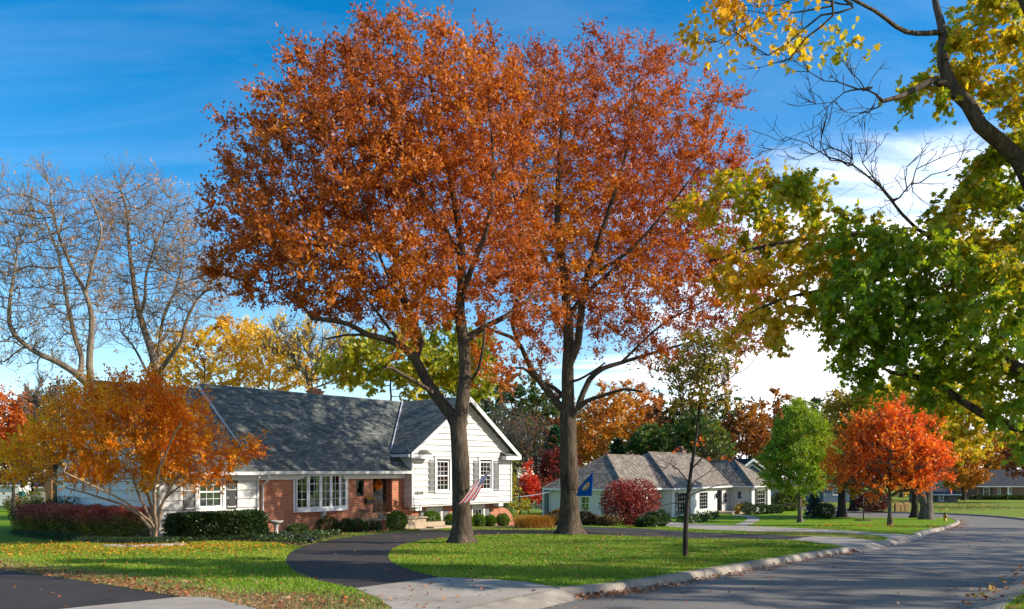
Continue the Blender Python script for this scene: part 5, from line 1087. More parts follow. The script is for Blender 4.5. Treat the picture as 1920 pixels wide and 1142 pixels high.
# ---- the big maple that leans in from the right
MB_ = (11.3, 14.3, float(G(14.3)))
def bigmaple(tr):
    B = np.array(MB_); q = lambda x, y, Y: np.array(P(x, y, Y))
    tr.limb([B - (0, 0, .2), B + (0, 0, .4), B + (-.1, -.1, 1.6), q(2120, 760, 14.0), q(2060, 640, 13.8), q(2010, 520, 13.6)], .62, .34)
    for i in range(3): tr.rad[i] *= 1.3 - .1 * i
    top = len(tr.p) - 1
    k = tr.limb([tr.p[top], q(1960, 400, 13.4), q(1905, 292, 13.2), q(1870, 262, 13.1), q(1838, 235, 13.0), q(1815, 195, 13.0), q(1785, 165, 13.0)], .165, .10, top)
    k2 = tr.limb([tr.p[k], q(1768, 120, 13.1), q(1768, 60, 13.3), q(1755, 10, 13.6), q(1740, -80, 14)], .095, .03, k)
    k3 = tr.limb([tr.p[k], q(1750, 150, 12.8), q(1720, 165, 12.5), q(1690, 180, 12.3), q(1655, 190, 12.1)], .065, .03, k)
    for pts in ([(1640, 178), (1610, 155), (1595, 125)], [(1630, 172), (1590, 160), (1550, 150), (1515, 140), (1495, 118)], [(1650, 200), (1635, 205)], [(1640, 165), (1600, 170), (1560, 190), (1530, 195)], [(1640, 195), (1630, 210), (1590, 212)], [(1620, 168), (1602, 150)]):
        j = tr.at(q(pts[0][0], pts[0][1], 12.1)); tr.limb([tr.p[j]] + [q(x, y, 12.05 + .1 * i) for i, (x, y) in enumerate(pts)], .018, .005, j, .15, .015)
    j = tr.at(q(1768, 60, 13.3)); tr.limb([tr.p[j], q(1700, 60, 12.6), q(1640, 20, 12), q(1560, -20, 11.6)], .05, .02, j)
    for pts in ([(1600, 20), (1540, 30), (1480, 80), (1440, 100), (1380, 60), (1345, 78)], [(1560, 10), (1500, 20), (1450, 30), (1400, 50)], [(1560, 30), (1510, 70), (1480, 110), (1440, 122)], [(1600, 10), (1520, -5), (1460, 10), (1395, 10)]):
        j = tr.at(q(1570, -10, 11.7)); tr.limb([tr.p[j]] + [q(x, y, 11.6 + .05 * i) for i, (x, y) in enumerate(pts)], .022, .005, j, .2, .015)
    # low limbs
    j = tr.at(q(2060, 640, 13.8)); l1 = tr.limb([tr.p[j], q(1990, 700, 13.8), q(1910, 690, 13.8), q(1860, 665, 13.9), q(1800, 640, 14.1), q(1760, 622, 14.3), q(1690, 590, 14.6), q(1600, 560, 15.0)], .15, .03, j)
    j = tr.at(q(2100, 720, 13.9)); tr.limb([tr.p[j], q(2000, 800, 14.2), q(1900, 800, 14.4), q(1840, 775, 14.6), q(1780, 735, 14.8), q(1740, 712, 15), q(1670, 698, 15.2)], .13, .04, j)
    j = tr.at(q(2040, 600, 13.7)); tr.limb([tr.p[j], q(1930, 560, 14.6), q(1840, 500, 15.2), q(1740, 470, 15.6), q(1620, 440, 15.8), q(1500, 450, 16), q(1400, 470, 16), q(1330, 490, 16)], .15, .02, j)
    j = tr.at(q(1740, 470, 15.6)); tr.limb([tr.p[j], q(1660, 520, 15.2), q(1560, 540, 15.2), q(1470, 560, 15.2), q(1400, 590, 15.2)], .06, .02, j)
    j = tr.at(q(1840, 500, 15.2)); tr.limb([tr.p[j], q(1720, 430, 14.6), q(1690, 400, 14.3), q(1650, 350, 14), q(1600, 310, 13.8)], .05, .012, j)
    k = tr.at(q(1640, 345, 14))
    for pts in ([(1570, 300), (1510, 270), (1470, 262), (1450, 280)], [(1590, 310), (1545, 290), (1540, 250), (1550, 215), (1535, 235)], [(1640, 340), (1620, 300), (1650, 270), (1640, 265)], [(1690, 370), (1720, 320), (1780, 290), (1830, 280)], [(1680, 380), (1640, 330), (1625, 290)], [(1700, 360), (1700, 310), (1740, 285)], [(1600, 300), (1560, 280), (1500, 300)], [(1710, 350), (1750, 330), (1800, 300)]):
        j = tr.at(q(pts[0][0], pts[0][1], 13.9)); tr.limb([tr.p[j]] + [q(x, y, 13.9 - .05 * i) for i, (x, y) in enumerate(pts)], .016, .004, j, .15, .02)
    j = tr.at(q(1960, 400, 13.4)); tr.limb([tr.p[j], q(1990, 250, 12.6), q(1960, 100, 12.2), q(1900, -30, 12)], .15, .04, j)
    j = tr.at(q(2010, 540, 13.6)); tr.limb([tr.p[j], q(1960, 440, 15), q(1900, 380, 16), q(1850, 340, 16.4)], .1, .03, j)
    tr.limb([tr.p[top], q(2080, 300, 14), q(2120, 100, 14.3), q(2150, -100, 14.6)], .26, .08, top)
    tr.spray(150, .42, .25, 4, 2, rmax=.014)
mb_bl = [(1850, 60, 95, 75, 13.2, 1.3), (1890, 180, 60, 70, 13, 1.2), (1780, 120, 45, 80, 13.2, .8, .6), (1720, 195, 45, 30, 12.8, .5, .5), (1880, 340, 60, 60, 14, 1.5, .8), (1830, 440, 120, 60, 14.6, 1.8), (1760, 530, 160, 70, 14, 2.2), (1620, 480, 130, 60, 15, 2), (1500, 440, 110, 60, 15.8, 1.5), (1420, 370, 75, 50, 16, 1.0), (1330, 385, 70, 45, 16, .8, .5), (1430, 560, 75, 55, 15.4, 1.2),
          (1560, 570, 90, 55, 14.5, 1.8), (1680, 620, 110, 60, 14.2, 2), (1850, 590, 100, 70, 13, 2), (1880, 720, 70, 80, 14, 2), (1770, 700, 110, 60, 15, 1.8), (1640, 690, 70, 35, 15.2, 1.2), (1530, 330, 60, 30, 15.8, .7, .8), (1910, 820, 30, 50, 14.5, 1.), (1970, 500, 60, 110, 14, 1.6, .45), (1965, 200, 50, 130, 13, 1.4, .45), (1410, 630, 50, 35, 15.2, .8, .9), (1390, 520, 60, 50, 15.6, .9, .8), (1700, 390, 70, 35, 15, 1., .6), (1460, 640, 25, 40, 15.2, .5, .6)]
MP = [(.15, .27, .011), (.23, .35, .012), (.33, .38, .014), (.60, .46, .018), (.80, .48, .02)]
mb_bl = [b[:5] + (b[5] * .8,) + tuple(b[6:]) for b in mb_bl]
root, tr = tree('silver_maple', 'big green and yellow maple leaning in from the right over the street', MB_, mb_bl, 0, .15, MP, attr=2100, step=.26, kill=.38, bark='bark_oak', limbs=bigmaple, tip=.0035, flare=False, maxn=13000)
bare = lambda p: ((p[:, 0] / p[:, 1] * F + CX < 1840) & (p[:, 0] / p[:, 1] * F + CX > 1460) & (HY - p[:, 2] / p[:, 1] * F > 135) & (HY - p[:, 2] / p[:, 1] * F < 325) & (p[:, 1] < 14.6))
def okleaf(p):
    x = p[:, 0] / p[:, 1] * F + CX; y = HY - p[:, 2] / p[:, 1] * F
    lim = np.interp(x, [1440, 1490, 1530, 1580, 1640, 1700, 1760, 1800, 1840, 1880], [340, 312, 320, 370, 420, 425, 385, 340, 290, 240])   # the limbs above this line are bare
    dead = (x > 1440) & (x < 1880) & (y > 110) & (y < lim) & ~((x > 1690) & (y < 225)) | (x < 1450) & (y > 110) & (y < 300)
    return ~dead
pos, ax, _, _ = shoots(tr, 64000, .36, -.05, rmax=.014, sel=okleaf, tipw=1.2)
xp = pos[:, 0] / pos[:, 1] * F + CX; yp = HY - pos[:, 2] / pos[:, 1] * F
kp = np.where((xp < 1640) & (yp < 170), RNG.random(len(xp)) < .045, np.where((xp < 1755) & (yp < 140), RNG.random(len(xp)) < .12, True)); pos, ax, xp, yp = pos[kp], ax[kp], xp[kp], yp[kp]
ex = .34 * np.clip((1520 - xp) / 160, -.3, 1) - .22 * np.clip((yp - 560) / 200, -.5, 1) + .12 * np.clip((250 - yp) / 250, -1, 1)
leaves(pos, ax + np.array([0, 0, -.55]), .092, 'maple', palette(pos, MP, .8, .3, extra=ex + .08), 'crown', M['leaf_maple'], root, MB_, flat=.35)
# ---- unseen maples added outside the view so their shade crosses road and lawns
for i, (x, y, hh, lab) in enumerate(((30, 11.5, 1.25, 'tall spreading maple added outside the right edge to shade the road'), (31, 18.5, 1.25, 'second tall maple added outside the right edge to shade road and lawn'), (36, 27.5, 1.25, 'unseen tall maple added to shade the bend of the street'), (44, 37, 1., 'tall maple added across the bend for its shade, outside the view'), (27, 5.5, 1.1, 'tall yellow maple added nearest the camera for its shade, outside the view'), (80, 92, 1.9, 'broad maple added to shade the ranch house lawn, outside the view'), (90, 116, 1.9, 'broadest maple added furthest along to shade the ranch house lawn, outside the view'))):
    b = (x, y, float(G(y))); z = b[2]; tr = Tree(); B = np.array(b); tr.limb([B - (0, 0, .1), B + (0, 0, 1.5 * hh), B + (.1, .1, 3.5 * hh), B + (.2, .2, 7. * hh), B + (.1, .3, 10 * hh)], .42 * hh, .12)
    d = unit(RNG.normal(size=(300, 3))) * RNG.random((300, 1)) ** .4 * np.array([5.3, 4.8, 4.6]) * hh ** .7 + B + (0, 0, 8.3 * hh); tr.grow(d, .45, .75, 6, 120, .05); tr.finish(.012)
    root = empty('maple_tree', b, 0, lab, 'tree'); tr.mesh('trunk', M['bark_dark'], root, b); pos, ax, _, _ = shoots(tr, 6200, .8, .1, rmax=.04); leaves(pos, ax, .19, 'maple', palette(pos, MP), 'crown', M['leaf_maple'], root, b)
# ------------------------------------------------------------------ shrubs, grass, fallen leaves
def hl(t, s, h=0.):   # brick-house local point -> world
    return (-10.1 + .633 * t - .774 * s, 32 + .774 * t + .633 * s, H0 + h)
def front(px, s):     # where the photo column px meets the line y = s in front of the brick house
    bx, by = -10.1 - .774 * s, 32 + .633 * s; r = (px - CX) / F; t = (r * by - bx) / (.633 - .774 * r)
    x, y = bx + .633 * t, by + .774 * t; return (x, y, float(G(y)))
def onb(p, d=.0): return (p[0], p[1], float(G(p[1])) + d)
BOX = [(.045, .11, .008), (.085, .17, .010), (.14, .25, .014), (.22, .32, .03)]
YEW = [(.012, .032, .007), (.022, .055, .010), (.045, .085, .014), (.08, .12, .02)]
def bush(name, label, base, rx, ry, h, n, size, cols, group=None, tpl='oval', rz=0., lump=.12, box=2., stems=5, topcol=None, mat='leaf', sparse=0., flat=.3, low=.0):
    """rounded shrub: stems plus leaves through a lumpy shell; box > 2 squares it off like a clipped hedge"""
    root = empty(name, base, 0, label, 'shrub', group); b = np.array(base, float)
    d = unit(RNG.normal(size=(n, 3)))
    if box > 2.:       # clipped hedge: even cover over the six sides, corners rounded off
        ar = np.array([ry * h, rx * h, 2 * rx * ry]); k = RNG.choice(3, n, p=ar / ar.sum()); q = RNG.random((n, 3)) * 2 - 1; q[np.arange(n), k] = np.sign(RNG.random(n) - .5 + (k == 2) * .45)
        d = np.zeros((n, 3)); d[np.arange(n), k] = q[np.arange(n), k]; d = unit(d + .3 * q); q = q / (np.abs(q) ** 8).sum(1, keepdims=True) ** (1 / 8)
    else: q = d / np.sqrt((d ** 2).sum(1, keepdims=True))
    lum = 1 + lump * noise((q if box <= 2. else q * [rx, ry, h]) * 2.2 + b[None] * .37, 1.5)
    rad = (1 - (RNG.random(n) ** 2) * (.35 + sparse))
    L = q * np.array([rx, ry, h / 2]) * (lum * rad)[:, None] * (1 + .03 * RNG.normal(size=(n, 1)))
    L[:, 2] += h * .5 + low; L[:, 2] = np.maximum(L[:, 2], .02 + .05 * RNG.random(n))
    c, s = math.cos(rz), math.sin(rz); W = np.stack([L[:, 0] * c - L[:, 1] * s, L[:, 0] * s + L[:, 1] * c, L[:, 2]], 1)
    od = np.stack([d[:, 0] * c - d[:, 1] * s, d[:, 0] * s + d[:, 1] * c, d[:, 2]], 1)
    ax = od * .8 + RNG.normal(size=(n, 3)) * .6 + np.array([0, 0, .35])
    col = palette(W + b, cols, 1.8, .4)
    if topcol is not None:
        w = np.clip((L[:, 2] / h - .45) * 2.2 + .25 * noise(W + b, 1.1) - topcol[1] * (L[:, 0] / rx), 0, 1)[:, None]; col = col * (1 - w) + palette(W + b, topcol[0], 1.8, .4) * w
    leaves(W + b, ax, size, tpl, col, 'foliage', M[mat], root, b, flat=flat)
    st = MB()
    for k in range(stems):
        a = k * 6.283 / stems + .4; r0 = .12 * min(rx, ry)
        e1 = (rx * .62 * math.cos(a), ry * .62 * math.sin(a)); e1 = (e1[0] * c - e1[1] * s, e1[0] * s + e1[1] * c)
        st.tube([(r0 * math.cos(a), r0 * math.sin(a), -.05), (e1[0] * .5, e1[1] * .5, h * .35), (e1[0], e1[1], h * .78)], [.02 + .012 * h, .012 + .008 * h, .005], 5)
    st.build('stem', M['bark_dark'], root, True)
    return root
# clipped round boxwoods
for px, s, r, lab in ((744, -2.3, .44, 'large dark round boxwood at the end of the stoop, nearest the driveway'), (809, -.75, .42, 'bright round boxwood before the first low window with cream panel'), (846, -.75, .34, 'round boxwood touching the left side of the oak trunk with the striped flag'),
                      (878, -.8, .27, 'boxwood peeping out at the right side of the oak trunk'), (897, -1.0, .33, 'round boxwood below the second low window, first of three in a row'), (919, -1.0, .30, 'round boxwood in the middle of the row of three by the brick wall'), (943, -1.0, .33, 'round boxwood by the curved brick wing wall, last of its row')):
    bush('boxwood', lab, front(px, s), r, r, r * 1.9, 2600, .07, BOX, 'clipped boxwoods along the brick house', lump=.07, stems=3)
for px, s, rx, h, lab in ((835, -1.1, .25, .3, 'tiny low green shrub left of the oak trunk among the boxwoods'), (700, -2.0, .32, .42, 'small dark evergreen mound before the weeping shrub'), (672, -2.1, .38, .5, 'dark evergreen mound left of the weeping shrub'), (650, -2.0, .36, .5, 'low green shrub under the right end of the bow window'),
                         (614, -1.5, .42, .62, 'spiky dark green shrub under the middle of the bow window'), (558, -1.3, .40, .36, 'flat dark green shrub right of the birdbath')):
    bush('evergreen_shrub', lab, front(px, s), rx, rx, h, 1500, .11, YEW, 'low evergreen shrubs under the bow window', 'thin', lump=.22, stems=3, mat='evergreen')
# hedges by the garage wing
a = np.array(gp(318, 1012)[:2]); c = np.array(gp(492, 1006)[:2]); m = (a + c) / 2; v = c - a
bush('hedge', 'dark green clipped hedge between the orange tree and the downspout', onb(m), np.hypot(*v) / 2,  .62, .86, 26000, .085, YEW, None, 'oval', math.atan2(v[1], v[0]), .06, 4., 9)
a = np.array(gp(58, 1000)[:2]); c = np.array(gp(262, 1011)[:2]); m = (a + c) / 2; v = c - a
bush('hedge', 'burgundy topped barberry hedge left of the orange tree', onb(m), np.hypot(*v) / 2, .75, 1.05, 26000, .07, [(.06, .07, .012), (.14, .15, .014), (.26, .26, .018)], None, 'oval', math.atan2(v[1], v[0]), .12, 3.4, 9, ([(.32, .05, .05), (.48, .10, .08), (.58, .19, .12)], .35))
bush('evergreen_shrub', 'dark spreading yew at the left end of the burgundy hedge', onb(gp(60, 990)), 1.0, .8, .95, 3600, .13, YEW, None, 'thin', lump=.3, stems=4, mat='evergreen')
bush('evergreen_shrub', 'dark spreading yew behind the burgundy hedge before the white end wall', onb((P(100, 0, 32.5).x, 32.5)), 1.5, .8, 1.35, 4500, .14, YEW, None, 'thin', lump=.25, stems=4, mat='evergreen')
# shrubs by the white house
bush('burning_bush', 'rounded crimson burning bush before the white garage', onb(gp(1182, 985)), 1.66, 1.6, 2.6, 7500, .13, [(.14, .02, .02), (.26, .035, .03), (.36, .06, .04), (.26, .11, .09)], None, 'oval', lump=.14, stems=14, sparse=.5)
for px, py, rx, h, cols, lab in ((1050, 985, .55, .85, [(.05, .08, .01), (.12, .12, .015), (.3, .05, .02)], 'red and green shrub at the left corner of the white house'), (1098, 984, .6, .75, [(.05, .03, .02), (.10, .06, .03), (.06, .07, .02)], 'dark brown green shrub right of the oak trunk with the blue flag'), (1122, 984, .5, .5, [(.2, .14, .08), (.26, .17, .09), (.12, .10, .04)], 'dry tan shrub left of the burning bush'),
                           (1142, 986, .5, .5, [(.22, .10, .05), (.16, .10, .04), (.08, .09, .03)], 'dry reddish shrub touching the burning bush'), (1232, 987, .6, .75, YEW, 'dark evergreen shrub right of the burning bush'), (1212, 989, .5, .5, YEW, 'low dark shrub under the burning bush')):
    bush('shrub', lab, onb(gp(px, py)), rx, rx, h, 1300, .12, cols, 'shrubs along the white garage', lump=.2, stems=4)
for i, (px, r) in enumerate(((1402, .62), (1421, .55), (1435, .5), (1446, .46), (1454, .44), (1461, .42))):
    Y = 73.5 + i * .75
    bush('boxwood', ['first and biggest', 'second', 'third', 'fourth', 'fifth', 'last and smallest'][i] + ' round dark boxwood in the row before the white house window', (P(px, 0, Y).x, Y, float(G(Y))), r, r, r * 1.75, 1300, .1, YEW, 'boxwood row at the white house', lump=.06, stems=3)
bush('shrub', 'dark round shrub right of the small blue spruce', onb((P(1547, 0, 66).x, 66)), .75, .75, 1.2, 1600, .14, YEW, None, lump=.12, stems=3)
conifer('spruce_tree', 'small blue grey spruce beyond the green tree on the white house lawn', onb((P(1526, 0, 67).x, 67)), 2.1, .95, 1500, .2, [(.04, .08, .075), (.06, .11, .10), (.09, .14, .13)])
bush('shrub', 'dark burgundy round shrub beyond the thin post', onb((P(1637, 0, 82).x, 82)), 1.6, 1.3, 1.9, 3000, .18, DRED[:2] + [(.05, .03, .02)], None, lump=.16, stems=4)
bush('shrub', 'mixed green shrubbery at the right end of the white house', onb((P(1478, 0, 84).x, 84)), 1.8, 1.2, 2.0, 2600, .2, [(.06, .09, .015), (.12, .15, .02), (.25, .22, .03)], None, lump=.3, stems=5)
for px, Y, rx, lab in ((1838, 141, 2.2, 'dark low shrub under the first ranch house window'), (1862, 141, 1.6, 'dark low shrub by the ranch house porch post'), (1888, 141, 2.2, 'dark low shrub under the wide ranch house window'), (1912, 141, 1.6, 'dark low shrub at the frame edge by the ranch house')):
    bush('shrub', lab, onb((P(px, 0, Y).x, Y)), rx, .7, .75, 900, .25, YEW, 'shrubs along the ranch house', lump=.2, stems=3)
bush('rose_bush', 'leggy rose bush with pink blooms in front of the chain link fence', onb((P(30, 0, 82).x, 82)), 1.3, .9, 1.5, 1500, .17, [(.04, .08, .015), (.08, .13, .02), (.14, .17, .03), (.5, .12, .1)], None, lump=.3, stems=6, sparse=.5)
bush('shrub', 'yellow green shrub behind the chain link fence', onb((P(55, 0, 92).x, 92)), 1.5, 1., 2.0, 1400, .2, [(.2, .2, .02), (.36, .3, .025), (.4, .2, .03)], None, lump=.3, stems=5, sparse=.4)
# grass-like plants: clumps of blades
def blades(name, mat, parent, origin, P0, h, w, cols, lean=.5, droop=.4, segs=3):
    n = len(P0); a = RNG.random(n) * 6.283; ln = lean * (.3 + RNG.random(n)); hh = h * (.55 + .6 * RNG.random(n))
    d = np.stack([np.cos(a), np.sin(a)], 1); sd = np.stack([-np.sin(a), np.cos(a), np.zeros(n)], 1); V = []
    for k in range(segs + 1):
        t = k / segs; out = ln * hh * (t ** 1.6); z = hh * (t - droop * t * t * t)
        c = P0 + np.concatenate([d * out[:, None], z[:, None]], 1); ww = w * (1 - t * .92) * .5
        V += [c - sd * ww, c + sd * ww]
    V = np.stack(V, 1); k = 2 * (segs + 1); V = V.reshape(-1, 3) - np.array(origin)
    F_ = np.concatenate([(np.arange(n) * k)[:, None] + np.array([2 * j, 2 * j + 1, 2 * j + 3, 2 * j + 2])[None] for j in range(segs)])
    return link(name, fast_mesh(name, V, F_, False, np.repeat(cols, k, 0)), mat, parent)
b = onb((P(1001, 0, 38.2).x, 38.2)); root = empty('ornamental_grass', b, 0, 'wide clump of golden ornamental grass by the curved brick wing wall', 'grass clump')
n = 5200; q = RNG.normal(size=(n, 2)) * np.array([.42, .3]); q = np.clip(q, -.85, .85); P0 = np.concatenate([q, np.zeros((n, 1))], 1) + np.array(b)
blades('blades', M['grass'], root, b, P0, .78, .016, palette(P0, [(.30, .14, .02), (.42, .20, .025), (.55, .30, .05), (.25, .20, .03)], 2.), .75, .25)
lir = crom(pxs([(38, 1000), (70, 1007), (130, 1013), (200, 1018), (265, 1020), (300, 1017)]), 12); n = 9000
i = RNG.integers(0, len(lir) - 1, n); L = np.array(lir); q = L[i] + (L[i + 1] - L[i]) * RNG.random((n, 1)) + RNG.normal(size=(n, 2)) * .2
P0 = np.stack([q[:, 0], q[:, 1], G(q[:, 1]) + .01], 1)
tag(blades('liriope', M['grass'], None, (0, 0, 0), P0, .34, .016, palette(P0, [(.035, .065, .03), (.06, .10, .045), (.09, .13, .06)], 1.2), 1.0, .5), kind='stuff')
# ground cover with leaves under the windows
def scatter_poly(poly, n):
    xs_, ys_ = [p[0] for p in poly], [p[1] for p in poly]; out = np.empty((0, 2))
    while len(out) < n:
        q = RNG.random((n * 3, 2)) * [max(xs_) - min(xs_), max(ys_) - min(ys_)] + [min(xs_), min(ys_)]; out = np.concatenate([out, q[inside(q[:, 0], q[:, 1], poly)]])
    return out[:n]
bedp = pxs([(300, 1021), (420, 1014), (520, 1019), (566, 1024), (605, 1012), (640, 1005), (640, 998), (560, 1001), (490, 1004), (400, 1010), (330, 1014)])
q = scatter_poly(bedp, 4200); P0 = np.stack([q[:, 0], q[:, 1], G(q[:, 1]) + .03 + .1 * RNG.random(len(q))], 1)
tag(leaves(P0, RNG.normal(size=P0.shape) + [0, 0, .3], .085, 'oval', palette(P0, YEW + [(.07, .10, .02)], 1.4), 'ground_cover', M['leaf'], None, (0, 0, 0), flat=.8), kind='stuff')
q = np.concatenate([scatter_poly(pxs([(1268, 978), (1345, 966), (1350, 970), (1300, 983)]), 1600)]); P0 = np.stack([q[:, 0], q[:, 1], G(q[:, 1]) + .05 + .4 * RNG.random(len(q)) ** 1.5], 1)
tag(leaves(P0, RNG.normal(size=P0.shape) + [0, 0, .5], .17, 'oval', palette(P0, YEW, 1.), 'ground_cover', M['evergreen'], None, (0, 0, 0), flat=.6), kind='stuff')
# lawn grass blades near the camera
ringp = ring_out + branch[1:] + ring_in[::-1]; gdp = edgeL[:-1] + [D0, (-6.6, 9.75), (-8.3, 7.6), (-22, 14.5)]; gap = [D0, (-4.4, 11.75)] + pxs([(480, 1142)]) + [(-2.6, 8.7), (-6.0, 4.5), (-8.3, 7.6), (-6.6, 9.75)]
HARD = [ringp, ap1, ap2, gdp, gap, wd + pxs([(690 + 1000, 1009)]) + wf]
def lawn_pts(n, x0, x1, y0, y1, poly=lawn1, pw=1.):
    q = RNG.random((n, 2)); y = y0 + (y1 - y0) * q[:, 1] ** pw; x = x0 + (x1 - x0) * q[:, 0]
    ok = inside(x, y, poly)
    for h in HARD + [bedp]: ok &= ~inside(x, y, h)
    ok &= np.abs(x / y) < .72
    return np.stack([x[ok], y[ok], G(y[ok])], 1)
GP = np.concatenate([lawn_pts(520000, -14, 12, 10, 27, pw=1.25), lawn_pts(110000, -16, 16, 27, 40), lawn_pts(40000, 4, 14, 8, 20, lawn2)])
dv = dryf(GP[:, 0], GP[:, 1]); dv = np.where(GP[:, 0] > 5.5, np.where(inside(GP[:, 0], GP[:, 1], lawn2), .15, dv), dv)
gc = palette(GP, [(.08, .18, .007), (.15, .28, .009), (.25, .38, .013), (.42, .46, .05)], .42, .5); dc = palette(GP, [(.25, .17, .07), (.38, .27, .12), (.45, .34, .17)], .9, .5)
w = (RNG.random(len(GP)) < dv * .95 + .04)[:, None]; gc = np.where(w, dc, gc)
hh = (.032 + .022 * RNG.random(len(GP))) * (1 - .4 * dv) * (1 + .25 * noise(GP, 1.4))
n = len(GP); a = RNG.random(n) * 6.283; d = np.stack([np.cos(a), np.sin(a), np.zeros(n)], 1); wv = np.stack([-d[:, 1], d[:, 0], d[:, 2]], 1) * (.0045 + .0006 * GP[:, 1:2] * .4)
tp = GP + d * (hh * (.2 + .8 * RNG.random(n)))[:, None] + np.array([0, 0, 1.]) * hh[:, None]
V = np.stack([GP - wv, GP + wv, tp], 1).reshape(-1, 3); Fc = np.arange(3 * n).reshape(n, 3)
tag(link('grass', fast_mesh('grass', V, Fc, False, np.repeat(gc, 3, 0)), M['grass']), kind='stuff')
# fallen leaves
def drop_leaves(name, q, cols, size, z, mat='litter', tpl='oak', f=.8):
    P0 = np.stack([q[:, 0], q[:, 1], G(q[:, 1]) + z + .02 * RNG.random(len(q))], 1); ax = RNG.normal(size=P0.shape) * [1, 1, .35]
    return tag(leaves(P0, ax, size, tpl, palette(P0, cols, f, .9), name, M[mat], None, (0, 0, 0), fold=.6, flat=1.6), kind='stuff')
def only_lawn(q): 
    ok = inside(q[:, 0], q[:, 1], lawn1)
    for h in HARD: ok &= ~inside(q[:, 0], q[:, 1], h)
    return q[ok]
DL = [(.26, .09, .04), (.40, .16, .07), (.48, .27, .15), (.52, .18, .04), (.32, .08, .04)]
q = np.concatenate([RNG.normal(size=(2700, 2)) * [3.6, 1.6] + gp(190, 1032)[:2], RNG.normal(size=(1500, 2)) * [2.4, 1.0] + gp(300, 1024)[:2]]); q = only_lawn(q)
drop_leaves('fallen_orange_leaves', q, [(.45, .14, .012), (.58, .24, .015), (.66, .36, .03)], .066, .03, tpl='oval')
def along(line, n, s0, s1):
    L = np.array(line); i = RNG.integers(0, len(L) - 1, n); d = L[i + 1] - L[i]; d = d / (np.hypot(d[:, 0], d[:, 1])[:, None] + 1e-9); nn = np.stack([d[:, 1], -d[:, 0]], 1)
    return L[i] + (L[i + 1] - L[i]) * RNG.random((n, 1)) + nn * (s0 + (s1 - s0) * RNG.random((n, 1)) ** 2)
drop_leaves('fallen_brown_leaves', only_lawn(np.concatenate([along(edgeL + pxs([(420, 1128), (480, 1142), (540, 1165)]), 800, 0., -.7), RNG.normal(size=(140, 2)) * [1.1, .4] + gp(290, 1092)[:2], RNG.normal(size=(230, 2)) * [1., .5] + gp(580, 1128)[:2], scatter_poly(pxs([(560, 1060), (560, 1000), (1300, 1005), (1550, 1020), (1100, 1095), (830, 1080)]), 2600), scatter_poly(pxs([(0, 1060), (0, 1010), (540, 1040), (660, 1110), (480, 1140)]), 500)])), DL, .068, .03)
q = np.concatenate([along(edgeL, 260, .02, .5), along(dens(K1a), 900, .12, .55), along(dens(K1b[8:44]), 700, .12, .7), along(dens(k1_mid + [K1b[0]]), 120, -.4, .5), along(dens([K1a[-1]] + k1_mid), 260, -.3, .5), RNG.normal(size=(90, 2)) * [1.3, .5] + gp(890, 1132)[:2]])
drop_leaves('fallen_leaves_on_street', q, DL, .065, -.10)
q = np.concatenate([scatter_poly(gdp[:30] + [(-8.3, 7.6)], 60), scatter_poly(ap1, 60), scatter_poly(ringp, 110), scatter_poly(gap, 10)]); drop_leaves('fallen_leaves_on_drives', q, DL, .075, .02)
q = np.concatenate([scatter_poly(pxs([(880, 1142), (1100, 1108), (1500, 1045), (1700, 1005), (1900, 1000), (1920, 1050), (1850, 1100), (1820, 1142)]), 160)]); drop_leaves('fallen_leaves_on_street', q, DL, .06, -.105)
q = np.concatenate([along(dens(K2[8:34]), 2600, .15, .9), along(dens(K2[8:34]), 500, -.5, -.1)]); drop_leaves('fallen_leaves_by_near_kerb', q, DL + [(.6, .33, .04)], .09, -.02)
q = RNG.normal(size=(170, 2)) * [2.4, 3.] + gp(1668, 987)[:2]; drop_leaves('fallen_red_leaves', only_lawn(q), REDM, .085, .03, tpl='maple')
q = scatter_poly([(44, 82), (43, 100), (46, 140), (75, 140), (58, 90)], 2200); drop_leaves('fallen_leaves_far_lawn', q, DL + [(.6, .3, .04)], .22, .03)
q = scatter_poly(pxs([(690, 1001), (765, 996), (770, 986), (690, 992)]), 500); drop_leaves('fallen_leaves_in_bed', q, DL + [(.5, .2, .05)], .09, .05)
# ------------------------------------------------------------------ small things
b = gp(518, 1006); r = empty('birdbath', b, 0, 'pale stone birdbath on a column at the corner of the brick wall', 'birdbath')
MB().lathe([(.19, 0), (.19, .04), (.12, .07), (.075, .12), (.065, .3), (.08, .42), (.11, .46)], n=20).build('pedestal', M['stone'], r, True)
MB().lathe([(.10, .46), (.2, .50), (.25, .56), (.25, .585), (.22, .585), (.16, .54), (.02, .525)], n=24).build('bowl', M['stone'], r, True)
mb = MB(); pp = crom(pxs([(494, 1004), (520, 1009), (545, 1008), (566, 1010), (580, 1014), (584, 1020)]), 14)
mb.tube([(x, y, float(G(y)) + .09) for x, y in pp], [.06 + .008 * (i % 2) for i in range(len(pp))], 10)
tag(mb.build('drain_pipe', M['pipe'], None, True), 'black corrugated drain pipe lying across the bed beside the birdbath', 'pipe')
for i, (px, py, s) in enumerate(((208, 1025, .3), (226, 1026, .34), (250, 1026, .3), (276, 1025, .32), (304, 1024, .36), (330, 1023, .3))):
    b = gp(px, py); mb = MB(); k = 9; pts = [(s * (.8 + .3 * RNG.random()) * math.cos(j * 6.283 / k), .6 * s * (.8 + .3 * RNG.random()) * math.sin(j * 6.283 / k)) for j in range(k)]
    mb.prism(pts, 'z', -.05, .055); o = mb.build('edging_stone', M['stone'], None, bevel=.015); o.location = b
    tag(o, 'flat grey edging stone in the row at the foot of the orange tree', 'stone', 'edging stones under the orange tree')
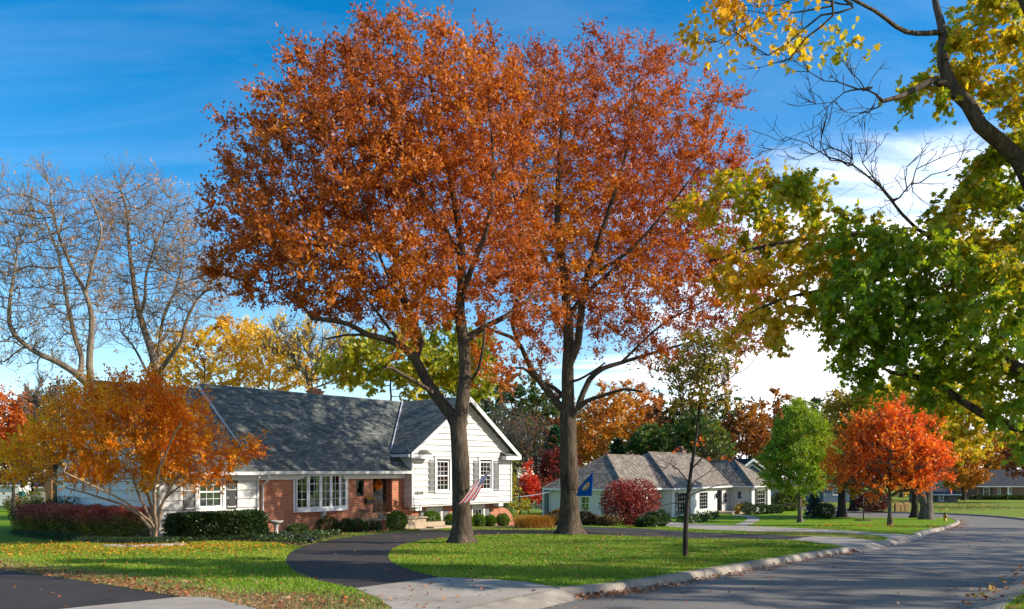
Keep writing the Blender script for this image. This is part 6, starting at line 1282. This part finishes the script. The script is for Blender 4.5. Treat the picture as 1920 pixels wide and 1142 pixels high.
# weeping dry shrub and pots on the stoop
b = front(683, -2.2); r = empty('weeping_shrub', b, 0, 'small dry weeping shrub with straw coloured twigs by the stoop', 'shrub')
mb = MB(); mb.tube([(0, 0, -.05), (.01, 0, .4), (0, 0, .85)], [.03, .025, .02], 7); mb.build('trunk', M['bark_tan'], r, True)
mb = MB()
for k in range(80):
    a = RNG.random() * 6.28; l = .18 + .34 * RNG.random(); z0 = .78 + .1 * RNG.random(); c, s = math.cos(a), math.sin(a); dz = .25 + .4 * RNG.random()
    mb.tube([(0, 0, z0), (c * l * .5, s * l * .5, z0 + .1), (c * l * .9, s * l * .9, z0 - dz * .3), (c * l, s * l, z0 - dz)], [.006, .005, .004, .003], 4, False)
mb.build('twigs', M['bark_tan'], r)
def pot(label, loc, prof, mat, n, h, cols, tpl='thin', spread=.14, name='potted_plant', size=.13):
    r = empty(name, loc, HA, label, 'potted plant'); MB().lathe(prof, n=18).build('pot', M[mat], r, True)
    z = prof[-1][1]; P0 = np.stack([RNG.normal(size=n) * spread, RNG.normal(size=n) * spread, z + h * RNG.random(n) ** .8], 1)
    leaves(P0 + np.array(loc), RNG.normal(size=(n, 3)) + [0, 0, 1.], size, tpl, palette(P0, cols, 3.), 'foliage', M['leaf'], r, loc); return r
DRY = [(.22, .10, .05), (.34, .18, .08), (.42, .28, .12)]
pot('wide grey pot with dry reddish twigs at the right of the front door', hl(6.95, -.45, .45), [(.10, 0), (.17, .05), (.20, .14), (.18, .22), (.165, .235), (.15, .20)], 'urn', 90, .5, DRY[:2], spread=.08, size=.17)
pot('small grey pot with dry yellowed plant at the left of the front door', hl(5.7, -.8, .45), [(.08, 0), (.12, .06), (.13, .17), (.11, .2)], 'urn', 110, .42, DRY, spread=.13, size=.16)
pot('low bowl of dry golden stems at the front edge of the stoop', hl(5.5, -1.3, .45), [(.1, 0), (.16, .05), (.17, .09), (.15, .1)], 'stone', 90, .16, DRY, spread=.15, size=.13)
# bench
r = empty('garden_bench', hl(7.42, -.95, .45), HA, 'black wrought iron bench on the stoop before the white siding', 'bench')
mb = MB(); mb.box(-.38, .38, -.2, .18, .36, .385).build('seat', M['iron'], r)
mb = MB()
for x in np.linspace(-.36, .36, 10): mb.tube([(x, .18, .38), (x, .22, .84)], .007, 5)
mb.tube([(-.39, .17, .36), (-.39, .23, .88), (.39, .23, .88), (.39, .17, .36)], .014, 6); mb.build('backrest', M['iron'], r, True)
for s in (-1, 1):
    MB().tube([(s * .39, .17, .64), (s * .39, -.1, .62), (s * .39, -.2, .56), (s * .39, -.18, .37)], .012, 6).build('armrest', M['iron'], r, True)
    for y in (-.19, .17): MB().tube([(s * .37, y, .37), (s * .37, y * 1.05, .15), (s * .38, y * 1.15, .0)], .013, 6).build('leg', M['iron'], r, True)
# wreath on the front door
n = 420; a = RNG.random(n) * 6.283; b_ = RNG.random(n) * 6.283; w0 = np.array(hl(6.53, .33, 1.93)); rr = .155 + .055 * np.cos(b_); ex_, ey_ = np.array([.633, .774, 0]), np.array([-.774, .633, 0])
P0 = w0 + ex_ * (rr * np.cos(a))[:, None] + np.array([0, 0, 1.]) * (rr * np.sin(a))[:, None] - ey_ * (.02 + .05 * np.abs(np.sin(b_)))[:, None]
r = empty('wreath', w0, 0, 'round orange autumn wreath hanging on the black front door', 'wreath')
leaves(P0, RNG.normal(size=P0.shape), .09, 'maple', palette(P0, [(.5, .10, .01), (.6, .2, .012), (.62, .34, .02)], 5.), 'leaves', M['leaf'], r, w0)
MB().tube([tuple(ex_ * .15 * math.cos(t) + np.array([0, 0, .15 * math.sin(t)])) for t in np.linspace(0, 6.283, 25)], .02, 6, False).build('ring', M['wood'], r, True)
MB().box(-.012, .012, -.01, .0, .15, .34).build('ribbon', M['yellow'], r).rotation_euler = (0, 0, HA)
# flags on the oaks
def flag(name, label, h0, h1, f1, f0, base, mat_fn, nu=26, nv=26, wav=.03, vm=(0., 1.)):
    """cloth between the hoist corners h0 (pole tip) - h1 and fly corners f0 (from h0), f1 (from h1)"""
    h0, h1, f0, f1, base = [np.array(v, float) for v in (h0, h1, f0, f1, base)]
    r = empty(name, base, 0, label, 'flag')
    pd = unit(h0 - base)
    MB().tube([tuple(np.zeros(3)), tuple(h0 - base + pd * .04)], .013, 8).lathe([(.0, -.02), (.025, 0), (.0, .03)], tuple(h0 - base + pd * .05), 8).build('pole', M['wood'] if 'blue' in label else M['iron'], r, True)
    MB().box(-.04, .04, -.03, .03, -.06, .06).build('bracket', M['iron'], r, bevel=.01)
    V = []; UV = []; nrm = unit(np.cross(h1 - h0, f0 - h0))
    for i in range(nu + 1):
        for j in range(nv + 1):
            u, v = i / nu, j / nv; p = (h0 * (1 - u) + h1 * u) * (1 - v) + (f0 * (1 - u) + f1 * u) * v
            p = p + nrm * wav * (.15 + v) * math.sin(u * 13 + v * 1.5) + np.array([0, 0, -.05]) * math.sin(v * 3.14) * .6
            V.append(p - base); UV.append((v, vm[0] + vm[1] * u))
    Fc = np.array([(i * (nv + 1) + j, (i + 1) * (nv + 1) + j, (i + 1) * (nv + 1) + j + 1, i * (nv + 1) + j + 1) for i in range(nu) for j in range(nv)])
    me = fast_mesh('cloth', np.array(V), Fc, True); uv = me.uv_layers.new(name='UVMap').data
    li = np.empty(len(me.loops), np.int32); me.loops.foreach_get('vertex_index', li); uv.foreach_set('uv', np.array(UV, np.float32)[li].ravel())
    o = link('cloth', me, mat_fn(), r); md = o.modifiers.new('thick', 'SOLIDIFY'); md.thickness = .003; return r, o
def math_(nt, op, a, b=None, clamp=False):
    n = nt.nodes.new('ShaderNodeMath'); n.operation = op; n.use_clamp = clamp
    for k, v in ((0, a), (1, b)):
        if v is None: continue
        if isinstance(v, (int, float)): n.inputs[k].default_value = v
        else: nt.links.new(v, n.inputs[k])
    return n.outputs[0]
def cloth_out(nt, col):
    b = N(nt, 'ShaderNodeBsdfDiffuse'); t = N(nt, 'ShaderNodeBsdfTranslucent'); m = N(nt, 'ShaderNodeMixShader'); m.inputs[0].default_value = .3; o = N(nt, 'ShaderNodeOutputMaterial')
    nt.links.new(col, b.inputs[0]); nt.links.new(col, t.inputs[0]); nt.links.new(b.outputs[0], m.inputs[1]); nt.links.new(t.outputs[0], m.inputs[2]); nt.links.new(m.outputs[0], o.inputs[0])
def mixc(nt, f, a, b):
    m = nt.nodes.new('ShaderNodeMix'); m.data_type = 'RGBA'; nt.links.new(f, m.inputs[0])
    for k, v in ((6, a), (7, b)):
        if isinstance(v, tuple): m.inputs[k].default_value = v
        else: nt.links.new(v, m.inputs[k])
    return m.outputs[2]
def us_flag():
    m, nt, nd, lk = new_mat('striped flag cloth'); uv = N(nt, 'ShaderNodeUVMap'); s = N(nt, 'ShaderNodeSeparateXYZ'); lk.new(uv.outputs[0], s.inputs[0]); x, y = s.outputs[0], s.outputs[1]
    st = math_(nt, 'MODULO', math_(nt, 'FLOOR', math_(nt, 'MULTIPLY', y, 12.999)), 2.)
    base = mixc(nt, st, (.55, .018, .03, 1), (.78, .76, .74, 1))
    can = math_(nt, 'MULTIPLY', math_(nt, 'LESS_THAN', x, .36), math_(nt, 'LESS_THAN', y, .538))
    fx = math_(nt, 'SUBTRACT', math_(nt, 'FRACT', math_(nt, 'MULTIPLY', x, 15.)), .5); fy = math_(nt, 'SUBTRACT', math_(nt, 'FRACT', math_(nt, 'MULTIPLY', y, 13.)), .5)
    d = math_(nt, 'SQRT', math_(nt, 'ADD', math_(nt, 'MULTIPLY', fx, fx), math_(nt, 'MULTIPLY', fy, fy)))
    bl = mixc(nt, math_(nt, 'LESS_THAN', d, .26), (.02, .03, .16, 1), (.75, .75, .78, 1))
    cloth_out(nt, mixc(nt, can, base, bl)); return m
def blue_flag():
    m, nt, nd, lk = new_mat('blue flag cloth'); uv = N(nt, 'ShaderNodeUVMap'); s = N(nt, 'ShaderNodeSeparateXYZ'); lk.new(uv.outputs[0], s.inputs[0]); x, y = s.outputs[0], s.outputs[1]
    dx = math_(nt, 'MULTIPLY', math_(nt, 'SUBTRACT', x, .40), 1.3); dy = math_(nt, 'SUBTRACT', y, .45)
    d = math_(nt, 'SQRT', math_(nt, 'ADD', math_(nt, 'MULTIPLY', dx, dx), math_(nt, 'MULTIPLY', dy, dy)))
    n = N(nt, 'ShaderNodeTexNoise'); n.inputs['Scale'].default_value = 9.; lk.new(uv.outputs[0], n.inputs[0])
    seal = mixc(nt, math_(nt, 'GREATER_THAN', n.outputs[0], .52), (.55, .28, .06, 1), (.62, .60, .66, 1))
    seal = mixc(nt, math_(nt, 'GREATER_THAN', dx, .1), seal, (.6, .27, .04, 1))
    ring = mixc(nt, math_(nt, 'GREATER_THAN', d, .215), seal, (.6, .45, .15, 1))
    cloth_out(nt, mixc(nt, math_(nt, 'LESS_THAN', d, .25), (.012, .11, .42, 1), ring)); return m
Yf = b1[1] - .55
flag('flag', 'red and white striped flag with starry blue corner on the left oak trunk', P(918, 884, Yf + .1), P(887, 910, Yf - .15), P(858, 946, Yf - .35), P(888, 938, Yf - .05), P(874.5, 920, Yf + .22), us_flag, wav=.035, vm=(.16, .7))
Yf = b2[1] - .5
flag('flag', 'plain blue flag with a round emblem on a pole fixed to the right oak', P(1112, 885, Yf - .3), P(1085, 915, Yf - .1), P(1080, 930, Yf), P(1110, 930, Yf - .3), P(1079, 921, Yf + .3), blue_flag, wav=.03)
# hydrant
b = gp(1772, 976.5); r = empty('fire_hydrant', b, 0, 'yellow fire hydrant with dark cap on the grass by the kerb bend', 'hydrant')
MB().lathe([(.13, -.05), (.13, .05), (.10, .07), (.095, .42), (.12, .43), (.12, .47)], n=16).build('body', M['yellow'], r, True)
MB().lathe([(.125, .47), (.12, .53), (.07, .60), (.03, .62), (.03, .67), (.0, .67)], n=16).build('cap', M['iron'], r, True)
for s in (-1, 1): MB().tube([(s * .08, 0, .33), (s * .17, 0, .33)], .05, 10).build('nozzle', M['yellow'], r, True)
MB().tube([(0, -.08, .3), (0, -.19, .3)], .065, 10).build('nozzle', M['iron'], r, True)
# flower pots at the white house
def wl(x, y, h): return (8.83 + .6 * x - .8 * y, 64 + .8 * x + .6 * y, W0 + h)
for x, y, h, lab in ((16.4, -3.1, -.08, 'terracotta pot of yellow mums on the lower step of the white house'), (18.3, -2.6, .1, 'terracotta pot of yellow mums before the railing of the white house')):
    r = empty('flower_pot', wl(x, y, h), 0, lab, 'flower pot', 'mum pots at the white house door'); MB().lathe([(.15, 0), (.22, .32), (.25, .33), (.25, .4), (.2, .4)], n=16).build('pot', M['terracotta'], r, True)
    n = 420; d = unit(RNG.normal(size=(n, 3))) * [.38, .38, .26] * RNG.random((n, 1)) ** .3; d[:, 2] = np.abs(d[:, 2]) + .38; c = np.where((RNG.random(n) < .55)[:, None], [[.7, .5, .12]], [[.06, .11, .02]])
    leaves(d + np.array(wl(x, y, h)), d + [0, 0, .1], .11, 'oval', c, 'flowers', M['leaf'], r, wl(x, y, h))
# chain link fences
def fence(label, pts, h, group):
    a = pts[0]; r = empty('chain_link_fence', (a[0], a[1], float(G(a[1]))), 0, label, 'fence', group); o0 = np.array((a[0], a[1], float(G(a[1]))))
    mb = MB(); rail = MB(); Pn = [np.array((x, y, float(G(y)))) - o0 for x, y in pts]
    for p in Pn: MB().tube([tuple(p - (0, 0, .2)), tuple(p + (0, 0, h + .04))], .035, 8).build('post', M['steel'], r, True)
    for p, q in zip(Pn[:-1], Pn[1:]):
        rail.tube([tuple(p + (0, 0, h)), tuple(q + (0, 0, h))], .03, 6); L = np.linalg.norm(q - p); k = int(L / .18); nz = int(h / .18)
        for i in range(-nz, k):
            for s in (0, 1):
                i0, i1 = max(i, 0), min(i + nz, k)
                t0, t1 = i0 / k, i1 / k; z0, z1 = (i0 - i) * h / nz, (i1 - i) * h / nz
                if s: z0, z1 = h - z0, h - z1
                mb.tube([tuple(p + (q - p) * t0 + (0, 0, z0)), tuple(p + (q - p) * t1 + (0, 0, z1))], .005, 3, False)
    rail.build('rail', M['steel'], r, True); mb.build('wire_mesh', M['steel'], r); return r
fence('grey chain link fence past the rose bush at the far left', [(P(x, 0, 87).x, 87) for x in (-70, -28, 13, 41, 82, 125)], 1.5, None)
fence('low chain link fence behind the narrow red tree between the houses', [(P(x, 0, 80).x, 80) for x in (955, 990, 1030, 1070)], 1.2, None)
b = (P(41, 0, 86.5).x, 86.5); r = empty('birdhouse', onb(b), 0, 'small dark green box on a post of the chain link fence', 'birdhouse')
MB().box(-.22, .22, -.2, .2, 1.5, 1.85).build('box', M['green_paint'], r); MB().prism([(-.28, 1.85), (.28, 1.85), (0, 2.0)], 'y', -.26, .26).build('roof', M['green_paint'], r); MB().box(-.03, .03, .1, .16, -.1, 1.5).build('post', M['steel'], r)
b = (P(90, 0, 60).x, 60); r = empty('lamp_post', onb(b), 0, 'garden lamp post with an amber lantern behind the burgundy hedge', 'lamp post')
MB().tube([(0, 0, -.1), (0, 0, 2.3)], [.05, .035], 8).build('post', M['wood'], r, True); MB().lathe([(.06, 2.3), (.14, 2.65), (.13, 2.66)], n=6).build('lantern', M['post'], r); MB().lathe([(.17, 2.66), (.03, 2.82), (.0, 2.86)], n=6).build('lantern_cap', M['iron'], r)
for px, w, m, lab in ((94, .2, 'wood', 'thick brown timber post by the lamp post at the far left'), (113, .11, 'post', 'honey coloured timber post left of the white end wall'), (127, .13, 'wood', 'brown timber post touching the white end wall')):
    b = (P(px, 0, 54).x, 54); mb = MB(); mb.box(-w, w, -w, w, -.1, 2.9).box(-w - .03, w + .03, -w - .03, w + .03, 2.9, 2.96).box(-w - .02, w + .02, -w - .02, w + .02, -.1, .12); o = mb.build('timber_post', M[m], None, bevel=.01); o.location = onb(b); tag(o, lab, 'post', 'timber posts left of the house')
b = (P(975, 0, 66).x, 66); r = empty('bird_feeder', onb(b), 0, 'white bird feeder on a post between the brick house and the white house', 'bird feeder')
MB().box(-.2, .2, -.16, .16, 1.0, 1.35).build('box', M['trim'], r); MB().prism([(-.3, 1.35), (.3, 1.35), (0, 1.6)], 'y', -.25, .25).build('roof', M['shutter'], r); MB().box(-.05, .05, -.05, .05, -.1, 1.0).build('post', M['wood'], r)
a = Vector(hl(15.24, 3, 1.1)); c = Vector(wl(.0, 6.9, 2.2)); mb = MB(); mb.tube([tuple(a.lerp(c, t) - Vector((0, 0, .25 * 4 * t * (1 - t)))) for t in np.linspace(0, 1, 14)], .035, 6); tag(mb.build('overhead_cable', M['steel'], None, True), 'grey overhead cable strung between the brick house and the white house', 'cable')
b = gp(1619, 976); r = empty('garden_post', b, 0, 'thin dark post standing on a ring of mulch below the red maple', 'post'); MB().tube([(0, 0, -.1), (0, 0, 2.2)], [.045, .04], 8).lathe([(.06, 2.2), (.09, 2.24), (.0, 2.32)], n=8).build('pole', M['iron'], r, True); MB().lathe([(.75, -.02), (.6, .06), (.1, .09), (.02, .09)], n=20).build('mulch_ring', M['mulch'], r, True)
b = (P(1403, 0, 67).x, 67)
for i, (px, w, h) in enumerate(((1683, .3, .8), (1691, .28, .75), (1699, .3, .85))):
    Y = 81; b = onb((P(px, 0, Y).x, Y)); mb = MB(); mb.prism([(-w, -.2), (w, -.2), (w, .2), (-w, .2)], 'z', 0, h).box(-w * .9, w * .9, -.04, .04, h, h + .12); o = mb.build('leaf_bag', M['post'], None, bevel=.05); o.location = b; tag(o, 'brown paper leaf bag in the row of three beyond the red maple', 'leaf bag', 'paper leaf bags beyond the red maple')
# ------------------------------------------------------------------ sky, sun, camera
SC = bpy.context.scene
w = bpy.data.worlds.new('World'); SC.world = w; w.use_nodes = True; nt = w.node_tree; nt.nodes.clear(); lk = nt.links
SUN = Vector((.87, -.145, .475)).normalized()
out = N(nt, 'ShaderNodeOutputWorld'); bg = N(nt, 'ShaderNodeBackground'); bg.inputs['Strength'].default_value = .15
sky = N(nt, 'ShaderNodeTexSky'); sky.sky_type = 'NISHITA'; sky.sun_disc = False; sky.sun_elevation = math.asin(SUN.z); sky.sun_rotation = math.atan2(SUN.x, SUN.y); sky.altitude = 200.; sky.air_density = 1.; sky.dust_density = .35; sky.ozone_density = 3.
hs = N(nt, 'ShaderNodeHueSaturation'); hs.inputs['Hue'].default_value = .495; hs.inputs['Saturation'].default_value = 1.42; hs.inputs['Value'].default_value = .88; lk.new(sky.outputs[0], hs.inputs['Color'])
tc = N(nt, 'ShaderNodeTexCoord'); sp = N(nt, 'ShaderNodeSeparateXYZ'); lk.new(tc.outputs['Generated'], sp.inputs[0])
# clouds live on a flat layer: direction divided by its height
zz = math_(nt, 'MAXIMUM', sp.outputs[2], .03); cx_ = math_(nt, 'DIVIDE', sp.outputs[0], math_(nt, 'ADD', zz, .12)); cy_ = math_(nt, 'DIVIDE', sp.outputs[1], math_(nt, 'ADD', zz, .12))
cb = N(nt, 'ShaderNodeCombineXYZ'); lk.new(cx_, cb.inputs[0]); lk.new(cy_, cb.inputs[1])
mp = N(nt, 'ShaderNodeMapping'); mp.inputs['Rotation'].default_value = (0, 0, R(24)); mp.inputs['Scale'].default_value = (.55, 1.5, 1.); lk.new(cb.outputs[0], mp.inputs[0])
n1 = N(nt, 'ShaderNodeTexNoise'); n1.inputs['Scale'].default_value = 1.1; n1.inputs['Detail'].default_value = 9.; n1.inputs['Roughness'].default_value = .6; n1.inputs['Distortion'].default_value = .6; lk.new(mp.outputs[0], n1.inputs[0])
# cover: thick low bank towards the right, thin veil elsewhere
low = N(nt, 'ShaderNodeMapRange'); low.interpolation_type = 'SMOOTHSTEP'; low.inputs['From Min'].default_value = .44; low.inputs['From Max'].default_value = .18; low.inputs['To Min'].default_value = 0.; low.inputs['To Max'].default_value = 1.; lk.new(sp.outputs[2], low.inputs[0])
rgt = N(nt, 'ShaderNodeMapRange'); rgt.interpolation_type = 'SMOOTHSTEP'; rgt.inputs['From Min'].default_value = -.12; rgt.inputs['From Max'].default_value = .38; rgt.inputs['To Min'].default_value = .0; rgt.inputs['To Max'].default_value = 1.; lk.new(sp.outputs[0], rgt.inputs[0])
bank = math_(nt, 'MULTIPLY', low.outputs[0], rgt.outputs[0])
cov = math_(nt, 'ADD', math_(nt, 'MULTIPLY', bank, .50), n1.outputs[0])
thick = N(nt, 'ShaderNodeMapRange'); thick.interpolation_type = 'SMOOTHSTEP'; thick.inputs['From Min'].default_value = .62; thick.inputs['From Max'].default_value = 1.0; lk.new(cov, thick.inputs[0])
veil = N(nt, 'ShaderNodeMapRange'); veil.inputs['From Min'].default_value = .42; veil.inputs['From Max'].default_value = .75; veil.inputs['To Min'].default_value = 0.; veil.inputs['To Max'].default_value = .10; lk.new(n1.outputs[0], veil.inputs[0])
hz = N(nt, 'ShaderNodeMapRange'); hz.interpolation_type = 'SMOOTHSTEP'; hz.inputs['From Min'].default_value = .30; hz.inputs['From Max'].default_value = .0; hz.inputs['To Min'].default_value = 0.; hz.inputs['To Max'].default_value = .2; lk.new(sp.outputs[2], hz.inputs[0])
fac = math_(nt, 'MAXIMUM', math_(nt, 'MULTIPLY', thick.outputs[0], .95), math_(nt, 'MAXIMUM', veil.outputs[0], hz.outputs[0]))
col = mixc(nt, fac, hs.outputs[0], (7.6, 7.7, 8.0, 1))
lk.new(col, bg.inputs[0]); lk.new(bg.outputs[0], out.inputs[0])
l = bpy.data.lights.new('sun', 'SUN'); l.energy = 4.2; l.angle = R(.53); l.color = (1., .93, .80); o = bpy.data.objects.new('sun', l); C.objects.link(o); o.rotation_euler = SUN.to_track_quat('Z', 'Y').to_euler()
cam = bpy.data.cameras.new('camera'); cam.sensor_fit = 'HORIZONTAL'; cam.sensor_width = 36; cam.lens = F / 1920 * 36; cam.shift_y = (HY - 571) / 1920; cam.clip_start = .1; cam.clip_end = 6000
o = bpy.data.objects.new('camera', cam); C.objects.link(o); o.location = (0, 0, 0); o.rotation_euler = (R(90), 0, 0); SC.camera = o
SC.view_settings.view_transform = 'Standard'; SC.view_settings.look = 'None'; SC.view_settings.exposure = .7; SC.view_settings.gamma = 1.
SC.cycles.max_bounces = 6; SC.cycles.diffuse_bounces = 3; SC.cycles.glossy_bounces = 2; SC.cycles.transmission_bounces = 4; SC.cycles.transparent_max_bounces = 6; SC.cycles.use_denoising = True
